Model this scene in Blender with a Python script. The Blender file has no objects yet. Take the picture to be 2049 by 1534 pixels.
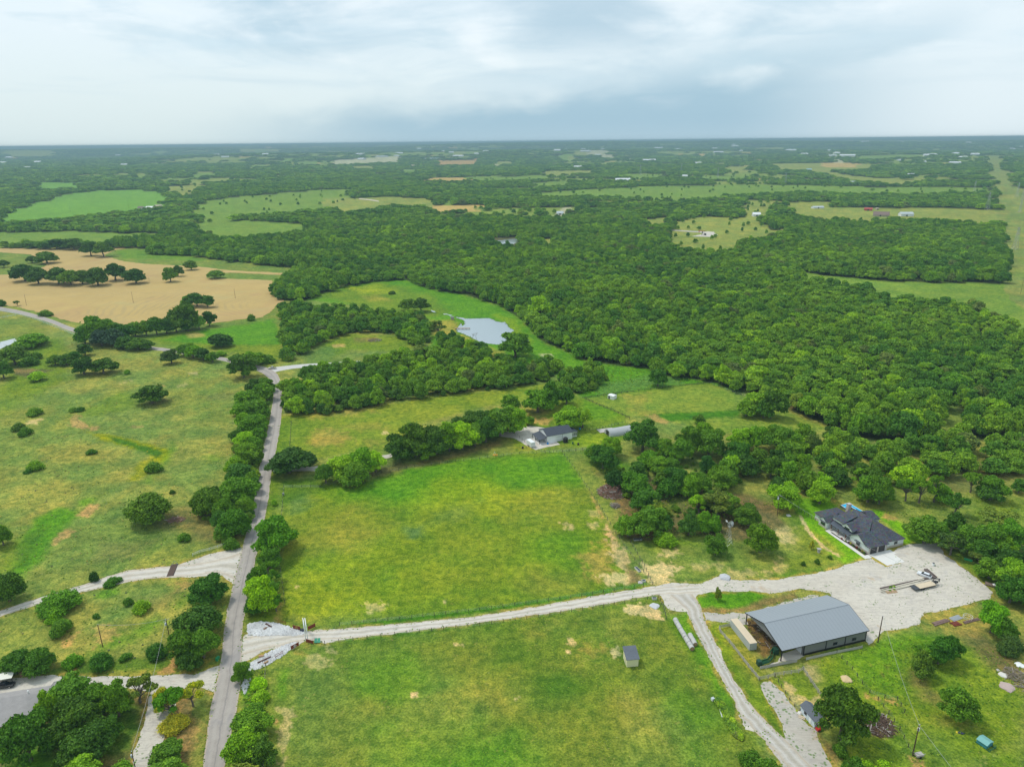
import bpy, bmesh, math, random
import numpy as np
from mathutils import Vector, Matrix
from mathutils.geometry import tessellate_polygon
random.seed(7); RNG = np.random.default_rng(11)
S = bpy.context.scene; COL = S.collection
R_ = math.radians

# ------------------------------------------------------------------ camera
H = 150.0; F = 1420.0; CX = 1024.5; CY = 767.0
PITCH = R_(18.82); ROLL = R_(-0.59)
_right = np.array([1., 0, 0]); _up = np.array([0, math.sin(PITCH), math.cos(PITCH)]); FWD = np.array([0, math.cos(PITCH), -math.sin(PITCH)])
RGT = _right*math.cos(ROLL) + _up*math.sin(ROLL); UPV = _up*math.cos(ROLL) - _right*math.sin(ROLL)
cd = bpy.data.cameras.new('camera'); cam = bpy.data.objects.new('camera', cd); COL.objects.link(cam); S.camera = cam
cd.sensor_fit = 'HORIZONTAL'; cd.sensor_width = 36.0; cd.lens = 36.0*F/2049.0; cd.clip_end = 120000; cd.clip_start = 1.0
M3 = Matrix(((RGT[0], UPV[0], -FWD[0]), (RGT[1], UPV[1], -FWD[1]), (RGT[2], UPV[2], -FWD[2])))
cam.matrix_world = Matrix.Translation((0, 0, H)) @ M3.to_4x4()
S.render.resolution_x = 1024; S.render.resolution_y = 766

def nodes_of(m):
    m.use_nodes = True; nt = m.node_tree; nt.nodes.clear(); return nt
class NG:
    """tiny node-graph helper"""
    def __init__(s, nt): s.nt = nt
    def n(s, t, **k):
        nd = s.nt.nodes.new(t)
        for a, v in k.items(): setattr(nd, a, v)
        return nd
    def l(s, a, b): s.nt.links.new(a, b)
    def set(s, sock, v):
        if isinstance(v, bpy.types.NodeSocket): s.l(v, sock)
        elif v is not None: sock.default_value = v
    def math(s, op, a, b=None, c=None, clamp=False):
        nd = s.n('ShaderNodeMath', operation=op, use_clamp=clamp); s.set(nd.inputs[0], a); s.set(nd.inputs[1], b); s.set(nd.inputs[2], c); return nd.outputs[0]
    def mix(s, f, a, b, blend='MIX'):
        nd = s.n('ShaderNodeMix', data_type='RGBA', blend_type=blend); s.set(nd.inputs[0], f)
        for i, v in ((6, a), (7, b)):
            if isinstance(v, tuple) and len(v) == 3: v = v + (1,)
            s.set(nd.inputs[i], v)
        return nd.outputs[2]
    def noise(s, vec, scale, detail=3, rough=.55, dist=0):
        nd = s.n('ShaderNodeTexNoise'); s.set(nd.inputs['Vector'], vec); nd.inputs['Scale'].default_value = scale
        nd.inputs['Detail'].default_value = detail; nd.inputs['Roughness'].default_value = rough; nd.inputs['Distortion'].default_value = dist
        return nd.outputs[0]
    def vor(s, vec, scale, feat='F1'):
        nd = s.n('ShaderNodeTexVoronoi', feature=feat); s.set(nd.inputs['Vector'], vec); nd.inputs['Scale'].default_value = scale; return nd
    def mr(s, v, a, b, c=0., d=1., smooth=True):
        nd = s.n('ShaderNodeMapRange', interpolation_type='SMOOTHSTEP' if smooth else 'LINEAR'); s.set(nd.inputs[0], v)
        for i, x in enumerate((a, b, c, d)): nd.inputs[i+1].default_value = x
        return nd.outputs[0]
    def geo(s): return s.n('ShaderNodeNewGeometry').outputs['Position']
    def obj(s): return s.n('ShaderNodeTexCoord').outputs['Object']
    def vscale(s, v, sc):
        nd = s.n('ShaderNodeMapping'); s.l(v, nd.inputs[0]); nd.inputs['Scale'].default_value = sc; return nd.outputs[0]
    def rgb(s, v):
        nd = s.n('ShaderNodeCombineColor'); 
        for i in range(3): s.set(nd.inputs[i], v)
        return nd.outputs[0]

# ------------------------------------------------------------------ sky
SUN_EL = R_(58); SUN_AZ = R_(-60)      # azimuth from +Y towards +X
w = bpy.data.worlds.new('World'); S.world = w; w.use_nodes = True
g = NG(w.node_tree); w.node_tree.nodes.clear()
out = g.n('ShaderNodeOutputWorld')
sky = g.n('ShaderNodeTexSky', sky_type='NISHITA', sun_disc=False, sun_elevation=SUN_EL, sun_rotation=SUN_AZ)
sky.dust_density = 3.0; sky.air_density = 1.0
b1 = g.n('ShaderNodeBackground'); g.l(sky.outputs[0], b1.inputs[0]); b1.inputs[1].default_value = 0.10
tc = g.n('ShaderNodeTexCoord'); sep = g.n('ShaderNodeSeparateXYZ'); g.l(tc.outputs['Generated'], sep.inputs[0])
X, Y, Z = sep.outputs
zc = g.math('ADD', g.math('MAXIMUM', Z, 0.0), 0.075)
px = g.math('DIVIDE', X, zc); py = g.math('DIVIDE', Y, zc)
cv = g.n('ShaderNodeCombineXYZ'); g.l(px, cv.inputs[0]); g.l(py, cv.inputs[1]); cv.inputs[2].default_value = 3.3
cvec = cv.outputs[0]
n_big = g.noise(cvec, .42, 8, .58, .7)
n_mid = g.noise(cvec, 1.3, 9, .62, .6)
# wind-stretched band noise by direction
bv = g.vscale(tc.outputs['Generated'], (2.2, 2.2, 11)); n_band = g.noise(bv, 1.7, 5, .5, .6)
n_bb = g.noise(g.vscale(tc.outputs['Generated'], (4.5, 4.5, 11)), 1.7, 7, .52, .3)
# height gradient
top = g.mr(Z, 0.0, 0.17)
low_l = (.66, .78, .80); low_r = (.72, .83, .88)
lowc = g.mix(g.mr(X, -.5, .55), low_l, low_r)
base = g.mix(top, lowc, (.74, .845, .905))
# rain-dark bank over the horizon (direction based)
xs = g.math('SUBTRACT', X, .05)
shelf = g.math('ADD', 0.062, g.math('MULTIPLY', xs, .08))
shelf = g.math('ADD', shelf, g.math('MULTIPLY', g.math('SUBTRACT', n_bb, .5), .09))
below = g.mr(g.math('SUBTRACT', shelf, Z), -.028, .03)
side = g.math('MULTIPLY', g.mr(X, -.45, -.10), g.mr(X, .54, .26))
storm = g.math('MULTIPLY', g.math('MULTIPLY', below, side), g.mr(Y, 0, .3))
storm = g.math('MULTIPLY', storm, g.mr(Z, -.01, .03, .78, 1.0))
# the shelf-cloud that trails to the right
shy = g.math('SUBTRACT', Z, g.math('ADD', .083, g.math('MULTIPLY', g.math('SUBTRACT', X, .3), .085)))
shy = g.math('ADD', shy, g.math('MULTIPLY', g.math('SUBTRACT', n_bb, .5), .05))
shelf2 = g.math('MULTIPLY', g.mr(shy, -.012, .004), g.mr(shy, .055, .008))
shelf2 = g.math('MULTIPLY', shelf2, g.math('MULTIPLY', g.mr(X, .12, .28), g.mr(X, .53, .46)))
c1 = g.mix(g.math('MULTIPLY', storm, .84), base, (.29, .48, .61))
c1 = g.mix(g.math('MULTIPLY', shelf2, .50), c1, (.42, .60, .71))
hi = g.mr(Z, .03, .12)
grey = g.math('MULTIPLY', g.mr(n_big, .46, .68), hi)
c2 = g.mix(g.math('MULTIPLY', grey, .95), c1, (.44, .61, .72))
grey2 = g.math('MULTIPLY', g.mr(n_mid, .50, .72), hi)
c3 = g.mix(g.math('MULTIPLY', grey2, .5), c2, (.50, .67, .77))
wht = g.math('MULTIPLY', g.mr(n_bb, .54, .74), g.mr(Z, .02, .09))
c4 = g.mix(g.math('MULTIPLY', wht, .34), c3, (1.0, 1.02, 1.03))
dk = g.math('MULTIPLY', g.mr(g.math('ADD', g.math('ABSOLUTE', g.math('SUBTRACT', X, .10)), g.math('MULTIPLY', g.math('SUBTRACT', n_bb, .5), .35)), .17, .03), g.mr(Z, .085, .14))
c4 = g.mix(g.math('MULTIPLY', dk, .8), c4, (.42, .58, .69))
c5 = g.mix(g.math('MULTIPLY', g.math('MULTIPLY', g.mr(n_band, .55, .75), hi), .35), c4, (.60, .76, .86))
b2 = g.n('ShaderNodeBackground'); g.l(c5, b2.inputs[0]); b2.inputs[1].default_value = .73
ms = g.n('ShaderNodeMixShader'); ms.inputs[0].default_value = .93
g.l(b1.outputs[0], ms.inputs[1]); g.l(b2.outputs[0], ms.inputs[2]); g.l(ms.outputs[0], out.inputs[0])

sd = bpy.data.lights.new('sun', 'SUN'); so = bpy.data.objects.new('sun', sd); COL.objects.link(so)
sd.energy = 1.5; sd.angle = R_(10); sd.color = (1, .96, .88)
dirv = Vector((math.sin(SUN_AZ)*math.cos(SUN_EL), math.cos(SUN_AZ)*math.cos(SUN_EL), math.sin(SUN_EL)))
so.rotation_euler = dirv.to_track_quat('Z', 'Y').to_euler(); so.location = dirv*3000
S.view_settings.view_transform = 'Standard'; S.view_settings.look = 'None'; S.view_settings.gamma = 1; S.view_settings.exposure = 0.63
S.cycles.max_bounces = 5; S.cycles.diffuse_bounces = 3; S.cycles.glossy_bounces = 2; S.cycles.transmission_bounces = 2; S.cycles.volume_bounces = 0; S.cycles.transparent_max_bounces = 8

# ------------------------------------------------------------------ pixel <-> place
def G(x, y, z=0.0):
    """ground (or height z) point seen at photo pixel x, y"""
    d = RGT*((x-CX)/F) + UPV*((CY-y)/F) + FWD
    t = (z-H)/d[2]
    return Vector((d[0]*t, d[1]*t, z))
def PR(p):
    q = np.array(p, float) - np.array([0, 0, H]); zz = q @ FWD
    return CX+F*(q@RGT)/zz, CY-F*(q@UPV)/zz, F/zz
def h_of(bx, by, ty):
    """height of an upright standing at pixel (bx,by) whose top shows at row ty"""
    b = G(bx, by); lo, hi_ = 0, 60
    for _ in range(40):
        m = (lo+hi_)/2
        if PR((b.x, b.y, m))[1] > ty: lo = m
        else: hi_ = m
    return lo
# ------------------------------------------------------------------ object helpers
def tag(o, label=None, cat=None, group=None, kind=None):
    if label: o['label'] = label
    if cat: o['category'] = cat
    if group: o['group'] = group
    if kind: o['kind'] = kind
    return o
def thing(name, label, cat, loc=(0, 0, 0), rz=0, group=None):
    o = bpy.data.objects.new(name, None); COL.objects.link(o); o.location = loc; o.rotation_euler = (0, 0, rz); o.empty_display_size = .5
    return tag(o, label, cat, group)
def mesh_obj(name, verts, faces, mat, parent=None, smooth=False):
    me = bpy.data.meshes.new(name); me.from_pydata([tuple(v) for v in verts], [], [tuple(f) for f in faces]); me.update()
    if mat: me.materials.append(mat)
    if smooth: me.polygons.foreach_set('use_smooth', [True]*len(me.polygons))
    o = bpy.data.objects.new(name, me); COL.objects.link(o); o.parent = parent
    return o
def copy_tree(o, parent=None):
    c = o.copy(); COL.objects.link(c); c.parent = parent
    for ch in list(o.children): copy_tree(ch, c)
    return c
class MB:
    def __init__(s): s.v = []; s.f = []
    def add(s, vs, fs):
        k = len(s.v); s.v += [tuple(v) for v in vs]; s.f += [tuple(i+k for i in f) for f in fs]; return s
    def box(s, x0, x1, y0, y1, z0, z1):
        return s.add([(x0,y0,z0),(x1,y0,z0),(x1,y1,z0),(x0,y1,z0),(x0,y0,z1),(x1,y0,z1),(x1,y1,z1),(x0,y1,z1)],
                     [(0,3,2,1),(4,5,6,7),(0,1,5,4),(1,2,6,5),(2,3,7,6),(3,0,4,7)])
    def tube(s, a, b, r, r2=None, n=6, caps=True):
        a = Vector(a); b = Vector(b); r2 = r if r2 is None else r2
        d = (b-a).normalized(); u = d.orthogonal().normalized(); w_ = d.cross(u)
        vs = [a+(u*math.cos(t)+w_*math.sin(t))*r for t in [2*math.pi*i/n for i in range(n)]]
        vs += [b+(u*math.cos(t)+w_*math.sin(t))*r2 for t in [2*math.pi*i/n for i in range(n)]]
        fs = [(i, (i+1) % n, n+(i+1) % n, n+i) for i in range(n)]
        if caps: fs += [tuple(range(n))[::-1], tuple(range(n, 2*n))]
        return s.add(vs, fs)
    def bar(s, a, b, wd, ht):
        """rectangular bar from a to b (centre line), wd across, ht up"""
        a = Vector(a); b = Vector(b); d = (b-a).normalized(); sd_ = d.cross(Vector((0, 0, 1)))
        if sd_.length < 1e-4: sd_ = Vector((1, 0, 0))
        sd_.normalize(); up = sd_.cross(d).normalized()
        vs = []
        for p in (a, b):
            for i, j in ((-1, -1), (1, -1), (1, 1), (-1, 1)): vs.append(p + sd_*(i*wd/2) + up*(j*ht/2))
        return s.add(vs, [(0, 1, 2, 3), (7, 6, 5, 4), (0, 4, 5, 1), (1, 5, 6, 2), (2, 6, 7, 3), (3, 7, 4, 0)])
    def prism(s, prof, x0, x1, axis='x'):
        """extrude a closed profile [(a,z)] along an axis"""
        n = len(prof)
        if axis == 'x': vs = [(x0, a, z) for a, z in prof] + [(x1, a, z) for a, z in prof]
        else: vs = [(a, x0, z) for a, z in prof] + [(a, x1, z) for a, z in prof]
        return s.add(vs, [tuple(range(n)), tuple(range(2*n-1, n-1, -1))] + [(i, n+i, n+(i+1) % n, (i+1) % n) for i in range(n)])
    def lathe(s, prof, n=12, cx=0, cy=0):
        vs = []; m = len(prof)
        for r, z in prof: vs += [(cx+r*math.cos(2*math.pi*i/n), cy+r*math.sin(2*math.pi*i/n), z) for i in range(n)]
        fs = [(j*n+i, j*n+(i+1) % n, (j+1)*n+(i+1) % n, (j+1)*n+i) for j in range(m-1) for i in range(n)]
        fs += [tuple(range(n))[::-1], tuple(range((m-1)*n, m*n))]
        return s.add(vs, fs)
    def slab(s, pts, th):
        """thick sheet from a planar-ish polygon of 3-D points, thickness downward"""
        n = len(pts); vs = [tuple(p) for p in pts] + [(p[0], p[1], p[2]-th) for p in pts]
        return s.add(vs, [tuple(range(n)), tuple(range(2*n-1, n-1, -1))] + [(i, n+i, n+(i+1) % n, (i+1) % n) for i in range(n)])
    def build(s, name, mat, parent=None, smooth=False):
        o = mesh_obj(name, s.v, s.f, mat, parent, smooth)
        bm = bmesh.new(); bm.from_mesh(o.data); bmesh.ops.recalc_face_normals(bm, faces=bm.faces); bm.to_mesh(o.data); bm.free()
        return o

# ------------------------------------------------------------------ materials
MATS = {}
def mat(name, col, rough=.7, metal=0., var=.12, vscale=1.5, spec=.4, fn=None):
    """principled with an object-space mottling so that nothing is flat"""
    if name in MATS: return MATS[name]
    m = bpy.data.materials.new(name); g = NG(nodes_of(m)); o = g.n('ShaderNodeOutputMaterial'); p = g.n('ShaderNodeBsdfPrincipled')
    pos = g.geo(); n1 = g.noise(pos, vscale, 4, .6); n2 = g.noise(pos, vscale*.13, 2)
    f = g.math('MULTIPLY', g.math('ADD', g.math('MULTIPLY', n1, .6), g.math('MULTIPLY', n2, .8)), 2*var); f = g.math('ADD', f, 1-1.4*var)
    c = g.mix(1.0, tuple(col), g.rgb(f), 'MULTIPLY')
    if fn: c = fn(g, pos, c)
    g.l(c, p.inputs['Base Color']); p.inputs['Roughness'].default_value = rough; p.inputs['Metallic'].default_value = metal
    p.inputs['Specular IOR Level'].default_value = spec
    g.l(p.outputs[0], o.inputs[0]); MATS[name] = m; return m
def ribs(axis_deg, period, depth=.75):
    def fn(g, pos, c):
        mp = g.n('ShaderNodeMapping'); g.l(pos, mp.inputs[0]); mp.inputs['Rotation'].default_value = (0, 0, R_(axis_deg))
        sx = g.n('ShaderNodeSeparateXYZ'); g.l(mp.outputs[0], sx.inputs[0])
        fr = g.math('FRACT', g.math('DIVIDE', sx.outputs[0], period)); k = g.mr(fr, .0, .18, depth, 1)
        return g.mix(1.0, c, g.rgb(k), 'MULTIPLY')
    return fn
def shingle(g, pos, c):
    n = g.noise(pos, 9, 2); v = g.vor(g.vscale(pos, (1, 1, 3)), 1.3)
    c = g.mix(g.mr(n, .35, .7), c, (.10, .105, .125)); return g.mix(.35, c, v.outputs['Color'], 'SOFT_LIGHT')

def leaf_material(name):
    m = bpy.data.materials.new(name); g = NG(nodes_of(m)); o = g.n('ShaderNodeOutputMaterial')
    oi = g.n('ShaderNodeObjectInfo'); pos = g.geo(); ob = g.obj()
    base = oi.outputs['Color']
    rnd = oi.outputs['Random']
    # tree to tree: warm/light or cool/dark
    zone = g.noise(oi.outputs['Location'], .008, 2)
    t = g.math('ADD', g.math('MULTIPLY', rnd, .65), g.math('MULTIPLY', g.math('SUBTRACT', zone, .5), 1.3), clamp=True)
    c = g.mix(t, g.mix(1., base, (.46, .66, .80), 'MULTIPLY'), g.mix(1., base, (1.65, 1.45, .95), 'MULTIPLY'))
    c = g.mix(g.mr(g.math('FRACT', g.math('MULTIPLY', rnd, 7.31)), .80, .90), c, g.mix(1., c, (1.35, 1.30, .75), 'MULTIPLY'))
    c = g.mix(g.math('MULTIPLY', g.math('MULTIPLY', g.mr(g.math('FRACT', g.math('MULTIPLY', rnd, 13.7)), .97, .975), .5), oi.outputs['Alpha']), c, (.20, .20, .10))
    n = g.noise(ob, .55, 2); c = g.mix(g.mr(n, .4, .72), c, g.mix(1., c, (1.5, 1.32, .9), 'MULTIPLY'))
    n2 = g.noise(pos, 2.2, 2); c = g.mix(g.mr(n2, .35, .65), g.mix(1., c, (.60, .66, .7), 'MULTIPLY'), g.mix(1., c, (1.25, 1.18, 1.0), 'MULTIPLY'))
    d = g.n('ShaderNodeBsdfPrincipled'); g.l(c, d.inputs['Base Color']); d.inputs['Roughness'].default_value = .6; d.inputs['Specular IOR Level'].default_value = .12
    tr = g.n('ShaderNodeBsdfTranslucent'); g.l(g.mix(1., c, (1.1, 1.2, .5), 'MULTIPLY'), tr.inputs[0])
    mx = g.n('ShaderNodeMixShader'); mx.inputs[0].default_value = .20
    g.l(d.outputs[0], mx.inputs[1]); g.l(tr.outputs[0], mx.inputs[2]); g.l(mx.outputs[0], o.inputs[0]); return m
LEAF = leaf_material('leaves')
BARK = mat('bark', (.14, .12, .10), .9, var=.3, vscale=6)
DEADBARK = mat('pale_bark', (.33, .30, .27), .9, var=.25, vscale=6)

# ------------------------------------------------------------------ tree templates (10 m wide, 8.5 m tall)
def crown_arrays(rng, lobes, n, size, low=.3, core=.72, flat=0.):
    C = np.array([l[:3] for l in lobes]); Rr = np.array([l[3] for l in lobes]); zs = np.array([l[4] if len(l) > 4 else .8 for l in lobes])
    area = Rr**2; pick = rng.choice(len(lobes), size=int(n*1.9), p=area/area.sum())
    d = rng.normal(size=(len(pick), 3)); d /= np.linalg.norm(d, axis=1)[:, None]
    d[:, 2] = np.where(d[:, 2] < -.35, -d[:, 2]*.6, d[:, 2])
    # lumps on the lobe surface so that tufts stand out of it
    rad = 1 + .16*np.sin(d[:, 0]*9+pick*2.1)*np.sin(d[:, 1]*8+pick*1.3+1)*1 + .10*np.sin(d[:, 2]*13+pick)
    rr = Rr[pick]*rad*(1-rng.random(len(pick))**2.2*.30)*np.where(rng.random(len(pick)) < .07, rng.uniform(1.08, 1.32, len(pick)), 1)
    sc = np.stack([rr, rr, rr*zs[pick]], 1)
    P = C[pick] + d*sc
    keep = P[:, 2] > low
    for i in range(len(lobes)):   # drop leaves buried in another lobe
        q = (P-C[i])/np.array([Rr[i], Rr[i], Rr[i]*zs[i]]); keep &= ~((np.linalg.norm(q, axis=1) < .68) & (pick != i))
    P = P[keep][:n]; d = d[keep][:n]; m = len(P)
    nrm = d + rng.normal(size=(m, 3))*.6 + np.array([0, 0, .25]); nrm /= np.linalg.norm(nrm, axis=1)[:, None]
    a = np.cross(nrm, rng.normal(size=(m, 3))); a /= np.linalg.norm(a, axis=1)[:, None]; b = np.cross(nrm, a)
    s1 = size*(.55+.9*rng.random(m))[:, None]; s2 = size*(.45+.6*rng.random(m))[:, None]
    bend = nrm*(size*.25)
    V = np.stack([P-a*s1-bend, P-b*s2, P+a*s1-bend, P+b*s2], 1).reshape(-1, 3)
    Fc = np.arange(m*4).reshape(m, 4)
    vs = [tuple(v) for v in V]; fs = [tuple(f) for f in Fc.tolist()]
    # dense inside of the crown
    for i in range(len(lobes)):
        k = len(vs); nu, nv = 7, 5
        for v in range(nv+1):
            th = math.pi*v/nv
            for u in range(nu):
                ph = 2*math.pi*u/nu; q = core*Rr[i]*(.85+.25*rng.random())
                vs.append((C[i][0]+q*math.sin(th)*math.cos(ph), C[i][1]+q*math.sin(th)*math.sin(ph), C[i][2]+q*zs[i]*math.cos(th)))
        for v in range(nv):
            for u in range(nu): fs.append((k+v*nu+u, k+(v+1)*nu+u, k+(v+1)*nu+(u+1) % nu, k+v*nu+(u+1) % nu))
    return vs, fs
def crown_mesh(name, seed, style, n, size):
    rng = np.random.default_rng(seed); L = []
    if style == 'oak':
        L.append((0, 0, 4.2, 2.8, .95))
        for i in range(13):
            a = 2*math.pi*(i+rng.random()*.8)/13; r = 2.3+rng.random()*1.5; L.append((r*math.cos(a), r*math.sin(a), 2.5+rng.random()*2.5, .9+rng.random()*.9, .85))
        for i in range(8):
            a = 2*math.pi*rng.random(); r = 2.0*rng.random()+.4; L.append((r*math.cos(a), r*math.sin(a), 5.9+rng.random()*1.0, 1.2+rng.random()*.6, .75))
        low = .9
    elif style == 'wood':     # crowns that touch each other down to the undergrowth
        L.append((0, 0, 3.7, 3.2, 1.0))
        for i in range(8):
            a = 2*math.pi*(i+rng.random()*.7)/8; r = 2.5+rng.random()*1.0; L.append((r*math.cos(a), r*math.sin(a), 2.2+rng.random()*2.6, 1.4+rng.random()*.8, .9))
        for i in range(9):
            a = 2*math.pi*rng.random(); r = 2.7*math.sqrt(rng.random()); L.append((r*math.cos(a), r*math.sin(a), 6.3-.16*r*r+rng.random()*.7, 1.0+rng.random()*.6, .75))
        low = .15
    elif style == 'round':
        L.append((0, 0, 3.9, 3.9, 1.0))
        for i in range(12):
            a = 2*math.pi*i/12+rng.random()*.3; L.append((3.1*math.cos(a), 3.1*math.sin(a), 2.4+rng.random()*2.6, 1.6, .9))
        for i in range(5):
            a = 2*math.pi*rng.random(); L.append((1.6*math.cos(a), 1.6*math.sin(a), 6.4, 1.5, .8))
        low = .1
    elif style == 'tall':
        for i in range(5): L.append((rng.normal()*.7, rng.normal()*.7, 2.6+i*1.25, 2.6-.33*i, .9))
        for i in range(10):
            a = 2*math.pi*i/5+rng.random(); z = 2.2+rng.random()*4.3; r = (1-(z-2)/8)*3.4; L.append((r*math.cos(a), r*math.sin(a), z, 1.1+rng.random()*.6, .9))
        low = .9
    elif style == 'airy':
        for i in range(15):
            a = 2*math.pi*rng.random(); r = 4.0*math.sqrt(rng.random()); L.append((r*math.cos(a), r*math.sin(a), 6.8-.16*r*r+rng.normal()*.6, .85+rng.random()*.65, .6))
        low = 2.0
    elif style == 'bush':
        for i in range(10):
            a = 2*math.pi*rng.random(); r = 3.2*math.sqrt(rng.random()); L.append((r*math.cos(a), r*math.sin(a), 1.6+rng.random()*2.4*(1-r/4), 1.9+rng.random()*.8, 1.25))
        L.append((0, 0, 4, 3.2, 1.2)); low = .05
    vs, fs = crown_arrays(rng, L, n, size, low, core=.62 if style not in ('airy',) else .3)
    me = bpy.data.meshes.new(name); me.from_pydata(vs, [], fs); me.update(); me.materials.append(LEAF)
    return me, L
def trunk_mesh(name, L, seed, m, r0=.34):
    rng = random.Random(seed); mb = MB(); fork = Vector((rng.uniform(-.3, .3), rng.uniform(-.3, .3), 2.3))
    mid = Vector((rng.uniform(-.15, .15), rng.uniform(-.15, .15), 1.1))
    mb.tube((0, 0, -.3), mid, r0*1.25, r0*.95, 8); mb.tube(mid, fork, r0*.95, r0*.8, 8)
    for l in L:
        e = Vector(l[:3]); k = fork.lerp(e, .5)+Vector((rng.uniform(-.4, .4), rng.uniform(-.4, .4), .3))
        mb.tube(fork, k, r0*.42, r0*.26, 5, False); mb.tube(k, e, r0*.26, r0*.1, 5, False)
    me = bpy.data.meshes.new(name); me.from_pydata(mb.v, [], mb.f); me.update(); me.materials.append(m); return me
TPL = {}
def template(style, var, lod):
    k = (style, var, lod)
    if k not in TPL:
        n, sz = {'hi': (7000, .27), 'mid': (2700, .44), 'lo': (700, .80)}[lod]
        if style == 'airy': n = int(n*.55)
        me, L = crown_mesh('crown', hash((style, )) % 1 + {'oak': 10, 'wood': 20, 'round': 30, 'tall': 40, 'airy': 50, 'bush': 60}[style]+var, style, n, sz)
        TPL[k] = (me, trunk_mesh('trunk', L, var, BARK, .34 if style != 'bush' else .15))
    return TPL[k]
_COLS = {'dark': (.050, .100, .030), 'mid': (.075, .150, .032), 'bright': (.135, .235, .030), 'yellow': (.30, .29, .035), 'grey': (.095, .130, .060), 'blue': (.055, .120, .050), 'vdark': (.038, .080, .025)}

COLS = {k: tuple(c*f for c, f in zip(v, (1.88, 1.98, .76))) for k, v in _COLS.items()}; COLS['yellow'] = (.46, .46, .05)
# ------------------------------------------------------------------ where the land is open (photo pixels traced once, used as ground places)
def W(pts, h=0.0): return np.array([[G(x, y, h).x, G(x, y, h).y] for x, y in pts])
def area(far, near=None, h=8.0):
    a = W(far)
    return a if near is None else np.vstack([a, W(near, h)])
def inside(P, poly):
    x, y = P[:, 0], P[:, 1]; r = np.zeros(len(P), bool); n = len(poly)
    bb = (x >= poly[:, 0].min()) & (x <= poly[:, 0].max()) & (y >= poly[:, 1].min()) & (y <= poly[:, 1].max())
    idx = np.nonzero(bb)[0]; xx, yy = x[idx], y[idx]; rr = np.zeros(len(idx), bool)
    for i in range(n):
        x0, y0 = poly[i]; x1, y1 = poly[(i+1) % n]
        if y0 == y1: continue
        c = ((y0 > yy) != (y1 > yy)) & (xx < (x1-x0)*(yy-y0)/(y1-y0)+x0); rr ^= c
    r[idx] = rr; return r
def sdist(P, poly):
    """signed distance, negative inside"""
    d = np.full(len(P), 1e9); n = len(poly)
    for i in range(n):
        a = poly[i]; b = poly[(i+1) % n]; ab = b-a; L2 = max((ab**2).sum(), 1e-9)
        t = np.clip(((P-a)@ab)/L2, 0, 1); q = P-(a+t[:, None]*ab); d = np.minimum(d, np.sqrt((q**2).sum(1)))
    return np.where(inside(P, poly), -d, d)
def vnoise(P, s, seed=0):
    q = P/s; i = np.floor(q).astype(np.int64); f = q-i; f = f*f*(3-2*f)
    def h(a, b): 
        k = (a*374761393+b*668265263+seed*974634777) & 0xffffffff; k = ((k ^ (k >> 13))*1274126177) & 0xffffffff
        return ((k ^ (k >> 16)) & 0xffff)/65535.0
    a, b = i[:, 0], i[:, 1]
    return (h(a, b)*(1-f[:, 0])+h(a+1, b)*f[:, 0])*(1-f[:, 1])+(h(a, b+1)*(1-f[:, 0])+h(a+1, b+1)*f[:, 0])*f[:, 1]
def fbm(P, s, seed=0): return .5*vnoise(P, s, seed)+.3*vnoise(P, s/2.3, seed+1)+.2*vnoise(P, s/5.1, seed+2)

def smooth(t): t = np.clip(t, 0, 1); return t*t*(3-2*t)
def relief(P):
    """far ridges and swells; the home ground is level"""
    r = np.hypot(P[:, 0], P[:, 1]); az = np.degrees(np.arctan2(P[:, 0], P[:, 1]))
    k = np.clip((r-2600)/3500, 0, 1); k = k*k*(3-2*k)
    z = (vnoise(P, 1400, 5)-.5)*26 + (vnoise(P, 2600, 9)-.35)*30
    ridge = 52*np.exp(-((r-8200-600*np.sin(az*.13))/1500)**2)*np.clip((az+40)/22, 0, 1)*np.clip((48-az)/24, 0, 1)
    far = smooth((r-9500)/4500)*(35+95*vnoise(P*np.array([1., .5]), 3600, 3)+18*vnoise(P, 900, 4))
    return np.clip(k*(z*.8+ridge*.7)+far, -22, 132)

KEY = {  # albedo, dryness of the grass
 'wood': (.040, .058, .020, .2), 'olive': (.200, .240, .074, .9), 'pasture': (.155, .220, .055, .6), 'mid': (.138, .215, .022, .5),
 'lush': (.085, .235, .012, .2), 'dark': (.065, .150, .018, .25), 'lime': (.235, .310, .018, .4), 'yellow': (.300, .270, .070, .6), 'orange': (.36, .26, .09, .5),
 'soil': (.42, .27, .145, .5), 'sand': (.55, .43, .30, .5), 'brown': (.20, .145, .085, .5), 'tan': (.46, .33, .16, .1), 'gravel': (.44, .44, .42, .1),
 'farm': (.150, .250, .045, .25), 'farmpale': (.230, .270, .080, .4), 'blue': (.09, .18, .07, .2), 'litter': (.16, .13, .075, .6), 'white': (.38, .38, .36, 0), 'mud': (.10, .10, .06, .2)}

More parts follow.
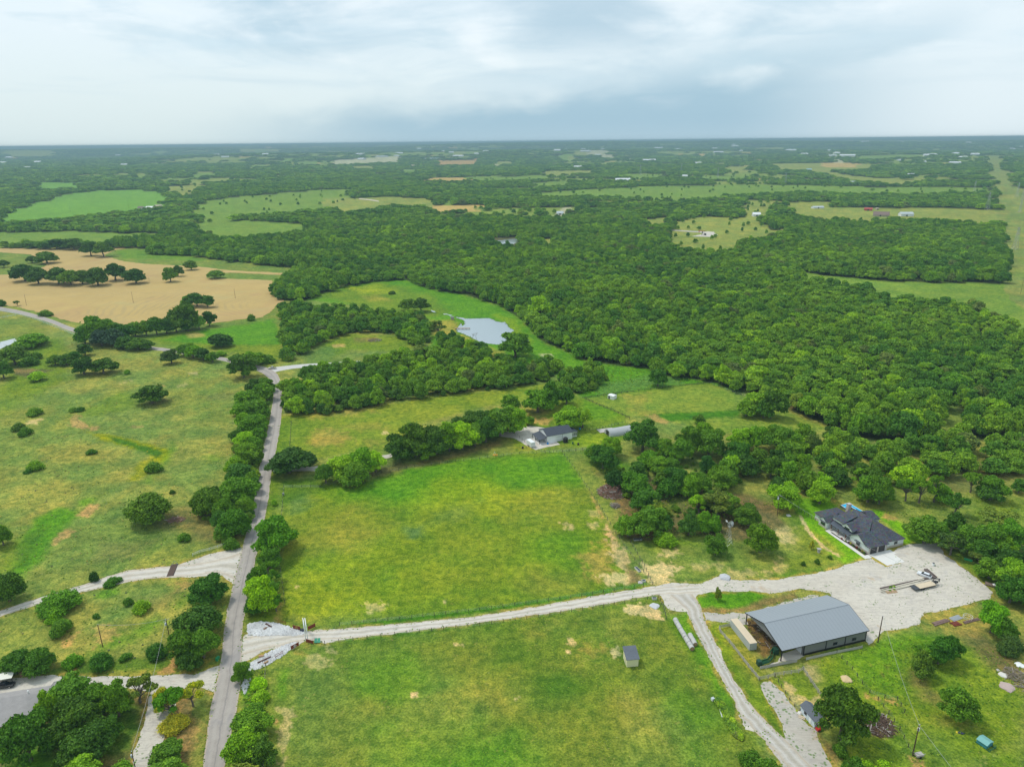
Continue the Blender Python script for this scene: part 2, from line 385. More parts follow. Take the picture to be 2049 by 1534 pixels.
OPEN = [   # (far edge, near edge at tree-top height, surface)
 ([(0,424),(58,412),(137,389),(191,381),(273,380),(328,385),(345,397)], [(321,410),(273,421),(219,424),(164,430),(60,440),(0,440)], 'lushfar'),
 ([(68,366),(164,366)], [(167,373),(102,378),(72,374)], 'lushfar'),
 ([(376,352),(430,345)], [(434,352),(386,355)], 'farm'),
 ([(314,375),(362,372),(417,361)], [(400,380),(393,385),(359,391),(345,382)], 'farmpale'),
 ([(393,409),(444,396),(512,390),(632,380),(700,379)], [(700,397),(676,407),(649,417),(478,427),(444,438),(403,434),(386,420)], 'farm'),
 ([(376,445),(478,442),(608,447)], [(611,459),(495,471),(440,478),(405,462)], 'farm'),
 ([(-300,466),(0,465),(119,464),(246,468),(323,467)], [(322,471),(218,478),(211,492),(165,478),(100,480),(0,486),(-300,488)], 'farm'),
 ([(650,397),(718,396),(787,394),(862,396)], [(862,410),(841,414),(797,407),(718,419),(705,424),(670,414)], 'farmpale'),
 ([(852,411),(954,410)], [(954,416),(869,419)], 'tan'),
 ([(1067,385),(1162,379),(1258,375),(1350,371),(1453,370),(1592,370),(1739,374),(1983,374)], [(1983,383),(1848,387),(1731,386),(1629,382),(1453,389),(1446,394),(1350,398),(1265,394),(1162,391),(1087,391)], 'farm'),
 ([(797,339),(841,339)], [(841,345),(800,346)], 'farm'),
 ([(875,356),(933,356)], [(933,361),(830,362)], 'tan'),
 ([(1244,348),(1333,349)], [(1333,354),(1250,355)], 'farm'),
 ([(1080,343),(1190,341)], [(1190,347),(1085,348)], 'farmpale'),
 ([(1115,315),(1149,314)], [(1149,321),(1125,321)], 'farm'),
 ([(868,325),(954,322)], [(954,328),(880,330)], 'soil'),
 ([(667,326),(797,320)], [(797,325),(667,331)], 'gravel'),
 ([(670,293),(700,291),(732,292)], [(732,298),(690,298)], 'farmpale'),
 ([(1541,330),(1643,329),(1750,332)], [(1750,337),(1665,341),(1720,350),(1841,359),(1834,367),(1775,367),(1698,358),(1629,343),(1552,336)], 'farmpale'),
 ([(1643,329),(1709,329)], [(1709,334),(1643,334)], 'tan'),
 ([(1556,404),(1665,404),(1673,415),(1812,415),(1994,419)], [(2005,437),(1976,448),(1903,438),(1775,438),(1739,446),(1731,432),(1665,436),(1629,442),(1622,432),(1585,426)], 'farmpale'),
 ([(1333,474),(1373,436),(1420,432),(1475,438),(1483,398),(1560,402),(1527,448),(1556,462),(1590,456)], [(1540,474),(1479,480),(1470,496),(1391,498),(1345,487)], 'farmpale'),
 ([(1595,543),(1640,550),(1700,555),(1780,562),(1900,566),(2015,567),(2120,570),(2500,590)], [(2500,690),(2060,662),(2035,652),(2010,625),(1950,605),(1880,597),(1780,590),(1740,575),(1700,565),(1640,556),(1600,548)], 'farm'),
 ([(1974,316),(2003,316),(2009,340),(2026,346),(2034,370),(2060,380),(2500,420)], [(2500,600),(2050,600),(2030,590),(2018,572),(2014,500),(2007,439),(1996,421),(1991,384),(1983,370)], 'corr'),
 ([(1160,309),(1215,309)], [(1215,313),(1160,314)], 'white'),
 ([(1515,301),(1570,300)], [(1570,302),(1520,303)], 'farmpale'), ([(1400,354),(1500,352)], [(1480,357),(1405,358)], 'farm'),
 ([(930,356),(1100,352)], [(1100,357),(940,361)], 'farm'), ([(1060,366),(1150,362)], [(1130,370),(1070,373)], 'farm'),
 ([(1450,335),(1500,334)], [(1500,342),(1455,344)], 'farmpale'), ([(1720,318),(1830,317)], [(1830,320),(1720,321)], 'farm'),
 ([(190,305),(260,304)], [(258,308),(190,309)], 'farmpale'), ([(20,314),(110,312)], [(110,316),(20,318)], 'farmpale'), ([(480,306),(560,305)],[(560,308),(480,309)],'farmpale'),
 ([(880,402),(900,401)], [(900,405),(880,406)], 'farm'), ([(1085,478),(1110,476)], [(1110,482),(1090,484)], 'farmpale'),
 ([(1110,418),(1140,416)], [(1140,429),(1110,430)], 'white'), ([(985,478),(1036,474)], [(1042,486),(1000,491),(980,488)], 'mud'),
 ([(1290,440),(1340,436)], [(1350,444),(1300,450)], 'farmpale'), ([(705,334),(740,332)], [(740,336),(706,338)], 'farmpale'),
]
# small pale clearings, roofs and yards strewn over the far woodland
_r = random.Random(5)
for _ in range(70):
    xx = _r.uniform(-60, 1965); yy = 280+(1024-xx)*.0103+8+_r.random()**1.5*44; ww = _r.uniform(6, 26)*(yy-270)/30; hh = _r.uniform(.5, 1.3)*(yy-276)/26
    OPEN.append(([(xx, yy), (xx+ww, yy-.4)], [(xx+ww*.9, yy+hh+.6), (xx+ww*.1, yy+hh+.9)], _r.choice(['farmpale', 'farm', 'farm', 'farmpale', 'tan', 'white'])))
KEY['lushfar'] = (.135, .300, .040, .1); KEY['corr'] = (.200, .240, .085, .8)
OPENW = [(area(a, b), k) for a, b, k in OPEN]
# southern limit of the great wood: everything beyond it grows trees unless listed above
SOUTH = [(-900,498),(-400,498),(0,497),(170,496),(299,497),(302,510),(386,513),(457,525),(608,537),(592,548),(566,560),(552,600),(612,602),(640,592),(690,575),(760,563),(815,562),(850,577),(930,590),(1000,612),
         (1045,640),(1080,680),(1120,697),(1150,708),(1195,728),(1290,738),(1330,752),(1370,757),(1440,768),(1475,790),(1500,785),(1570,812),(1640,845),(1700,872),(1790,885),(1880,875),(1930,885),(2000,875),(2060,880),(2500,905),(3200,930)]
SW = W(SOUTH)
GREAT = np.vstack([SW, [[60000, SW[-1][1]], [60000, 60000], [-60000, 60000], [-60000, SW[0][1]]]])
CLEAR = [W([(1875,822),(1905,818),(1935,850),(1925,880),(1890,872)])]
def clearing(P):
    """openness of the distant country: glades, pastures and house plots in the woods"""
    r = np.hypot(P[:, 0], P[:, 1]); Q = P*np.array([.8, 1.0])
    a = fbm(Q, 520, 41); b = fbm(Q, 170, 47); big = fbm(P, 1900, 53)
    v = .62*a+.38*b + .16*(big-.5) + .05*np.clip((r-2600)/3500, 0, 1)
    return np.where(r > 1450, smooth((v-.568)/.05), 0)
def warp(P):
    r = np.hypot(P[:, 0], P[:, 1]); a = (np.clip((r-700)/1500, 0, 1)*26)[:, None]; return P+a*np.stack([vnoise(P, 60, 71)-.5+.6*(vnoise(P, 22, 73)-.5), vnoise(P, 70, 72)-.5+.6*(vnoise(P, 25, 74)-.5)], 1)*2
def is_wood(P):
    m = inside(P, GREAT); Q = warp(P)
    for p, _ in OPENW: m &= ~inside(Q, p)
    for p in CLEAR: m &= ~inside(P, p)
    m &= ~((clearing(P) > .5) & (RNG.random(len(P)) > .07))
    m &= ~((vnoise(P, 19, 91) > .93) & (RNG.random(len(P)) > .3))
    return m
# ------------------------------------------------------------------ what grows on the near ground: (outline px, key, feather m, ragged m, strength)
PATCH = [
 ([(-900,497),(299,497),(302,510),(386,513),(457,525),(608,537),(552,600),(565,720),(520,745),(300,690),(0,610),(-900,560)], 'pasture', 4, 4, 1),
 ([(290,674),(430,657),(545,640),(563,660),(565,722),(520,722),(440,700),(330,690)], 'mid', 4, 3, 1),
 ([(400,662),(545,640),(560,660),(562,690),(440,690),(330,682)], 'lush', 5, 5, .9), ([(370,668),(400,664),(412,672),(378,676)], 'tan', 2, 2, .7),
 ([(232,500),(299,497),(302,508),(386,511),(457,522),(608,534),(583,545),(457,541),(386,530),(302,528),(246,522),(207,511)], 'pasture', 3, 3, 1),
 ([(232,502),(299,499),(386,513),(420,522),(330,520),(246,518)], 'lush', 6, 5, .5),
 ([(612,600),(640,590),(690,573),(760,561),(815,560),(850,576),(930,590),(1000,612),(1045,640),(1080,680),(1120,697),(1195,728),(1290,738),(1200,790),(1110,750),(1060,735),(960,700),(860,700),(860,640),(740,615)], 'lush', 4, 3, 1),
 ([(620,590),(760,565),(870,590),(900,620),(840,640),(700,612)], 'mid', 15, 10, .7), ([(700,575),(770,568),(790,585),(720,590)], 'lime', 8, 8, .6), ([(715,592),(760,588),(775,600),(735,604)], 'yellow', 8, 8, .6),
 ([(860,640),(910,640),(925,655),(905,672),(860,670)], 'yellow', 4, 4, .8), ([(925,665),(960,690),(1010,702),(1000,712),(940,705),(900,690)], 'yellow', 4, 4, .7),
 ([(985,628),(1030,640),(1060,680),(1050,710),(1030,690),(1015,650)], 'lime', 8, 6, .45), ([(1095,735),(1150,738),(1150,745),(1095,743)], 'brown', 3, 3, .8), ([(1080,709),(1105,708),(1108,713),(1085,714)], 'gravel', 1, 1, .6),
 ([(612,730),(640,690),(690,668),(800,672),(830,690),(820,705),(700,700),(650,728)], 'mid', 4, 3, 1), ([(610,705),(650,690),(680,700),(650,728),(612,728)], 'blue', 5, 4, .5), ([(662,690),(690,687),(690,693),(668,695)], 'tan', 1, 1, .9), ([(705,676),(755,674),(750,684),(712,684)], 'brown', 2, 2, .6),
 # pasture left of the road
 ([(-600,600),(0,622),(150,672),(330,705),(440,725),(490,742),(540,790),(520,900),(500,1060),(440,1340),(300,1350),(0,1360),(-600,1400)], 'olive', 3, 3, 1),
 ([(0,640),(60,650),(130,690),(140,740),(60,780),(0,790)], 'mid', 10, 8, .9), ([(0,640),(70,640),(60,670),(0,690)], 'pasture', 6, 6, .8), ([(0,770),(60,765),(110,745),(140,755),(60,800),(0,835)], 'mid', 8, 6, .8),
 ([(30,735),(110,740),(60,755),(25,750)], 'mud', 2, 2, .9), ([(25,738),(88,740),(80,746),(30,745)], 'soil', 1, 2, .35),
 ([(0,800),(100,790),(200,800),(160,860),(60,900),(0,900)], 'pasture', 20, 15, .5),
 ([(180,865),(215,868),(300,888),(345,903),(335,915),(320,925),(305,918),(300,905),(240,890),(200,878)], 'reed', 1.5, 1.5, 1),
 ([(280,925),(330,905),(320,935),(280,960),(258,962)], 'reed', 2, 2, .8), ([(215,872),(262,882),(325,903),(315,915),(290,905),(235,888)], 'bog', 1.5, 2, .95),
 ([(200,1000),(258,962),(275,965),(210,1008)], 'blue', 2, 2, .5), ([(345,885),(352,900),(330,930),(300,965),(285,965),(320,930)], 'lush', 3, 2, .6),
 ([(60,1040),(110,1018),(158,1018),(130,1060),(70,1130),(30,1165),(20,1130)], 'lush', 3, 3, .95), ([(50,1075),(85,1055),(70,1100),(35,1140),(25,1130)], 'dark', 3, 3, .8), ([(160,1000),(198,992),(180,1010),(156,1012)], 'lush', 2, 2, .9), ([(0,1050),(15,1060),(30,1130),(0,1180)], 'mid', 3, 3, .8),
 ([(155,1032),(178,1008),(196,1008),(194,1020),(172,1034)], 'soil', .8, 1.2, 1), ([(104,1090),(120,1066),(142,1058),(150,1060),(128,1080),(110,1092)], 'soil', .8, 1.2, 1),
 ([(137,842),(150,828),(163,828),(160,838),(172,850),(200,852),(190,860),(165,858),(145,852)], 'soil', .8, 2, .95), ([(48,845),(80,835),(78,848),(55,850)], 'sand', 1, 2, .75), ([(262,852),(285,853),(280,857),(264,857)], 'soil', .8, 1, .8),
 ([(353,770),(375,765),(378,770),(358,775)], 'sand', .8, 1.5, .9), ([(310,769),(330,769),(328,773),(312,773)], 'soil', .8, 1, .7), ([(376,745),(392,744),(394,749),(380,750)], 'sand', .8, 1.5, .8), ([(236,766),(262,760),(262,763),(240,768)], 'sand', .8, 1.5, .5),
 ([(267,803),(300,797),(345,795),(340,803),(300,808),(275,808)], 'litter', 2, 2, .8), ([(300,1048),(345,1042),(340,1060),(300,1062)], 'litter', 3, 3, .6), ([(320,1030),(420,1000),(440,1070),(380,1095),(330,1050)], 'litter', 8, 6, .55), ([(375,1070),(450,1060),(445,1090),(390,1090)], 'brown', 4, 4, .5),
 ([(130,830),(165,808),(230,780),(270,772),(275,776),(235,787),(175,815),(145,838),(120,865),(90,862)], 'yellow', 4, 3, .55), ([(165,820),(240,785),(270,790),(300,800),(260,815),(180,835)], 'mid', 8, 6, .6),
 ([(340,745),(420,745),(460,790),(450,850),(400,830),(330,800)], 'pasture', 12, 10, .5), ([(400,790),(470,785),(465,800),(410,803)], 'litter', 5, 4, .35), ([(410,912),(440,905),(438,920),(412,925)], 'lush', 3, 3, .5),
 ([(270,1040),(420,1090),(440,1110),(300,1140),(250,1100)], 'pasture', 12, 8, .5), ([(200,1080),(290,1090),(260,1120),(190,1120)], 'litter', 8, 6, .35), ([(0,900),(180,920),(250,1000),(150,1000),(0,1000)], 'yellow', 25, 14, .25),
 ([(190,1190),(240,1175),(245,1190),(205,1200)], 'lush', 2, 3, .7), ([(230,1270),(320,1230),(330,1245),(260,1285),(225,1300),(160,1320),(200,1290)], 'lush', 3, 3, .65), ([(345,1205),(385,1185),(392,1195),(352,1215)], 'lush', 3, 3, .6),
 ([(180,1255),(220,1250),(232,1270),(200,1280)], 'soil', 3, 4, .5), ([(125,1285),(150,1272),(150,1285),(130,1300)], 'soil', 2, 3, .6), ([(355,1165),(395,1160),(385,1178),(360,1180)], 'soil', 2, 3, .5), ([(285,1195),(345,1190),(340,1215),(290,1215)], 'litter', 4, 4, .4), ([(0,1230),(140,1190),(120,1250),(0,1330)], 'pasture', 10, 8, .5),
 ([(90,1345),(180,1320),(300,1310),(400,1320),(440,1325),(430,1335),(380,1345),(240,1350),(90,1352)], 'dark', 2, 1.5, .85), ([(95,1350),(240,1343),(380,1336),(430,1328),(430,1336),(240,1352)], 'yellow', 1.5, 1, .6),
 ([(325,1345),(345,1320),(360,1325),(350,1345)], 'soil', 1, 2, .9), ([(135,1340),(150,1328),(152,1340),(140,1344)], 'soil', .8, 1, .9), ([(430,1180),(462,1190),(448,1260),(440,1315),(405,1330),(415,1280)], 'pasture', 3, 2, .8), ([(400,1300),(440,1290),(438,1325),(395,1335)], 'orange', 3, 3, .35),
 ([(430,1380),(424,1440),(400,1560),(-200,1700),(-200,1440),(250,1380),(300,1380)], 'litter', 3, 3, .9), ([(200,1440),(270,1400),(290,1430),(265,1500),(200,1520)], 'dark', 5, 4, .75), ([(60,1490),(120,1480),(130,1534),(60,1600),(-60,1600)], 'lush', 5, 4, .8),
 ([(386,1390),(426,1385),(415,1455),(400,1560),(375,1560),(388,1450)], 'pasture', 2, 2, .85), ([(335,1420),(385,1410),(388,1470),(350,1500),(335,1460)], 'soil', 4, 4, .5), ([(350,1490),(395,1480),(385,1560),(345,1560)], 'litter', 4, 4, .7),
 # verge east of the road
 ([(545,835),(590,830),(585,900),(560,960),(560,1100),(550,1240),(500,1250),(520,1060),(545,940)], 'mid', 2, 2, 1), ([(545,1010),(570,1005),(565,1070),(540,1110)], 'pasture', 3, 2, .7), ([(540,1085),(562,1075),(562,1100),(540,1100)], 'lush', 2, 1, .8), ([(538,1060),(552,1055),(550,1075),(536,1080)], 'orange', 2, 2, .5),
 ([(495,1335),(530,1325),(535,1450),(540,1600),(445,1600),(475,1430),(483,1380)], 'lush', 2, 1, 1), ([(470,1430),(490,1400),(492,1440),(470,1470)], 'olive', 1, 1, .8),
 ([(548,1250),(553,1195),(566,1195),(575,1225),(575,1248)], 'soil', 1, 2.2, 1), ([(470,1165),(500,1160),(498,1240),(490,1250)], 'dark', 2, 2, .5),
 # field north of the long belt of oaks
 ([(590,828),(700,828),(790,806),(900,790),(1090,768),(1125,770),(1100,800),(1020,805),(960,815),(830,850),(765,905),(700,905),(600,925),(580,900)], 'fieldy', 3, 2, 1),
 ([(625,862),(680,862),(705,880),(680,893),(635,890)], 'orange', 7, 6, .65), ([(690,848),(760,850),(770,860),(700,860)], 'orange', 8, 7, .35), ([(735,882),(780,880),(775,890),(740,892)], 'orange', 5, 5, .35), ([(600,828),(740,815),(760,824),(620,838)], 'orange', 6, 6, .4),
 ([(763,865),(775,863),(776,867),(764,868)], 'sand', .6, .6, 1), ([(590,835),(625,850),(620,905),(585,900)], 'mid', 6, 5, .6), ([(850,800),(1000,785),(1080,775),(1060,790),(900,815)], 'mid', 8, 6, .5),
 # big paddock north of the ranch drive
 ([(565,960),(625,958),(700,972),(780,945),(900,915),(1020,905),(1128,902),(1160,948),(1200,1020),(1240,1100),(1280,1168),(1120,1200),(900,1232),(700,1250),(560,1252)], 'mid', 2, 1, 1),
 ([(640,975),(780,955),(900,925),(1120,908),(1150,960),(1000,985),(900,990),(800,1010),(700,1000)], 'lush', 12, 10, .75), ([(850,960),(980,950),(1060,985),(1030,1050),(900,1040),(820,1000)], 'lime', 14, 12, .45),
 ([(600,1040),(700,1020),(760,1060),(740,1110),(640,1110),(590,1080)], 'yellow', 16, 12, .5), ([(1000,1010),(1150,990),(1190,1060),(1100,1060),(1000,1050)], 'yellow', 16, 12, .35), ([(1160,1110),(1220,1090),(1250,1150),(1200,1165)], 'orange', 6, 6, .75), ([(1050,1140),(1200,1150),(1180,1185),(1040,1195)], 'yellow', 10, 8, .45),
 ([(600,1130),(760,1120),(820,1190),(700,1230),(590,1220)], 'lime', 18, 14, .45), ([(700,1140),(780,1130),(790,1180),(720,1190)], 'dark', 12, 9, .35), ([(1060,1070),(1160,1065),(1120,1130),(1020,1120)], 'lush', 14, 10, .4),
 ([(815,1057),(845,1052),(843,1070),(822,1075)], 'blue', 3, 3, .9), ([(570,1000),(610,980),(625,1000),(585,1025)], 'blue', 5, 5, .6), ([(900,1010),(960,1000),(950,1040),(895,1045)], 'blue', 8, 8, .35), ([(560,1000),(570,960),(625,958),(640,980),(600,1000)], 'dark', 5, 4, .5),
 ([(1128,1045),(1145,1048),(1150,1062),(1135,1060)], 'sand', 1.2, 2, .65), ([(1178,1020),(1200,1015),(1205,1030),(1185,1035)], 'sand', 2, 2, .4), ([(1180,1048),(1198,1046),(1198,1055),(1186,1056)], 'sand', 1, 2, .5),
 ([(1208,1045),(1216,1045),(1232,1075),(1255,1110),(1262,1140),(1283,1165),(1250,1172),(1240,1130),(1215,1085)], 'soilp', 2, 2.5, 1), ([(1205,1150),(1245,1140),(1262,1168),(1225,1172)], 'sand', 2, 3, .9), ([(1180,990),(1186,990),(1212,1040),(1206,1040)], 'soil', 1, .8, .8), ([(1255,1130),(1275,1145),(1285,1166),(1262,1168)], 'brown', 1.5, 2, .9),
 ([(560,1235),(700,1230),(800,1238),(700,1250),(570,1252)], 'olive', 4, 3, .6), ([(590,1170),(596,1172),(596,1178),(590,1176)], 'sand', .6, .8, .6), ([(730,1205),(760,1202),(762,1212),(745,1222),(735,1215)], 'sand', 1.2, 3, .55), ([(752,1210),(760,1208),(775,1220),(760,1220)], 'sand', .8, 1, .8), ([(885,1200),(892,1199),(892,1205),(886,1205)], 'sand', .6, .6, .7),
 # strips along the ranch drive
 ([(690,1248),(900,1225),(1100,1197),(1290,1163),(1312,1170),(1290,1182),(1100,1206),(900,1234),(745,1252)], 'lushv', 1, .6, .95), ([(640,1280),(960,1248),(1310,1192),(1320,1200),(1100,1235),(900,1262),(700,1290)], 'lushv', 1.5, 1, .8),
 # south field
 ([(500,1330),(560,1300),(612,1282),(700,1285),(960,1254),(1318,1192),(1335,1240),(1380,1226),(1425,1330),(1480,1424),(1520,1480),(1560,1620),(540,1620),(530,1450)], 'mid2', 1.5, 1, 1),
 ([(560,1300),(640,1290),(720,1330),(700,1420),(640,1534),(545,1534),(540,1400)], 'pasture', 16, 9, .8), ([(700,1400),(860,1380),(1000,1420),(980,1500),(840,1534),(720,1520)], 'pasture', 22, 10, .65),
 ([(1080,1360),(1200,1350),(1180,1420),(1090,1410)], 'dark', 10, 8, .85), ([(960,1240),(1100,1230),(1120,1280),(1000,1290),(950,1270)], 'dark', 10, 7, .55), ([(960,1280),(1060,1275),(1100,1340),(1000,1345)], 'dark', 8, 8, .55), ([(800,1470),(1000,1480),(1100,1534),(1000,1600),(800,1600)], 'lush', 14, 10, .5), ([(1210,1400),(1340,1390),(1420,1440),(1380,1500),(1250,1470)], 'lush', 12, 10, .5), ([(1240,1350),(1380,1340),(1380,1400),(1270,1390)], 'dark', 10, 8, .5),
 ([(1040,1265),(1110,1250),(1100,1275),(1050,1285)], 'yellow', 6, 5, .6), ([(1190,1225),(1260,1235),(1260,1290),(1200,1280)], 'yellow', 6, 6, .7), ([(1170,1300),(1220,1295),(1225,1310),(1180,1312)], 'orange', 5, 4, .5), ([(960,1380),(1020,1360),(1030,1440),(980,1460)], 'yellow', 10, 8, .45), ([(1220,1400),(1290,1400),(1330,1480),(1240,1480)], 'yellow', 12, 8, .4),
 ([(1200,1450),(1320,1470),(1400,1534),(1400,1600),(1220,1600)], 'pasture', 14, 9, .6), ([(1140,1325),(1160,1320),(1160,1345),(1145,1345)], 'yellow', 4, 4, .5),
 ([(1245,1395),(1330,1400),(1400,1470),(1330,1500),(1260,1460)], 'olive', 10, 8, .5), ([(700,1330),(820,1320),(880,1370),(800,1400),(720,1390)], 'lush', 8, 7, .4), ([(1238,1218),(1260,1212),(1292,1206),(1305,1208),(1320,1225),(1320,1238),(1300,1238),(1275,1232),(1255,1228)], 'sand', 1, 2, 1), ([(1220,1305),(1232,1296),(1245,1293),(1247,1312),(1228,1314)], 'sand', .8, 1.5, .95), ([(1136,1276),(1145,1274),(1152,1285),(1150,1290),(1142,1286)], 'sandb', .8, 1.2, .7), ([(1134,1302),(1143,1300),(1142,1306),(1136,1307)], 'sand', .5, .6, .9), ([(824,1386),(835,1385),(836,1393),(826,1393)], 'sandb', .5, .6, 1), ([(1029,1395),(1039,1393),(1040,1399),(1031,1400)], 'sandb', .5, .6, .7), ([(908,1285),(920,1284),(922,1291),(910,1291)], 'sand', .8, .8, .7),
 ([(610,1315),(625,1310),(655,1315),(650,1325),(615,1325)], 'sand', 1.2, 3, .45), ([(645,1290),(662,1290),(660,1305),(648,1308)], 'sand', 1.2, 3, .55), ([(595,1295),(615,1290),(612,1310),(598,1310)], 'orange', 3, 3, .45), ([(562,1340),(576,1338),(572,1400),(560,1400)], 'lush', 2, 1.5, .7), ([(566,1420),(576,1420),(572,1534),(562,1534)], 'sandb', 1.5, 2.2, .6), ([(545,1440),(556,1438),(554,1450),(546,1450)], 'soil', 1, 1, .8), ([(1405,1330),(1420,1328),(1420,1337),(1408,1338)], 'orange', 1.2, 1.2, .8),
 # between the drive and the barn
 ([(1335,1236),(1376,1222),(1395,1262),(1430,1330),(1478,1424),(1440,1400),(1390,1320)], 'lush', 3, 1, .8), ([(1415,1255),(1460,1240),(1500,1300),(1560,1400),(1590,1470),(1545,1470),(1480,1380),(1430,1300)], 'mid', 1.5, 1, 1), ([(1415,1262),(1440,1250),(1470,1290),(1460,1320)], 'lime', 3, 3, .6), ([(1440,1260),(1470,1250),(1520,1325),(1545,1380),(1500,1360)], 'yellow', 2, 1.5, .55),
 ([(1393,1192),(1420,1184),(1500,1183),(1540,1186),(1520,1205),(1470,1218),(1420,1224),(1398,1215)], 'lush', 1, 1, 1), ([(1400,1215),(1470,1218),(1540,1195),(1590,1185),(1600,1195),(1560,1205),(1490,1225),(1410,1228)], 'brown', 1, 1.5, .8),
 ([(1490,1240),(1530,1235),(1560,1290),(1565,1300),(1530,1318),(1510,1300)], 'brownd', 1, 1, 1), ([(1480,1262),(1500,1262),(1530,1310),(1520,1320)], 'olive', 1.5, 1.5, .6),
 ([(1525,1370),(1540,1355),(1600,1340),(1645,1400),(1640,1425),(1600,1430),(1560,1395)], 'mid', 1.5, 1.5, .9), ([(1560,1360),(1580,1355),(1600,1400),(1635,1400),(1630,1425),(1590,1420)], 'sandb', 1, 2.5, .75), ([(1605,1335),(1630,1328),(1660,1362),(1640,1370)], 'sandb', 1.5, 2, .8), ([(1686,1355),(1700,1352),(1710,1368),(1690,1368)], 'sand', 1, 1.2, .8),
 ([(1630,1320),(1740,1290),(1830,1265),(1990,1300),(2049,1400),(2049,1600),(1690,1600),(1680,1480),(1650,1390)], 'mid', 3, 2, 1), ([(1680,1310),(1800,1290),(1860,1400),(1760,1400),(1700,1360)], 'lush', 12, 8, .5), ([(1745,1295),(1830,1262),(1990,1290),(1960,1300),(1830,1285),(1760,1310)], 'lush', 4, 4, .7),
 ([(1735,1435),(1770,1420),(1795,1465),(1760,1478),(1738,1470)], 'brown', 1.5, 2, .95), ([(1760,1330),(1780,1328),(1785,1345),(1765,1350)], 'orange', 3, 3, .6), ([(1730,1385),(1745,1395),(1780,1400),(1790,1395),(1800,1410),(1760,1402),(1735,1396)], 'soil', 1, 1, .7), ([(1640,1470),(1665,1490),(1690,1534),(1670,1534),(1648,1500)], 'brown', 1.5, 1.5, .8),
 ([(1820,1340),(1845,1330),(1860,1370),(1900,1410),(1870,1400),(1830,1370)], 'litter', 4, 4, .7), ([(1880,1440),(1930,1440),(1945,1455),(1890,1455)], 'litter', 3, 3, .6), ([(1930,1265),(1960,1260),(2049,1340),(2049,1380),(1980,1330)], 'litter', 6, 4, .75), ([(1940,1534),(1980,1510),(2049,1475),(2049,1482),(1985,1517),(1950,1540)], 'olive', 1.5, 1, .9), ([(1820,1450),(1850,1440),(1900,1470),(1930,1530),(1860,1534)], 'pasture', 10, 8, .5),
 ([(1820,1515),(1850,1520),(1860,1560),(1820,1560)], 'soil', 1.5, 1.5, .7),
 # around the yard and the house
 ([(1300,1155),(1312,1120),(1260,1080),(1285,1075),(1400,1070),(1500,1080),(1600,1100),(1690,1118),(1720,1120),(1650,1142),(1560,1158),(1440,1165),(1320,1170)], 'pasture', 3, 3, 1),
 ([(1220,960),(1180,945),(1240,940),(1320,960),(1450,980),(1560,1010),(1560,1080),(1500,1090),(1380,1070),(1260,1080),(1230,1030)], 'litter', 5, 5, .85), ([(1130,905),(1165,900),(1215,985),(1240,1030),(1262,1080),(1240,1078),(1200,1020)], 'pasture', 3, 2, .9), ([(1165,910),(1200,900),(1260,930),(1290,985),(1235,965),(1200,940)], 'lush', 4, 3, .8),
 ([(1330,1000),(1380,990),(1360,1020),(1330,1030)], 'mid', 6, 5, .6), ([(1290,1082),(1400,1075),(1410,1095),(1300,1100)], 'mid', 4, 4, .8), ([(1240,1050),(1330,1062),(1300,1082),(1245,1082)], 'brown', 2, 2, .8),
 ([(1285,1128),(1340,1125),(1365,1135),(1330,1152),(1360,1170),(1310,1175),(1300,1160)], 'sand', 1.5, 2.5, .95), ([(1318,1100),(1345,1095),(1355,1112),(1335,1115),(1320,1108)], 'sand', 1.5, 3, .65), ([(1380,1130),(1440,1120),(1450,1135),(1400,1140)], 'sand', 2, 3, .4), ([(1560,1020),(1590,1018),(1590,1030),(1565,1030)], 'soil', 2, 3, .8), ([(1562,1055),(1590,1055),(1592,1075),(1568,1085),(1560,1070)], 'sand', 1.5, 3, .75), ([(1555,1110),(1575,1130),(1565,1148),(1555,1140)], 'sand', 1.5, 3, .5), ([(1460,1145),(1540,1140),(1545,1150),(1470,1155)], 'sand', 2, 3, .45), ([(1360,1165),(1380,1158),(1375,1170)], 'sand', 1, 1, .6),
 ([(1560,1010),(1600,1012),(1640,1050),(1690,1118),(1640,1130),(1575,1140),(1600,1090),(1570,1030)], 'mid', 4, 3, .7), ([(1400,1100),(1470,1095),(1500,1130),(1420,1125)], 'pasture', 6, 5, .6), ([(1530,1150),(1650,1135),(1640,1145),(1560,1157)], 'lushv', 2, 1.5, .7),
 ([(1575,1000),(1620,995),(1680,1005),(1650,1060),(1735,1112),(1690,1128),(1640,1092),(1600,1030)], 'lawn', 1.5, .8, .95), ([(1625,1065),(1650,1075),(1690,1110),(1660,1098)], 'yellow', 3, 2, .8), ([(1740,1020),(1760,1020),(1860,1075),(1870,1086),(1808,1090),(1790,1060)], 'lawn', 1.5, 1, 1), ([(1770,1028),(1795,1035),(1790,1042),(1765,1033)], 'soil', 1, 1.5, .85), ([(1660,995),(1685,1005),(1680,1012),(1665,1005)], 'orange', 2, 2, .8),
 ([(1598,1031),(1604,1033),(1620,1060),(1650,1092),(1682,1112),(1678,1113),(1640,1092),(1612,1060)], 'sand', .3, .4, 1),
 ([(1700,960),(1900,990),(2049,990),(2049,1100),(1900,1085),(1860,1070),(1780,1020),(1700,1000)], 'pasture', 6, 6, .7), ([(1740,900),(1940,930),(2049,900),(2049,970),(1900,980)], 'litter', 8, 8, .4), ([(1960,1000),(2049,1000),(2049,1050),(1980,1060),(1940,1030)], 'mid', 8, 6, .6),
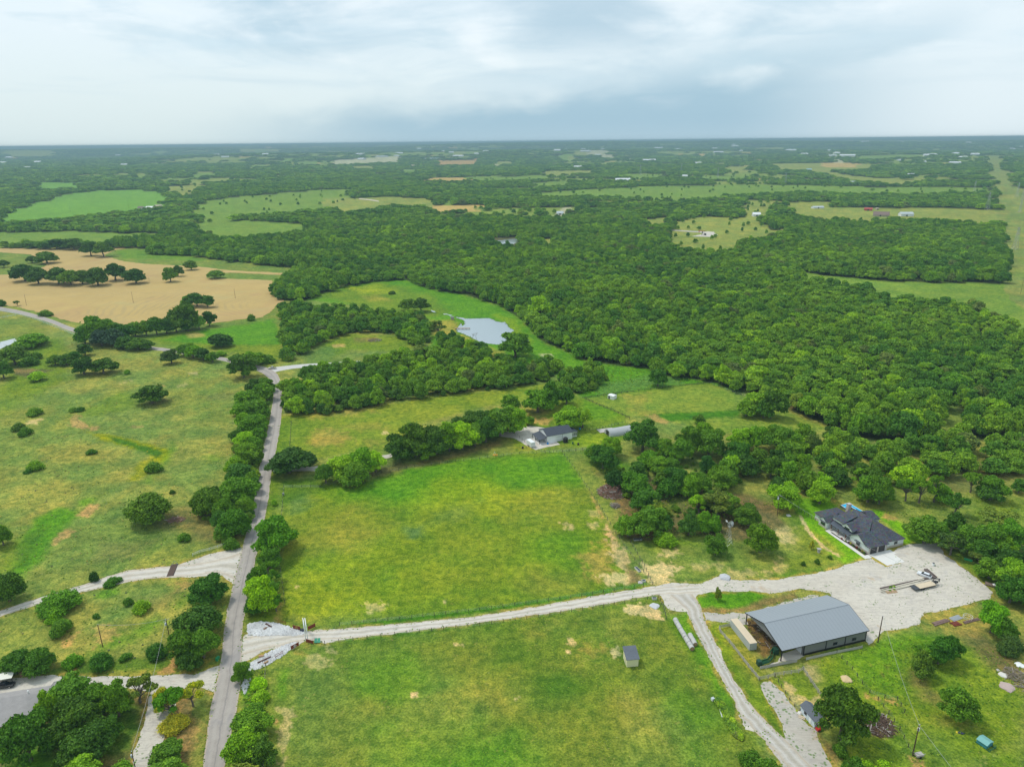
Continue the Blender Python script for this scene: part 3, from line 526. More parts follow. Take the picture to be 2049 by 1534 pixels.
 ([(1870,1160),(1960,1110),(2000,1180),(1990,1220),(1900,1260),(1830,1262),(1900,1215)], 'pasture', 4, 4, .8), ([(1840,1230),(1920,1225),(1990,1250),(1940,1268),(1850,1262)], 'orange', 4, 4, .45), ([(1890,1095),(1930,1110),(1990,1160),(1985,1175),(1930,1130)], 'mid', 2, 2, .8),
 # small-holding around the white barn
 ([(1030,905),(1090,898),(1165,892),(1250,880),(1260,832),(1170,797),(1110,780),(1090,830),(1030,850),(1020,880)], 'mid', 3, 2, 1), ([(1135,880),(1210,870),(1215,890),(1150,895)], 'lime', 3, 3, .7), ([(1030,895),(1130,888),(1130,893),(1040,900)], 'yellow', 2, 2, .6), ([(1060,835),(1105,838),(1095,848),(1060,845)], 'soil', 2, 3, .65), ([(1170,800),(1230,815),(1250,832),(1190,840),(1150,830)], 'lush', 6, 4, .6),
 ([(960,915),(1030,905),(1000,870),(930,900),(870,920)], 'pasture', 4, 3, .9), ([(830,925),(930,898),(1000,880),(1005,890),(930,912),(830,938)], 'brown', 3, 2, .7), ([(740,940),(800,925),(830,930),(800,945),(700,970)], 'brown', 3, 2, .7),
 ([(1195,728),(1290,738),(1330,752),(1370,757),(1440,768),(1480,785),(1420,770),(1170,798),(1150,780)], 'lush', 3, 3, 1), ([(1200,770),(1330,745),(1360,765),(1200,790)], 'blue', 6, 6, .5), ([(1170,797),(1360,772),(1420,767),(1475,790),(1530,800),(1600,835),(1660,858),(1500,875),(1330,840),(1260,832)], 'field2', 2, 2, 1),
 ([(1240,795),(1300,785),(1290,815),(1330,838),(1270,832)], 'orange', 6, 5, .3), ([(1305,828),(1480,820),(1480,832),(1340,842)], 'lushv', 1, 1, 1), ([(1290,832),(1310,828),(1340,845),(1330,850)], 'soil', 1, 1, .7), ([(1575,795),(1590,800),(1600,820),(1580,822)], 'brown', 2, 2, .6),
 ([(1870,815),(1910,812),(1940,852),(1925,885),(1890,875)], 'pasture', 4, 3, 1),
]
KEY['reed'] = (.22, .25, .004, .2); KEY['fieldy'] = (.185, .245, .032, .4); KEY['lawn'] = (.14, .33, .010, .15); KEY['lushv'] = (.050, .165, .010, .1); KEY['mid2'] = (.135, .195, .035, .6); KEY['field2'] = (.165, .245, .045, .4); KEY['bog'] = (.05, .15, .010, .1)
KEY['soilp'] = (.50, .36, .24, .5); KEY['sandb'] = (.48, .38, .26, .5); KEY['brownd'] = (.17, .11, .055, .4)
def build_ground():
    az = np.concatenate([np.arange(-180, -46, 6), np.arange(-46, -38, .5), np.arange(-38, 38.001, .13), np.arange(38.5, 46, .5), np.arange(46, 180, 6)])
    dep = np.concatenate([[89.9, 80, 70, 62, 56], np.arange(52, 3, -.125), np.arange(3, .36, -.05), [.33, .29, .25, .22, .19]])
    r = H/np.tan(np.radians(dep)); r[-1] = 45000
    A, Rr = np.meshgrid(np.radians(az), r); P = np.stack([Rr*np.sin(A), Rr*np.cos(A)], -1).reshape(-1, 2)
    na, nr = len(az), len(r); n = len(P)
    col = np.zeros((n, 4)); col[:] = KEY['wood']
    rad = np.hypot(P[:, 0], P[:, 1])
    near = ~inside(P, GREAT); col[near] = KEY['olive']
    cl = clearing(P)*(~near); hue = vnoise(P, 310, 66)[:, None]; k1, k2, k3 = (np.array(KEY[q]) for q in ('farm', 'farmpale', 'tan'))
    oc = k1*(1-hue)+k2*hue; t3 = ((vnoise(P, 240, 67) > .83)*.75)[:, None]; oc = oc*(1-t3)+k3*t3; col = col*(1-cl[:, None])+oc*cl[:, None]
    for poly, key in OPENW:
        c = poly.mean(0); rr = np.hypot(*c); m = rr*.002+1
        bb = (P[:, 0] > poly[:, 0].min()-3*m) & (P[:, 0] < poly[:, 0].max()+3*m) & (P[:, 1] > poly[:, 1].min()-3*m) & (P[:, 1] < poly[:, 1].max()+3*m)
        ix = np.nonzero(bb)[0]
        if not len(ix): continue
        ix = ix[inside(warp(P[ix]), poly)]
        k = np.array(KEY[key]); v = fbm(P[ix], 45, 4)[:, None]
        vv = (.85+.3*v)
        if key == 'corr':
            s = fbm(P[ix]*np.array([1., .25]), 16, 8)[:, None]; k = k*(1-.5*smooth((s-.5)*5)) + np.array(KEY['farm'])*.5*smooth((s-.5)*5)
        col[ix] = k; col[ix, :3] *= vv if vv.shape == (len(ix), 1) else 1
    for pts, key, fe, rag, st in PATCH:
        poly = W(pts); m = fe+rag+2
        ix = np.nonzero((P[:, 0] > poly[:, 0].min()-m) & (P[:, 0] < poly[:, 0].max()+m) & (P[:, 1] > poly[:, 1].min()-m) & (P[:, 1] < poly[:, 1].max()+m))[0]
        if not len(ix): continue
        Q = P[ix]; d = sdist(Q, poly) + (fbm(Q, max(rag*2.2, 1.5), len(pts))-.5)*rag*2.4
        if key in ('sand', 'soil', 'sandb', 'soilp', 'orange'): d += (vnoise(Q, 1.6, 31)-.5)*rag*1.3
        if key in ('sand', 'soil', 'sandb', 'soilp', 'orange'): fe = fe*.45; d += (vnoise(Q, .8, 37)-.5)*rag*.9
        if fe >= 5: st = min(1, st*(1.2 if key not in ('yellow', 'orange') else .85)); fe *= .7
        a = st*smooth(.5-d/(2*fe)); a = a[:, None]; col[ix] = col[ix]*(1-a) + np.array(KEY[key])*a
    # worn soil along the gravel edges
    for pts in GRAVEL_EDGES:
        poly = W(pts); ix = np.nonzero((P[:, 0] > poly[:, 0].min()-3) & (P[:, 0] < poly[:, 0].max()+3) & (P[:, 1] > poly[:, 1].min()-3) & (P[:, 1] < poly[:, 1].max()+3))[0]
        Q = P[ix]; d = np.abs(sdist(Q, poly)) + (vnoise(Q, 2.2, 77)-.5)*2.2; a = (.5*smooth(1-d/1.3))[:, None]; col[ix] = col[ix]*(1-a)+np.array(KEY['orange'])*a*np.array([1.1, 1.05, 1.2, 1])
    # broad unevenness of the sward
    f = fbm(P, 26, 50); f2 = fbm(P, 7, 60); k = col[:, 3]*(rad < 3000)
    warm = np.array([1.26, 1.08, 1.0]); cool = np.array([.70, .90, .85])
    t = smooth((f-.32)*2.9)[:, None]; t2 = smooth((f2-.3)*2.5)[:, None]
    mul = (cool*(1-t)+warm*t)*(.86+.28*t2); col[:, :3] *= 1+(mul-1)*k[:, None]
    # small bare specks
    z = relief(P)
    V = np.column_stack([P, z])
    i = np.arange(nr-1)[:, None]*na + np.arange(na-1)[None, :]; i = i.reshape(-1)
    Fc = np.stack([i, i+1, i+na+1, i+na], 1)
    j = np.arange(nr-1)*na; Fc = np.vstack([Fc, np.stack([j+na-1, j, j+na, j+2*na-1], 1)])
    me = bpy.data.meshes.new('ground'); me.vertices.add(n); me.vertices.foreach_set('co', V.ravel())
    me.loops.add(len(Fc)*4); me.polygons.add(len(Fc)); me.loops.foreach_set('vertex_index', Fc[:, ::-1].ravel().astype(np.int32))
    me.polygons.foreach_set('loop_start', np.arange(0, len(Fc)*4, 4, dtype=np.int32)); me.polygons.foreach_set('loop_total', np.full(len(Fc), 4, dtype=np.int32))
    me.polygons.foreach_set('use_smooth', np.ones(len(Fc), bool))
    me.update(); me.validate()
    at = me.color_attributes.new('surface', 'FLOAT_COLOR', 'POINT'); at.data.foreach_set('color', col.astype(np.float32).ravel())
    o = bpy.data.objects.new('ground', me); COL.objects.link(o); tag(o, kind='structure')
    m = bpy.data.materials.new('grassland'); g = NG(nodes_of(m)); out = g.n('ShaderNodeOutputMaterial'); p = g.n('ShaderNodeBsdfPrincipled')
    a = g.n('ShaderNodeAttribute', attribute_name='surface'); c = a.outputs['Color']; dry = a.outputs['Alpha']; pos = g.geo()
    nA = g.noise(pos, .35, 5, .65, .3); nB = g.noise(pos, 1.6, 4, .7); nC = g.noise(g.vscale(pos, (1, 1, 1)), .055, 4, .6, .4)
    c = g.mix(g.mr(nC, .30, .70), g.mix(1., c, (.80, .90, .85), 'MULTIPLY'), g.mix(1., c, (1.22, 1.12, 1.05), 'MULTIPLY'))
    c = g.mix(g.mr(nA, .30, .72), g.mix(1., c, (.58, .70, .66), 'MULTIPLY'), g.mix(1., c, (1.46, 1.30, 1.25), 'MULTIPLY'))
    c = g.mix(g.mr(nB, .32, .68), g.mix(1., c, (.58, .66, .62), 'MULTIPLY'), g.mix(1., c, (1.38, 1.30, 1.35), 'MULTIPLY'))
    # dry straw flecks and dark weedy tufts
    v = g.vor(pos, .55); fl = g.math('MULTIPLY', g.mr(v.outputs['Distance'], .30, .10), g.mr(g.noise(pos, .11, 3), .48, .62)); fl = g.math('MULTIPLY', fl, dry)
    c = g.mix(g.math('MULTIPLY', fl, .55), c, (.36, .30, .13))
    v2 = g.vor(pos, .38); ft = g.math('MULTIPLY', g.mr(v2.outputs['Distance'], .34, .12), g.mr(g.noise(pos, .09, 3, .6), .50, .60))
    c = g.mix(g.math('MULTIPLY', ft, .5), c, g.mix(1., c, (.45, .72, .55), 'MULTIPLY'))
    v3 = g.vor(pos, .42); fw = g.math('MULTIPLY', g.mr(v3.outputs['Distance'], .10, .05), g.mr(g.noise(pos, .3, 2), .56, .60)); fw = g.math('MULTIPLY', fw, dry)
    c = g.mix(g.math('MULTIPLY', fw, .7), c, (.55, .52, .38))
    c = g.mix(1., c, (1.02, 1.0, .68), 'MULTIPLY')
    g.l(c, p.inputs['Base Color']); p.inputs['Roughness'].default_value = .95; p.inputs['Specular IOR Level'].default_value = .1
    bp = g.n('ShaderNodeBump'); bp.inputs['Strength'].default_value = .7; bp.inputs['Distance'].default_value = .35
    g.l(g.math('ADD', nA, g.math('MULTIPLY', nB, .5)), bp.inputs['Height']); g.l(bp.outputs[0], p.inputs['Normal'])
    g.l(p.outputs[0], out.inputs[0]); me.materials.append(m)
    return o

# ------------------------------------------------------------------ roads, drives, yards
def wob(P, amp, sc, seed=0): return (vnoise(P, sc, seed)-.5)*2*amp + (vnoise(P, sc*.35, seed+5)-.5)*amp
def ribbon(name, pairs, z, m, rag=.25, step=2.0):
    L = W([p[0] for p in pairs]); Rt = W([p[1] for p in pairs]); vs = []; us = []
    Ls, Rs = [], []
    n = len(L)
    def cr(P, i, t):
        p0, p1, p2, p3 = P[max(i-1, 0)], P[i], P[i+1], P[min(i+2, n-1)]
        return .5*((2*p1)+(-p0+p2)*t+(2*p0-5*p1+4*p2-p3)*t*t+(-p0+3*p1-3*p2+p3)*t**3)
    for i in range(n-1):
        k = max(2, int(np.linalg.norm((L[i+1]-L[i]+Rt[i+1]-Rt[i])/2)/step))
        for j in range(k): Ls.append(cr(L, i, j/k)); Rs.append(cr(Rt, i, j/k))
    Ls.append(L[-1]); Rs.append(Rt[-1]); Ls = np.array(Ls); Rs = np.array(Rs)
    d = Rs-Ls; wd = np.linalg.norm(d, axis=1)[:, None]; d = d/wd
    Ls = Ls+d*wob(Ls, rag, 2.5, 3)[:, None]; Rs = Rs+d*wob(Rs, rag, 2.5, 9)[:, None]
    q = 4
    for a, b in zip(Ls, Rs):
        for j in range(q+1): vs.append((*(a+(b-a)*j/q), z)); us.append(j/q)
    fs = [(i*(q+1)+j, i*(q+1)+j+1, (i+1)*(q+1)+j+1, (i+1)*(q+1)+j) for i in range(len(Ls)-1) for j in range(q)]
    o = mesh_obj(name, vs, fs, m); uv = o.data.uv_layers.new(name='UVMap')
    for lp in o.data.loops: uv.data[lp.index].uv = (us[lp.vertex_index], 0)
    if o.data.polygons[0].normal.z < 0: o.data.flip_normals()
    return tag(o, kind='structure')
def sheet(name, pts, z, m, rag=.5, step=1.0, seed=1, world=None, kind='structure'):
    P = W(pts) if world is None else np.array(world); Q = []
    n = len(P)
    for i in range(n):
        a, b = P[i], P[(i+1) % n]; k = max(1, int(np.linalg.norm(b-a)/step)) if rag > 0 else 1
        for j in range(k): Q.append(a+(b-a)*j/k)
    Q = np.array(Q)
    if rag > 0:
        t = np.roll(Q, -1, 0)-np.roll(Q, 1, 0); t /= np.linalg.norm(t, axis=1)[:, None]+1e-9; nn = np.stack([t[:, 1], -t[:, 0]], 1)
        Q = Q+nn*wob(Q, rag, max(2.2, rag*3), seed)[:, None]
    tri = tessellate_polygon([[Vector((q[0], q[1], 0)) for q in Q]])
    o = mesh_obj(name, [(q[0], q[1], z) for q in Q], tri, m)
    bm = bmesh.new(); bm.from_mesh(o.data)
    for f in bm.faces:
        if f.normal.z < 0: f.normal_flip()
    bm.to_mesh(o.data); bm.free()
    return tag(o, kind=kind) if kind else o

def asphalt_fn(g, pos, c):
    u = g.n('ShaderNodeSeparateXYZ'); tcx = g.n('ShaderNodeTexCoord'); g.l(tcx.outputs['UV'], u.inputs[0]); U = u.outputs[0]
    n = g.noise(pos, .5, 4, .65); U2 = g.math('ADD', U, g.math('MULTIPLY', g.math('SUBTRACT', n, .5), .10))
    tr = g.math('ADD', g.mr(g.math('ABSOLUTE', g.math('SUBTRACT', U2, .28)), .12, .03), g.mr(g.math('ABSOLUTE', g.math('SUBTRACT', U2, .72)), .12, .03))
    c = g.mix(g.math('MULTIPLY', tr, .35), c, (.42, .385, .345))
    mid = g.mr(g.math('ABSOLUTE', g.math('SUBTRACT', U2, .52)), .05, .01); c = g.mix(g.math('MULTIPLY', mid, .45), c, (.18, .17, .17))
    pt = g.mr(g.noise(pos, .07, 4, .6, 1.0), .56, .66); c = g.mix(g.math('MULTIPLY', pt, .45), c, (.23, .22, .225))
    e = g.mr(g.math('ABSOLUTE', g.math('SUBTRACT', U2, .5)), .40, .5); return g.mix(g.math('MULTIPLY', e, .6), c, (.50, .40, .31))
ASPH = mat('asphalt', (.35, .315, .285), .9, var=.26, vscale=3, spec=.2, fn=asphalt_fn)
def gravel_fn(weeds, dirt=.5):
    def fn(g, pos, c):
        c = g.mix(g.mr(g.noise(pos, .22, 5, .65, .6), .50, .72), c, g.mix(1., c, (.84, .85, .90), 'MULTIPLY'))
        c = g.mix(g.math('MULTIPLY', g.mr(g.noise(pos, .13, 5, .7, .9), .60, .70), dirt), c, (.46, .35, .23))
        c = g.mix(g.math('MULTIPLY', g.mr(g.noise(pos, .9, 3, .7), .54, .70), .45), c, (.27, .255, .24))
        wv = g.noise(g.vscale(pos, (.05, .32, 1)), 1.0, 5, .6, 2.2); rut = g.math('ABSOLUTE', g.math('SUBTRACT', wv, .5)); c = g.mix(g.math('MULTIPLY', g.mr(rut, .035, .006), .40), c, (.29, .26, .23))
        c = g.mix(g.math('MULTIPLY', g.mr(g.noise(pos, .035, 3, .6, .5), .45, .65), .35), c, (.47, .42, .35))
        v = g.vor(pos, .9); f = g.math('MULTIPLY', g.mr(v.outputs['Distance'], .42, .2), g.mr(g.noise(pos, .10, 4, .65), .60-weeds*.16, .68-weeds*.16))
        c = g.mix(g.math('MULTIPLY', f, .85), c, (.11, .19, .05)); return c
    return fn
GRAV = mat('pale_gravel', (.575, .53, .455), .95, var=.13, vscale=4, spec=.15, fn=gravel_fn(.1, .45))
GRAV_Y = mat('yard_gravel', (.555, .515, .445), .95, var=.15, vscale=4, spec=.15, fn=gravel_fn(.35, .75))
GRAV_W = mat('weedy_gravel', (.45, .42, .37), .95, var=.2, vscale=3, spec=.15, fn=gravel_fn(1.0, .9))
CONC = mat('concrete', (.64, .63, .60), .85, var=.06, vscale=1)
ROCK = mat('shaded_rock_gaps', (.24, .24, .24), .9, var=.3, vscale=2.5, fn=lambda g, pos, c: g.mix(g.mr(g.vor(pos, 2.2, 'DISTANCE_TO_EDGE').outputs[0], .07, .0), c, (.22, .22, .23)))  # bed colour darkened to stand in for shade between the loose stones
def stubble_fn(g, pos, c):
    sx = g.n('ShaderNodeSeparateXYZ'); g.l(pos, sx.inputs[0])
    cx = g.math('SUBTRACT', sx.outputs[0], -205.); cy = g.math('SUBTRACT', sx.outputs[1], 700.)
    rr = g.math('SQRT', g.math('ADD', g.math('MULTIPLY', cx, cx), g.math('MULTIPLY', g.math('MULTIPLY', cy, cy), 1.6)))
    rr = g.math('ADD', rr, g.math('MULTIPLY', g.noise(pos, .012, 3), 40)); fr = g.math('FRACT', g.math('DIVIDE', rr, 7.5))
    k = g.math('MULTIPLY', g.math('MULTIPLY', g.mr(fr, .0, .3), g.mr(fr, .65, .35)), g.mr(g.noise(pos, .012, 3, .6), .38, .6))
    c = g.mix(g.math('MULTIPLY', k, .5), c, (.34, .26, .13))
    c = g.mix(g.math('MULTIPLY', g.mr(g.noise(pos, .010, 4, .6, .8), .5, .66), .5), c, (.40, .25, .12))
    c = g.mix(g.math('MULTIPLY', g.mr(g.noise(pos, .018, 5, .65, .6), .54, .72), .45), c, (.42, .37, .16)); return c
STUB = mat('wheat_stubble', (.46, .33, .125), .95, var=.16, vscale=.3, spec=.1, fn=stubble_fn)

DRIVE = [(489,1269),(592,1262),(656,1259),(745,1253),(850,1244),(960,1232),(1112,1206),(1214,1188),(1303,1174),(1345,1164),(1400,1168),(1425,1158),(1440,1152),(1470,1160),(1560,1159),(1650,1143),(1728,1120),(1742,1116),(1771,1134),(1804,1125),(1785,1104),(1806,1091),
 (1838,1087),(1880,1087),(1890,1109),(1924,1134),(1963,1163),(1990,1186),(1973,1199),(1924,1212),(1885,1222),(1846,1226),(1840,1248),(1816,1255),(1770,1262),(1738,1290),(1700,1250),(1660,1185),(1600,1178),(1540,1187),(1500,1182),(1425,1184),(1398,1190),(1393,1196),(1409,1244),(1424,1269),(1442,1302),(1451,1334),(1482,1381),(1510,1424),(1540,1470),
 (1490,1460),(1478,1424),(1467,1396),(1427,1328),(1391,1259),(1376,1224),(1340,1220),(1325,1200),(1318,1189),(1290,1192),(1214,1208),(1087,1227),(960,1245),(880,1256),(783,1267),(694,1276),(650,1287),(612,1280),(590,1290),(541,1298),(510,1312),(480,1330),(482,1312),(484,1287)]
DRIVE_WEST = [(484,1094),(419,1108),(380,1122),(355,1130),(254,1141),(203,1157),(134,1179),(60,1201),(0,1221),(-80,1246),(-80,1262),(0,1233),(80,1207),(152,1187),(254,1164),(317,1154),(381,1155),(444,1150),(476,1176),(480,1130)]
DRIVE_SW = [(446,1328),(393,1347),(300,1352),(178,1353),(110,1351),(89,1352),(40,1356),(-60,1360),(-60,1420),(40,1395),(180,1378),(250,1376),(302,1380),(290,1440),(270,1500),(255,1600),(300,1600),(322,1500),(335,1440),(362,1385),(380,1366),(429,1384),(436,1350)]
DRIVE_S = [(1519,1367),(1541,1363),(1566,1385),(1598,1427),(1632,1462),(1648,1501),(1672,1540),(1690,1600),(1580,1620),(1566,1530),(1545,1500),(1530,1475),(1500,1455),(1478,1430),(1515,1428),(1560,1470),(1572,1478),(1560,1440),(1537,1400)]
DRIVE_BARN = [(1409,1226),(1430,1228),(1500,1224),(1560,1207),(1600,1196),(1640,1188),(1640,1200),(1560,1222),(1492,1238),(1497,1248),(1460,1246),(1412,1240)]
DRIVE_HOUSE = [(1105,858),(1078,854),(1060,852),(1020,862),(1000,868),(1000,873),(1028,876),(1055,892),(1072,900),(1100,893),(1120,889),(1110,880),(1125,866)]
DRIVE_LANE = [(545,941),(555,935),(580,935),(625,933),(680,930),(720,926),(760,912),(800,904),(830,900),(830,905),(800,910),(765,919),(725,934),(670,944),(620,942),(550,944)]
GRAVEL_EDGES = [DRIVE, DRIVE_WEST, DRIVE_SW, DRIVE_S]
ground = build_ground()
MAIN = [((402,1590),(447,1590)),((406,1534),(449,1534)),((416,1455),(466,1455)),((429,1378),(480,1378)),((441,1322),(483,1320)),((449,1259),(485,1259)),((457,1211),(493,1211)),((467,1165),(502,1165)),((485,1096),(516,1096)),((493,1064),(524,1064)),((504,1005),(536,1005)),((517,944),(544,944)),((526,903),(552,903)),
 ((537,852),(561,852)),((543,820),(564,820)),((547,792),(564,788)),((545,772),(562,766)),((538,758),(557,752)),((528,749),(546,741)),((512,741),(526,733)),((485,733),(492,726)),((462,726),(468,720)),((436,720),(441,714)),((395,713),(398,708)),((330,703),(333,697)),((295,698),(297,692)),((220,682),(223,675)),((145,664),(148,656)),((100,646),(103,639)),((50,631),(52,624)),((0,622),(2,614)),((-120,598),(-120,590)),((-400,560),(-400,553))]
ribbon('road', MAIN, .055, ASPH, .22)
ribbon('side_road', [((530,740),(543,749)),((548,735),(552,744)),((580,731),(583,738)),((612,728),(615,735)),((652,726),(654,733)),((720,722),(722,729))], .045, mat('pale_asphalt', (.50, .49, .47), .9, var=.1), .15)
sheet('ranch_drive', DRIVE, .025, GRAV_Y, .45, 1.0)
def track_fn(g, pos, c):
    c = gravel_fn(.1, .5)(g, pos, c); u = g.n('ShaderNodeSeparateXYZ'); tcx = g.n('ShaderNodeTexCoord'); g.l(tcx.outputs['UV'], u.inputs[0]); n = g.noise(pos, .4, 4, .65)
    U2 = g.math('ADD', u.outputs[0], g.math('MULTIPLY', g.math('SUBTRACT', n, .5), .16)); md = g.mr(g.math('ABSOLUTE', g.math('SUBTRACT', U2, .5)), .13, .03)
    c = g.mix(g.math('MULTIPLY', md, .55), c, (.34, .31, .25)); e = g.mr(g.math('ABSOLUTE', g.math('SUBTRACT', U2, .5)), .34, .46); c = g.mix(g.math('MULTIPLY', e, .6), c, (.42, .34, .25))
    tr = g.mr(g.math('ABSOLUTE', g.math('SUBTRACT', g.math('ABSOLUTE', g.math('SUBTRACT', U2, .5)), .22)), .09, .02); return g.mix(g.math('MULTIPLY', tr, .4), c, (.56, .55, .53))
TRACK = mat('drive_gravel', (.575, .53, .455), .95, var=.13, vscale=4, spec=.15, fn=track_fn)
ribbon('drive_lane', [((484,1310),(486,1275)),((560,1292),(556,1266)),((612,1281),(608,1262)),((694,1276),(692,1257)),((783,1267),(780,1249)),((960,1245),(958,1232)),((1087,1226),(1084,1211)),((1214,1207),(1212,1189)),((1303,1191),(1302,1176)),((1400,1185),(1398,1170))], .037, TRACK, .4)
ribbon('drive_lane', [((1340,1190),(1385,1188)),((1372,1216),(1402,1212)),((1391,1255),(1414,1252)),((1427,1324),(1448,1322)),((1466,1392),(1484,1384)),((1480,1424),(1508,1418)),((1530,1480),(1560,1470)),((1585,1545),(1625,1535))], .041, mat('weedy_track', (.46, .43, .38), .95, var=.2, vscale=3, spec=.15, fn=track_fn), .5)
ribbon('drive_lane', [((484,1105),(479,1165)),((440,1118),(440,1146)),((390,1128),(392,1150)),((355,1131),(355,1153)),((254,1142),(254,1163)),((203,1158),(203,1175)),((134,1180),(134,1192)),((60,1202),(60,1213)),((0,1222),(0,1232)),((-70,1244),(-70,1256))], .034, TRACK, .35)
sheet('gravel_drive', DRIVE_WEST, .025, GRAV, .3, 1.0, 4)
sheet('gravel_drive', DRIVE_SW, .022, GRAV_Y, .4, 1.0, 5)
sheet('gravel_drive', DRIVE_S, .032, GRAV_W, .6, 1.0, 6)
sheet('gravel_drive', DRIVE_BARN, .018, GRAV_W, .6, 1.0, 7)
sheet('gravel_drive', [(1376,1224),(1391,1259),(1427,1328),(1467,1396),(1490,1450),(1515,1450),(1510,1424),(1482,1381),(1451,1334),(1424,1269),(1405,1225)], .036, GRAV_W, .5, 1.0, 8)
sheet('gravel_yard', DRIVE_HOUSE, .025, GRAV, .25, 1.0, 9)
sheet('lane', DRIVE_LANE, .025, GRAV_Y, .25, 1.0, 10)
sheet('barn_floor', [(1530,1338),(1562,1325),(1600,1318),(1610,1312),(1602,1296),(1590,1300),(1566,1306),(1556,1322),(1545,1325)], .04, GRAV, .3, .8, 2)
sheet('wheat_field', [(-900,497),(0,497),(169,497),(288,493),(232,500),(207,511),(246,523),(302,529),(386,532),(457,541),(583,547),(583,552),(480,546),(420,546),(414,556),(545,561),(548,592),(569,599),(545,620),(527,634),(430,646),(300,656),(150,646),(100,632),(60,620),(0,607),(-300,570),(-900,560),(-300,552),(0,550),(40,548),(95,531),(60,509),(0,505),(-300,506),(-900,512)], .10, STUB, 1.6, 4, 3)
for q in ([(236,503),(250,500),(262,505),(250,510)], [(440,653),(428,612),(448,608),(440,616)]): pass
# ponds
wm = bpy.data.materials.new('pond_water'); g = NG(nodes_of(wm)); o_ = g.n('ShaderNodeOutputMaterial'); p_ = g.n('ShaderNodeBsdfPrincipled')
p_.inputs['Base Color'].default_value = (.10, .12, .10, 1); p_.inputs['Roughness'].default_value = .06; p_.inputs['IOR'].default_value = 1.333; p_.inputs['Specular IOR Level'].default_value = 1.0
bp_ = g.n('ShaderNodeBump'); bp_.inputs['Strength'].default_value = .06; g.l(g.noise(g.geo(), 1.2, 3), bp_.inputs['Height']); g.l(bp_.outputs[0], p_.inputs['Normal'])
p_.inputs['Metallic'].default_value = 0.0; gl_ = g.n('ShaderNodeBsdfGlossy'); gl_.inputs['Color'].default_value = (.97, .98, .98, 1); gl_.inputs['Roughness'].default_value = .28; g.l(bp_.outputs[0], gl_.inputs['Normal'])
mx_ = g.n('ShaderNodeMixShader'); lw = g.n('ShaderNodeLayerWeight'); lw.inputs['Blend'].default_value = .93; g.l(lw.outputs['Fresnel'], mx_.inputs[0]); g.l(p_.outputs[0], mx_.inputs[1]); g.l(gl_.outputs[0], mx_.inputs[2]); g.l(mx_.outputs[0], o_.inputs[0])
z3 = lambda x, y: (840+x/8.54, 600+y/8.54)
POND = [z3(*p) for p in [(600,290),(700,300),(800,320),(950,318),(1080,315),(1180,312),(1260,335),(1300,365),(1400,385),(1450,372),(1500,430),(1540,480),(1610,520),(1560,560),(1500,640),(1460,760),(1300,762),(1150,745),(1030,715),(930,670),(840,620),(760,590),(700,560),(640,545),(615,520),(650,470),(700,400),(720,395),(720,440),(760,420),(770,370),(720,335),(640,310)]]
sheet('pond', POND, .05, wm, .35, 1.2, 2)
sheet('pond', [z3(*p) for p in [(1780,680),(1850,680),(1865,700),(1800,695)]], .04, wm, .2, 1)
sheet('creek', [z3(*p) for p in [(400,236),(460,236),(490,248),(560,262),(520,275),(470,252),(410,250)]], .04, wm, .2, 1)
sheet('creek', [z3(*p) for p in [(180,172),(260,195),(270,212),(220,208)]], .04, wm, .2, 1)
sheet('pond', [(988,482),(1008,480),(1032,477),(1039,483),(1026,489),(1004,490)], .05, wm, 1, 3)
sheet('pond', [(-60,700),(0,684),(30,677),(34,683),(10,694),(0,698),(-60,716)], .04, wm, .4, 1)
sheet('pond', [(345,404),(383,402),(383,409),(350,410)], .05, wm, 2, 5); sheet('pond', [(376,416),(394,416),(394,418),(376,418)], .05, wm, 1, 5)
# ------------------------------------------------------------------ trees
ORD = ['first', 'second', 'third', 'fourth', 'fifth', 'sixth', 'seventh', 'eighth', 'ninth', 'tenth', 'eleventh', 'twelfth', 'thirteenth', 'fourteenth', 'fifteenth', 'sixteenth', 'seventeenth', 'eighteenth', 'nineteenth', 'twentieth', 'twenty-first', 'twenty-second', 'twenty-third', 'twenty-fourth']
NTREE = [0]
def place_tree(cx, yb, w, h, style, colr, label, cat='tree', group=None, name=None, jitter=True):
    """crown centre column cx, foot row yb, crown width and tree height as seen (photo pixels)"""
    lean = (cx-CX)/(4990-yb)*h*.6
    b = G(cx-lean, yb); ppm = PR(b)[2]; v = (yb-CY)/F
    wm_ = w/ppm*(1.16 if style == 'wood' else 1.08); k = (math.cos(PITCH)-v*math.sin(PITCH)); hm = h/(ppm*k) - wm_*.5*(H/math.hypot(b.x, b.y))*.55
    hm = max(hm, wm_*.45, .8)
    return tree_at(b.x, b.y, wm_, hm, style, colr, label, cat, group, name, 'hi' if ppm > 3.6 and w > 34 else 'mid')
def tree_at(x, y, wm_, hm, style, colr, label, cat, group, name=None, lod='mid'):
    NTREE[0] += 1; i = NTREE[0]
    cm, tm = template(style, i % 3 if lod != 'lo' else 0, lod)
    name = name or {'bush': 'shrub'}.get(style, 'oak_tree' if style in ('oak', 'wood') else 'tree')
    e = thing(name, label, cat, (x, y, 0), random.uniform(0, 6.28), group)
    e.scale = (wm_/10*random.uniform(.94, 1.06), wm_/10*random.uniform(.94, 1.06), hm/8.2)
    c = bpy.data.objects.new('crown' if cat == 'tree' else 'foliage', cm); COL.objects.link(c); c.parent = e
    r = random.uniform(.88, 1.12); cc = COLS[colr] if isinstance(colr, str) else colr; c.color = (cc[0]*r, cc[1]*r, cc[2], 0)
    if style != 'round' or cat == 'tree':
        t = bpy.data.objects.new('trunk' if cat == 'tree' else 'stems', tm); COL.objects.link(t); t.parent = e
    if '--' in '': pass
    return e
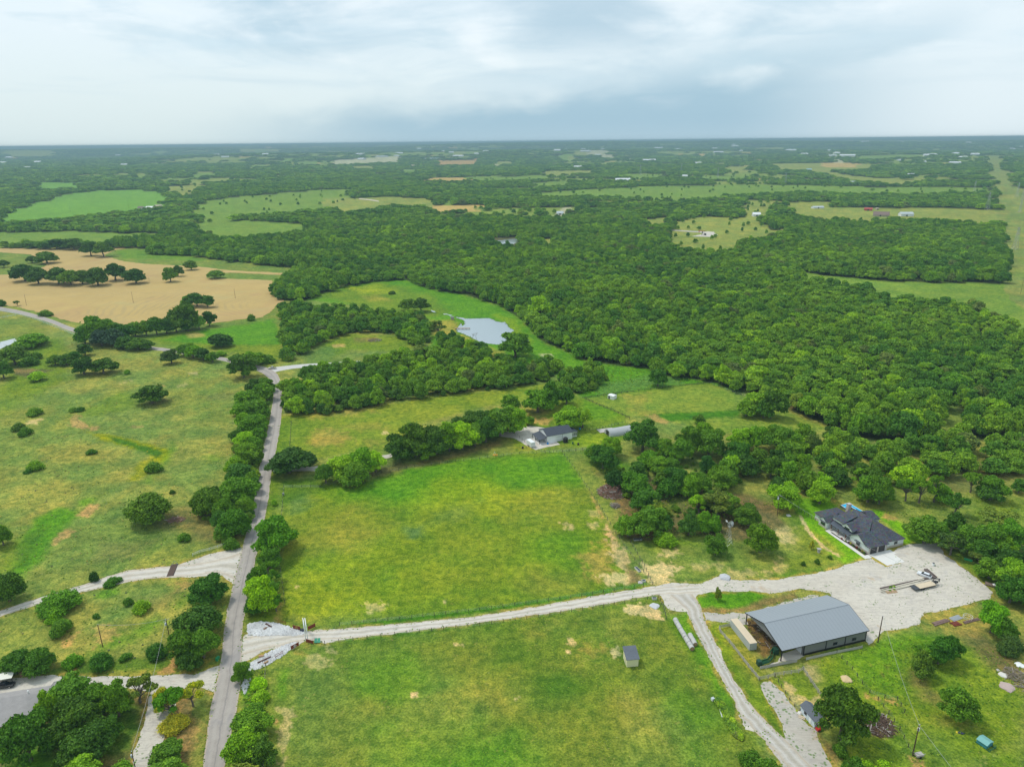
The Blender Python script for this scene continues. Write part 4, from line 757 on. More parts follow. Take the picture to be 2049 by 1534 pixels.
# clusters: (where-phrase, word, rows) rows = (cx, foot y, width, height, style, colour[, own label])
CL = [
 ('standing in the harvested wheat field', 'oak', [(6,535,20,16,'wood','dark'),(45,562,46,36,'wood','dark'),(63,526,22,15,'round','dark'),(73,568,42,36,'wood','dark'),(91,527,38,26,'wood','dark'),(114,568,42,36,'wood','dark'),(138,571,42,33,'wood','dark'),(162,568,32,30,'wood','dark'),(192,571,44,40,'wood','dark'),(228,561,40,37,'wood','dark'),(269,567,38,32,'wood','dark'),(339,564,27,32,'wood','dark'),(355,553,20,24,'wood','dark'),(381,540,24,21,'wood','dark')]),
 ('along the far edge of the wheat field', 'tree', [(8,495,18,13,'oak','dark'),(26,496,18,10,'bush','dark'),(60,497,26,14,'oak','dark'),(84,498,30,14,'oak','dark'),(112,498,40,22,'oak','dark'),(145,499,42,24,'oak','dark'),(179,512,36,30,'oak','dark'),(204,514,38,32,'oak','dark'),(316,508,34,24,'oak','mid')]),
 ('in the hedgerow below the wheat field', 'tree', [(372,612,26,22,'oak','mid'),(392,613,36,30,'oak','mid'),(414,615,28,26,'oak','mid'),(268,672,34,32,'wood','mid'),(290,671,30,32,'wood','dark'),(310,669,32,38,'wood','mid'),(331,667,32,34,'wood','dark'),(350,664,32,34,'wood','dark'),(368,660,60,58,'oak','dark'),(374,662,30,32,'wood','mid'),(396,659,32,30,'wood','mid'),(417,652,28,32,'oak','dark')]),
 ('in the big grove where the road bends', 'tree', [(166,688,34,40,'wood','mid'),(186,684,50,56,'wood','mid'),(212,684,46,50,'wood','mid'),(200,692,42,36,'wood',(.11,.165,.08)),(224,692,44,38,'wood',(.12,.175,.09)),(240,680,44,36,'wood','mid'),(252,697,40,28,'wood','dark'),(275,699,40,26,'wood','dark'),(292,699,26,20,'wood','dark')]),
 ('in the roadside hedge at the left', 'shrub', [(341,727,36,30,'oak','grey'),(366,712,28,26,'wood','mid'),(385,716,30,28,'wood','mid'),(405,720,30,26,'wood','dark'),(424,724,26,22,'wood','dark'),(380,700,16,16,'wood','mid'),(440,712,20,12,'bush','mid'),(500,735,40,36,'wood','mid'),(518,728,26,26,'wood','mid'),(535,725,30,18,'bush','mid')]),
 ('beside the small pond at the left edge', 'tree', [(25,729,60,40,'oak','dark'),(62,694,52,26,'wood','mid'),(80,686,30,20,'wood','mid'),(3,757,38,36,'oak','dark'),(56,731,30,20,'bush','mid'),(71,718,22,16,'bush','mid'),(108,730,28,22,'wood','dark'),(130,730,30,24,'wood','dark'),(148,722,26,22,'wood','mid'),(168,711,32,26,'oak','dark'),(165,749,46,38,'oak','dark'),(204,747,52,34,'oak','dark')]),
 ('in the hedgerow left of the road', 'tree', [(524,800,44,38,'wood','mid'),(492,815,44,38,'wood','mid'),(512,838,52,46,'wood','mid'),(486,858,36,36,'wood','mid'),(506,868,48,44,'wood','mid'),(488,892,42,34,'wood','bright'),(507,900,30,30,'wood','bright'),(492,930,54,50,'wood','mid'),(478,965,56,44,'wood','blue'),(500,970,34,30,'wood','mid'),(472,1010,70,64,'wood','mid'),(412,1030,60,60,'round','dark'),(448,1040,44,50,'wood','mid'),(494,1005,34,34,'wood','mid'),(466,1070,66,62,'wood','mid'),(440,1060,40,44,'wood','blue'),(462,1096,30,24,'bush','mid')]),
 ('on the road side of the left hedgerow', 'tree', [(530,784,36,32,'wood','mid'),(510,786,36,32,'wood','dark'),(478,830,30,26,'wood','mid'),(520,858,34,34,'wood','mid'),(474,884,30,28,'wood','dark'),(514,884,32,32,'wood','mid'),(510,928,34,36,'wood','dark'),(470,945,40,36,'wood','mid'),(506,985,30,34,'wood','mid'),(490,1030,40,42,'wood','mid'),(432,1012,46,46,'oak','dark'),(486,1062,30,36,'wood','mid'),(446,1078,36,30,'wood','mid'),(470,1050,40,36,'wood','dark')]),
 ('at the right edge of the lower road', 'tree', [(547,1102,82,76,'oak','mid'),(530,1166,52,54,'airy','mid'),(523,1222,66,76,'tall','bright'),(508,1192,40,42,'wood','bright'),(540,1135,48,44,'oak','mid'),(512,1168,38,38,'wood','mid'),(545,1178,38,40,'airy','mid'),(534,1205,50,50,'oak','mid'),(550,1222,34,40,'airy','bright'),(568,1080,34,36,'oak','mid'),(505,1228,40,40,'wood','mid'),(483,1362,46,46,'tall','mid')]),
 ('in the clump at the bottom beside the road', 'tree', [(500,1470,76,56,'oak','mid'),(480,1520,80,70,'oak','mid'),(520,1530,66,60,'oak','dark'),(505,1440,44,34,'wood','mid'),(522,1400,34,26,'bush','bright'),(516,1372,30,22,'bush','bright'),(478,1590,90,70,'oak','grey')]),
 ('between the gravel drive and the road junction', 'tree', [(418,1204,76,60,'oak','mid'),(393,1268,88,64,'round','dark'),(366,1318,62,66,'oak','mid'),(402,1315,60,62,'oak','mid'),(375,1335,50,40,'wood','dark')]),
 ('near the left edge in the scrub', 'tree', [(25,1345,56,46,'wood','mid'),(72,1342,58,52,'wood','mid'),(10,1202,62,62,'round','dark'),(0,1090,36,44,'wood','mid')]),
 ('beside the grey roof at the lower left corner', 'tree', [(90,1450,56,70,'tall','bright'),(140,1412,100,66,'oak','mid'),(195,1420,64,60,'oak','mid'),(150,1470,100,84,'oak','dark'),(228,1432,62,76,'oak','mid'),(45,1520,98,104,'oak','mid'),(170,1520,100,76,'oak','dark'),(110,1500,60,56,'oak','dark'),(274,1405,64,58,'airy','grey'),(215,1480,56,50,'oak','mid')]),
 ('along the bottom left edge of the view', 'tree', [(150,1585,110,70,'oak','bright'),(238,1580,70,56,'wood','mid'),(330,1525,68,46,'oak','mid'),(320,1580,100,60,'oak','mid'),(375,1590,60,50,'oak','mid'),(60,1610,100,70,'oak','mid')]),
 ('beside the pale drive left of the road', 'tree', [(342,1438,62,74,'airy','bright'),(322,1420,44,50,'tall','yellow'),(380,1412,50,58,'airy','yellow'),(345,1455,46,32,'bush','yellow'),(362,1442,20,18,'bush','mid')]),
 ('in the row in front of the mown field', 'tree', [(576,945,98,56,'oak','dark'),(650,966,42,44,'wood','mid'),(688,958,56,54,'wood','bright'),(706,968,60,52,'wood','mid'),(724,948,60,60,'wood','bright'),(750,944,44,46,'oak','bright')]),
 ('in the oak belt left of the white metal house', 'oak', [(798,918,66,56,'oak','dark'),(830,912,80,76,'oak','dark'),(848,918,52,44,'oak','dark'),(872,908,64,62,'oak','dark'),(898,902,60,64,'tall','mid'),(925,898,60,60,'oak','bright'),(950,893,50,50,'oak','mid'),(972,884,52,54,'oak','mid'),(940,868,62,48,'oak','dark'),(968,862,56,48,'oak','dark'),(1000,872,72,64,'oak','mid'),(1028,866,56,58,'oak','bright')]),
 ('around the white metal house', 'tree', [(1060,850,22,19,'oak','dark'),(1022,822,40,38,'oak','mid'),(1076,824,60,50,'oak','mid'),(1104,815,50,56,'tall','mid'),(1134,808,32,36,'wood','mid'),(1166,856,42,46,'airy','bright'),(1142,856,60,48,'oak','bright'),(1288,902,78,68,'oak','mid'),(1222,914,42,46,'wood','mid'),(1208,936,58,52,'oak','mid'),(1193,925,44,40,'wood','mid'),(1188,899,22,14,'bush','mid'),(1298,934,42,38,'wood','bright'),(1330,915,44,44,'wood','mid'),(1320,945,44,38,'wood','mid')]),
 ('in the wooded scrub beside the brush pile', 'tree', [(1272,992,68,56,'oak','mid'),(1292,1018,68,48,'oak','mid'),(1316,1035,50,40,'airy','grey'),(1258,1072,50,46,'oak','mid'),(1300,1068,78,64,'oak','mid'),(1352,985,58,54,'oak','mid'),(1376,990,48,48,'wood','bright'),(1402,985,56,46,'oak','mid'),(1448,976,56,46,'oak','mid'),(1380,1070,46,52,'tall','blue'),(1400,1028,48,46,'airy','mid'),(1440,1030,76,62,'airy','grey'),(1462,1026,50,44,'oak','mid'),(1330,1060,40,36,'wood','mid')]),
 ('on the lawn around the steel windmill', 'tree', [(1334,1088,42,28,'bush','bright'),(1414,1066,50,48,'tall','bright'),(1432,1060,28,36,'bush','bright'),(1434,1108,44,44,'oak','mid'),(1500,1050,52,46,'oak','dark'),(1526,1104,68,66,'oak','dark')]),
 ('behind the charcoal roofed ranch house', 'tree', [(1574,1016,66,56,'oak','bright'),(1644,1007,56,50,'oak','mid'),(1742,1004,62,58,'oak','mid'),(1764,1008,50,60,'oak','mid'),(1778,998,28,36,'tall','bright')]),
 ('in the open pasture right of the ranch house', 'tree', [(1856,1086,78,58,'oak','mid'),(1885,1075,30,36,'bush','bright'),(1818,1002,44,58,'airy','mid'),(1846,1006,44,60,'airy','mid'),(1876,1004,44,58,'airy','mid'),(1916,1031,52,52,'airy','mid'),(1948,985,38,48,'airy','mid'),(1989,998,52,50,'oak','mid'),(2042,986,32,30,'oak','mid'),(1992,1058,84,42,'airy','grey')]),
 ('along the right edge of the gravel yard', 'tree', [(1908,1110,60,52,'airy','grey'),(1945,1104,66,58,'oak','mid'),(1985,1100,66,56,'oak','mid'),(2022,1096,66,60,'oak','bright'),(1962,1128,44,34,'airy','grey'),(1985,1156,60,44,'oak','mid'),(2015,1160,60,50,'oak','dark'),(2036,1180,70,66,'oak','bright'),(2028,1205,60,56,'oak','mid'),(2070,1215,80,70,'oak','mid')]),
 ('in the pasture right of the open barn', 'tree', [(1993,1265,62,68,'oak','bright'),(2015,1280,50,50,'oak','mid'),(2026,1306,44,40,'bush','grey'),(1885,1328,58,60,'oak','mid'),(1855,1318,44,36,'oak','mid'),(1908,1318,40,50,'oak','mid'),(1848,1352,54,54,'tall','grey'),(1925,1438,76,72,'oak','mid'),(1694,1478,100,118,'oak','vdark'),(1684,1508,28,28,'bush','mid')]),
 ('at the bottom edge behind the small white shed', 'tree', [(1715,1580,66,66,'oak','mid'),(1765,1580,72,60,'oak','bright'),(1505,1532,46,40,'bush','mid'),(1540,1560,64,52,'oak','mid')]),
 ('in the meadow around the fishing pond', 'tree', [(1031,714,68,54,'oak','mid'),(816,622,34,26,'oak','dark'),(842,624,36,30,'oak','dark'),(876,672,34,34,'airy','grey'),(1078,640,44,52,'oak','bright'),(1318,772,38,38,'oak','mid'),(1447,769,30,42,'oak','bright'),(1195,768,26,30,'wood','mid')]),
 ('in the clump beside the fenced garden field', 'tree', [(1495,832,42,36,'wood','mid'),(1512,826,50,46,'wood','bright'),(1546,836,56,62,'oak','dark'),(1530,836,40,40,'wood','mid')]),
 ('in the row below the garden field', 'tree', [(1400,848,26,20,'oak','dark'),(1362,925,52,52,'oak','mid'),(1383,905,52,60,'oak','mid'),(1422,912,68,62,'oak','mid'),(1405,880,40,40,'oak','mid'),(1482,900,54,48,'oak','mid'),(1478,925,60,46,'oak','mid'),(1516,900,50,52,'oak','mid'),(1540,885,26,30,'tall','dark'),(1560,902,62,56,'oak','mid'),(1585,905,50,46,'oak','mid'),(1612,886,40,42,'oak','mid'),(1628,905,36,42,'bush','grey'),(1668,892,44,42,'oak','dark')]),
]
SINGLE = [
 (440,693,48,28,'round','dark','lone rounded oak in the bright green triangular field','tree'),(484,755,54,52,'oak','dark','broad dark oak at the inside of the road junction','tree'),(502,641,18,14,'bush','mid','small shrub on the edge of the wheat field','shrub'),
 (301,806,62,42,'oak','vdark','lone spreading oak in the middle of the left pasture','tree'),(293,1043,86,62,'round','dark','large dome-shaped dark bush alone in the left pasture','tree'),(431,557,34,16,'round','mid','wide low shrub in the green strip of the wheat field','shrub'),
 (73,761,32,20,'round','bright','bright yellow-green round bush near the left edge','shrub'),(254,748,14,10,'bush','mid','tiny round shrub in the upper left pasture','shrub'),(67,830,30,17,'bush','mid','low shrub beside the pale bare patch at far left','shrub'),(145,823,18,9,'bush','mid','left one of two tiny shrubs above the red bare soil','shrub'),(160,822,16,10,'bush','mid','right one of two tiny shrubs above the red bare soil','shrub'),
 (37,860,24,17,'bush','grey','grey-green shrub at the left edge of the pasture','shrub'),(50,870,24,18,'bush','mid','green shrub just below the grey-green one at far left','shrub'),(182,908,19,12,'bush','mid','small shrub left of the boggy yellow-green ditch','shrub'),(69,938,28,20,'bush','bright','bright green bush alone in the left pasture','shrub'),(55,946,14,9,'bush','blue','tiny bluish shrub beside the bright green bush','shrub'),
 (307,942,32,22,'bush','mid','bush at the lower end of the boggy ditch','shrub'),(344,987,10,9,'bush','dark','tiny dark shrub above the large dome-shaped bush','shrub'),(367,1081,22,18,'bush','mid','small green shrub near the white pipe fence','shrub'),(187,1161,20,21,'bush','dark','dark upright shrub beside the white gravel drive','shrub'),
 (112,1220,80,42,'bush','mid','wide loose shrub overhanging the white gravel drive','shrub'),(105,1243,24,20,'bush','bright','bright small shrub below the wide loose shrub','shrub'),(119,1266,42,32,'bush','mid','round green shrub left of the thin pole','shrub'),(281,1223,32,26,'bush','bright','bright shrub in the scrub below the gravel drive','shrub'),(254,1208,20,15,'bush','mid','small shrub left of the bright one below the gravel drive','shrub'),(192,1235,14,10,'bush','mid','tiny shrub in the scrub right of the wide loose shrub','shrub'),
 (199,1332,46,34,'bush','mid','dense green bush at the foot of the short utility pole','shrub'),(143,1330,32,26,'bush','bright','bright leafy bush left of the one by the short pole','shrub'),(250,1318,22,14,'bush','mid','small bush right of the one by the short pole','shrub'),(312,1312,40,30,'bush','mid','bush under the pole with the white transformer','shrub'),
 (225,1168,30,14,'bush','mid','flat leafy shrub just below the gravel drive','shrub'),(425,1168,1,1,None,None,None,None),
 (548,1010,14,14,'bush','bright','bright bush beside the metal box on the verge','shrub'),(575,720,26,20,'bush','bright','small bright tree beside the road junction','tree'),(590,600,10,8,'bush','mid','x',None),
 (1437,1200,16,26,'tall','grey','young tree in a mulch ring on the grass island','tree'),(1625,1098,12,18,'tall','yellow','yellow-leaved sapling on the house lawn','tree'),(1648,1119,9,12,'bush','dark','x',None),
 (1636,1127,10,12,'bush','dark','dark newly planted shrub nearest the steel drum planter','shrub'),(1608,1131,8,10,'bush','dark','tiny newly planted shrub left of the dark one on the lawn','shrub'),(1661,1117,9,8,'bush','dark','low dark shrub beside the stone edging on the lawn','shrub'),
 (880,582,1,1,None,None,None,None),(785,588,14,7,'bush','dark','low dark shrub alone in the bright meadow','shrub'),(735,905,1,1,None,None,None,None),
 (34,612,14,12,'airy','mid','small ragged shrub beside the road at the upper left','shrub'),(90,632,26,9,'bush','mid','low hedge shrub on the wheat field side of the road','shrub'),(2,612,16,14,'bush','mid','shrub at the left edge above the road','shrub'),
]
for where, word, rows in CL:
    order = sorted(range(len(rows)), key=lambda i: rows[i][0]); rank = {i: k for k, i in enumerate(order)}
    for i, (cx, yb, w_, h_, st, cl) in enumerate(rows):
        sz = {'tall': 'upright', 'airy': 'thin-crowned', 'round': 'dense rounded', 'bush': 'low bushy', 'oak': 'broad', 'wood': 'leafy'}[st]
        wd = 'tree' if word != 'shrub' else 'shrub'
        lb = '%s %s %s, %s from the left' % (sz, word, where, ORD[rank[i]])
        place_tree(cx, yb, w_, h_, st, cl, lb, wd, '%ss %s' % (word, where))
for cx, yb, w_, h_, st, cl, lb, ct in SINGLE:
    if ct and lb != 'x': place_tree(cx, yb, w_, h_, st, cl, lb, ct)
HAND = NTREE[0]

def hexgrid(x0, x1, y0, y1, s, jit=.38):
    xs = np.arange(x0, x1, s); ys = np.arange(y0, y1, s*.87); X, Y = np.meshgrid(xs, ys); X = X + (np.arange(len(ys)) % 2)[:, None]*s/2
    P = np.stack([X.ravel(), Y.ravel()], 1); return P + RNG.uniform(-jit, jit, P.shape)*s
# groves: individual trees filling an outline
GROVES = [
 ([(566,818),(600,832),(650,832),(700,826),(790,806),(900,790),(1000,778),(1085,766),(1130,740),(1100,728),(1050,738),(960,722),(880,712),(780,722),(700,735),(650,745),(600,770),(568,790)], 10.5, 10, 9.5, 'great oak belt between the mown field and the pond meadow'),
 ([(566,725),(590,722),(612,705),(640,690),(690,668),(740,664),(790,672),(820,690),(850,702),(870,660),(850,642),(740,630),(640,618),(560,612)], 11, 10.5, 9, 'wooded grove left of the fishing pond'),
 ([(880,700),(960,725),(1000,735),(960,700),(900,680),(860,680)], 10, 9.5, 9, 'tree group below the fishing pond'),
 ([(1105,800),(1130,795),(1165,790),(1200,775),(1215,760),(1195,745),(1160,750),(1120,765),(1100,785)], 9.5, 10, 10, 'tree group behind the white metal house'),
 ([(545,600),(580,602),(612,600),(640,592),(610,575),(570,565),(548,580)], 9.5, 11, 11, 'dark clump on the corner of the wheat field'),
 ([(1450,958),(1500,965),(1540,990),(1600,985),(1700,985),(1800,985),(1900,960),(1990,955),(2049,960),(2200,960),(2200,890),(2049,880),(1930,890),(1790,890),(1700,880),(1640,890),(1560,910),(1480,930)], 10.5, 10.5, 9, 'oaks behind the ranch house'),
 ([(1215,962),(1262,925),(1340,908),(1440,930),(1490,962),(1470,1000),(1400,1040),(1330,1045),(1270,1015)], 18, 9, 8.5, 'scrub wood beside the brush pile'),
 ([(1800,1004),(1960,1000),(2100,985),(2100,1100),(1990,1088),(1900,1085),(1860,1040)], 19, 10, 8, 'open oaks right of the ranch house'),
 ([(1905,1112),(1960,1130),(2010,1180),(2060,1215),(2120,1210),(2100,1085),(1960,1085)], 12, 11, 9, 'dark trees along the right edge'),
]
cand = []
for gi, (poly, sp, wdt, hgt, nm) in enumerate(GROVES):
    pw = W(poly); P = hexgrid(pw[:, 0].min(), pw[:, 0].max(), pw[:, 1].min(), pw[:, 1].max(), sp); P = P[inside(P, pw)]
    for x, y in P: cand.append((math.hypot(x, y), x, y, wdt, hgt, nm, gi))
# the great wood: points out to the horizon, coarser with distance
pts = []
for r0, r1, s, big in ((200, 1500, 8.0, 1.0), (1500, 3000, 13.5, 1.5), (3000, 6000, 27, 2.9), (6000, 15000, 62, 6.2)):
    xm = r1*.80; P = hexgrid(-xm, xm, 100, r1, s); r = np.hypot(P[:, 0], P[:, 1]); a = np.abs(np.arctan2(P[:, 0], P[:, 1]))
    P = P[(r >= r0) & (r < r1) & (a < R_(44))]; P = P[is_wood(P)]
    if r0 < 1500:   # hand-placed edges: leave the fringe to the listed trees
        pass
    sc = np.clip(RNG.lognormal(-.05, .33, len(P)), .5, 1.9)*big; hz = np.clip(.55+.5*sc/big+RNG.uniform(-.18, .22, len(P)), .6, 1.6)*(.8+.45*vnoise(P, 70, 15))*(1 if big < 2 else 1.1 if big < 5 else 1.2)
    pts.append(np.column_stack([P, sc, hz, np.full(len(P), 0 if big == 1 else 1)]))
# thin trees strewn in open land
for poly, key in OPENW:
    c = poly.mean(0); r = np.hypot(*c)
    if key in ('farm', 'farmpale') and 900 < r < 3500:
        bb0, bb1 = poly.min(0), poly.max(0); n = int((bb1[0]-bb0[0])*(bb1[1]-bb0[1])/9000)
        n = min(n*(4 if (len(poly) == 14) else 1), 260)
        P = RNG.uniform(bb0, bb1, (n, 2)); P = P[inside(P, poly)]
        if r > 1900 or len(poly) == 14: pts.append(np.column_stack([P, RNG.uniform(.5, 1.1, len(P)), RNG.uniform(.7, 1., len(P)), np.ones(len(P))]))
wood = np.vstack(pts)
d = np.hypot(wood[:, 0], wood[:, 1]); o_ = np.argsort(d); wood = wood[o_]
room = max(0, 350-HAND); cand.sort()
take = []
w_near = [(math.hypot(q[0], q[1]), q[0], q[1], 9.6*q[2], 9.0*q[3], 'front of the great dense wood', 99) for q in wood[:400] if abs(math.atan2(q[0], q[1])) < R_(36.5)]
allc = sorted(cand + w_near)[:room]; ind = set((round(c[1], 3), round(c[2], 3)) for c in allc)
for c in allc:
    st = random.choice(['wood', 'wood', 'oak', 'tall']) if c[6] != 5 else random.choice(['oak', 'oak', 'airy', 'wood'])
    cl = random.choices(['mid', 'dark', 'bright', 'blue', 'grey'], [5, 4, 1.3, 1, .4 if c[6] != 5 else 1.2])[0]
    lbl = 'leafy tree in the '+c[5]
    if c[6] in (2, 3, 4, 5, 6, 7, 8):
        mem = sorted([q for q in allc if q[6] == c[6]], key=lambda q: PR((q[1], q[2], 0))[0]); k = mem.index(c)
        if len(mem) <= 24: lbl = '%s tree from the left in the %s' % (ORD[k], c[5])
        if len(mem) > 24:
            row = sorted(mem, key=lambda q: -PR((q[1], q[2], 0))[1]); n3 = (len(row)+1)//2; h = row.index(c)//n3; sub_ = sorted(row[h*n3:(h+1)*n3], key=lambda q: PR((q[1], q[2], 0))[0]); kk = sub_.index(c)
            if kk < 24: lbl = '%s tree from left in the %s half of the %s' % (ORD[kk], ['near', 'far'][h], c[5])
    tree_at(c[1], c[2], c[3]*random.uniform(.85, 1.3), c[4]*random.uniform(.8, 1.2), st, cl, lbl, 'tree', 'trees of the '+c[5], 'tree', 'mid')
rest = [[c[1], c[2], c[3]/10*random.uniform(.85, 1.3), c[4]/8.5*random.uniform(.85, 1.2), 0] for c in cand if (round(c[1], 3), round(c[2], 3)) not in ind]
keep = np.array([(round(q[0], 3), round(q[1], 3)) not in ind for q in wood[:500]] + [True]*(len(wood)-500))
wood = np.vstack([wood[keep]] + ([np.array(rest)] if rest else []))
print('hand trees', HAND, 'individuals', NTREE[0], 'woodland points', len(wood))

def donors():
    """crowns of real trees in the scene, used again by the woodland"""
    D = []
    for var in range(3):
        for st, cl in (('wood', 'mid'),):
            D.append(template(st, var, 'mid')[0])
    return D
# crowns the woodland repeats belong to three real trees standing in it
WC = []
for var, lod, sty in ((0, 'mid', 'wood'), (1, 'mid', 'wood'), (2, 'mid', 'wood'), (0, 'lo', 'wood'), (0, 'mid', 'oak'), (1, 'mid', 'oak'), (0, 'mid', 'tall')):
    q = wood[np.argmin(abs(np.hypot(wood[:, 0], wood[:, 1])-(500+45*len(WC))) + (abs(wood[:, 0]) > 250)*1e5)]
    cm, tm = template(sty, var, lod)
    e = thing('tree', 'leafy tree inside the great dense wood, %s counted away from the meadow' % ORD[len(WC)], 'tree', (q[0], q[1], 0), 1.0*var, 'trees inside the great dense wood')
    c = bpy.data.objects.new('crown', cm); COL.objects.link(c); c.parent = e; c.color = (.19, .35, .036, 1)
    t = bpy.data.objects.new('trunk', tm); COL.objects.link(t); t.parent = e; WC.append(c)

def woodland(name, arr, label, kind='stuff', cat='woodland', seed=3):
    n = len(arr); me = bpy.data.meshes.new(name); me.vertices.add(n)
    z = relief(arr[:, :2]); me.vertices.foreach_set('co', np.column_stack([arr[:, 0], arr[:, 1], z]).astype(np.float32).ravel())
    a = me.attributes.new('scl', 'FLOAT_VECTOR', 'POINT'); hz = arr[:, 3]*1.05; a.data.foreach_set('vector', np.column_stack([arr[:, 2], arr[:, 2], hz]).astype(np.float32).ravel())
    a = me.attributes.new('rot', 'FLOAT_VECTOR', 'POINT'); rg = np.random.default_rng(seed); a.data.foreach_set('vector', np.column_stack([np.zeros(n), np.zeros(n), rg.uniform(0, 6.28, n)]).astype(np.float32).ravel())
    a = me.attributes.new('idx', 'INT', 'POINT'); a.data.foreach_set('value', np.where(arr[:, 4] > 1, arr[:, 4], np.where(arr[:, 4] > 0, 3, rg.choice([0, 1, 2, 4, 5, 6], n, p=[.2, .2, .2, .16, .14, .10]))).astype(np.int32))
    o = bpy.data.objects.new(name, me); COL.objects.link(o); tag(o, label, cat, kind=kind); o.color = (.19, .35, .036, 1)
    ng = bpy.data.node_groups.new('plant_'+name, 'GeometryNodeTree'); ng.interface.new_socket('Geometry', in_out='INPUT', socket_type='NodeSocketGeometry'); ng.interface.new_socket('Geometry', in_out='OUTPUT', socket_type='NodeSocketGeometry')
    N = ng.nodes; gi = N.new('NodeGroupInput'); go = N.new('NodeGroupOutput'); iop = N.new('GeometryNodeInstanceOnPoints'); g2i = N.new('GeometryNodeGeometryToInstance')
    m2p = N.new('GeometryNodeMeshToPoints'); ng.links.new(gi.outputs[0], m2p.inputs[0]); ng.links.new(m2p.outputs[0], iop.inputs['Points'])
    ng.links.new(g2i.outputs[0], iop.inputs['Instance']); iop.inputs['Pick Instance'].default_value = True
    infos = []
    for c in WC:
        oi = N.new('GeometryNodeObjectInfo'); oi.inputs['Object'].default_value = c; infos.append(oi)
    for oi in reversed(infos): ng.links.new(oi.outputs['Geometry'], g2i.inputs[0])
    for nm, ty, sk in (('scl', 'FLOAT_VECTOR', 'Scale'), ('rot', 'FLOAT_VECTOR', 'Rotation'), ('idx', 'INT', 'Instance Index')):
        at = N.new('GeometryNodeInputNamedAttribute'); at.data_type = ty; at.inputs['Name'].default_value = nm; ng.links.new(at.outputs[0], iop.inputs[sk])
    ng.links.new(iop.outputs[0], go.inputs[0]); md = o.modifiers.new('plant', 'NODES'); md.node_group = ng
    return o
woodland('woodland', wood, 'dense green woodland of countless trees running to the horizon')
# ------------------------------------------------------------------ buildings
def frame(name, label, cat, a, b, group=None):
    """thing whose local x runs from ground point a to b"""
    a = Vector((a[0], a[1], 0)); b = Vector((b[0], b[1], 0)); d = b-a
    return thing(name, label, cat, a, math.atan2(d.y, d.x), group), d.length
def deg(o): return math.degrees(o.rotation_euler.z)
def cam_axis(e): return math.degrees(e.rotation_euler.z)
DARKTRIM = mat('black_trim', (.02, .02, .024), .5); GLASS = mat('window_glass', (.03, .04, .05), .12, spec=.8); WHITE = mat('white_paint', (.74, .76, .76), .5, var=.05)
STEEL = mat('galvanised', (.45, .47, .48), .4, .6); RUST = mat('rusty_steel', (.17, .035, .018), .8, var=.3, vscale=4); WOODG = mat('grey_boards', (.36, .34, .31), .9, var=.25, vscale=3)
WOODB = mat('brown_boards', (.25, .15, .09), .9, var=.25, vscale=3); PLANK = mat('pale_planks', (.60, .50, .36), .8, var=.15, vscale=3, fn=ribs(105, .3, .7)); TYRE = mat('tyre_rubber', (.02, .02, .02), .85); CHROME = mat('chrome', (.6, .6, .62), .25, 1.)
BLUEP = mat('blue_plastic', (.02, .25, .65), .4); GREENP = mat('green_paint', (.02, .13, .06), .6, var=.3); DIRTM = mat('dirt', (.26, .18, .11), .95, var=.3); GREYST = mat('grey_stone', (.42, .40, .38), .9, var=.3, vscale=3)

# open metal barn
A0 = G(1562.3, 1322.1); B0 = G(1730.6, 1282); barn, BL = frame('metal_barn', 'big open-sided grey metal barn with pale gable roof beside the gravel yard', 'barn', A0, B0)
ax = cam_axis(barn); BW = 18.2; EH = 4.15; RH = 7.1
ROOFG = mat('barn_roof_metal', (.27, .30, .33), .45, .0, var=.05, vscale=.4, fn=ribs(-ax, 1.25, .82)); WALLG = mat('barn_wall_metal', (.20, .205, .205), .55, var=.06, fn=ribs(-ax, .35, .82)); WALLG2 = mat('barn_gable_metal', (.20, .205, .205), .55, var=.06, fn=ribs(90-ax, .35, .82))
mb = MB(); mb.slab([(-.5, -.5, EH+.12), (BL+.5, -.5, EH+.12), (BL+.5, BW/2, RH+.12), (-.5, BW/2, RH+.12)], .1); mb.slab([(-.5, BW/2, RH+.12), (BL+.5, BW/2, RH+.12), (BL+.5, BW+.5, EH+.12), (-.5, BW+.5, EH+.12)], .1)
rf = mb.build('roof', ROOFG, barn)
MB().box(-.5, BL+.5, BW/2-.12, BW/2+.12, RH+.14, RH+.2).build('ridge_cap', ROOFG, rf)
t = MB()
for x in (-.52, BL+.52):
    t.bar((x, -.5, EH+.02), (x, BW/2, RH+.02), .06, .3); t.bar((x, BW/2, RH+.02), (x, BW+.5, EH+.02), .06, .3)
t.bar((-.5, -.53, EH+.02), (BL+.5, -.53, EH+.02), .06, .25); t.build('roof_trim', DARKTRIM, rf)
X1 = 8.0   # the covered bay ends here, the closed part begins
MB().box(X1, BL, .0, .15, .75, EH).build('wall', WALLG, barn); MB().box(X1, BL, -.02, .17, 0, .75).build('base_trim', DARKTRIM, barn)
for x0, x1 in ((X1, X1),): pass
MB().prism([(0, EH), (BW, EH), (BW/2, RH)], -.02, .12, 'x').build('gable_panel', WALLG2, barn)
MB().prism([(.16, 0), (BW-.16, 0), (BW-.16, EH), (BW/2, RH), (.16, EH)], BL-.15, BL, 'x').build('wall', WALLG2, barn)
MB().box(X1, BL-.16, BW-.15, BW, 0, EH).build('wall', WALLG, barn); w_ = MB().prism([(.17, 0), (BW-.16, 0), (BW-.16, EH-.05), (BW/2, RH-.15), (.17, EH-.05)], X1, X1+.15, 'x').build('inner_wall', WALLG2, barn)
MB().box(X1-.06, X1, 1.0, 4.6, .05, 3.4).build('roller_door', WHITE, w_)
for x in (0, X1/2, X1, X1+(BL-X1)*.35, X1+(BL-X1)*.66, BL):
    if x in (X1/2,): continue
    MB().box(x-.13, x+.13, -.1, .16 if x else .2, 0, EH).build('post', DARKTRIM, barn)
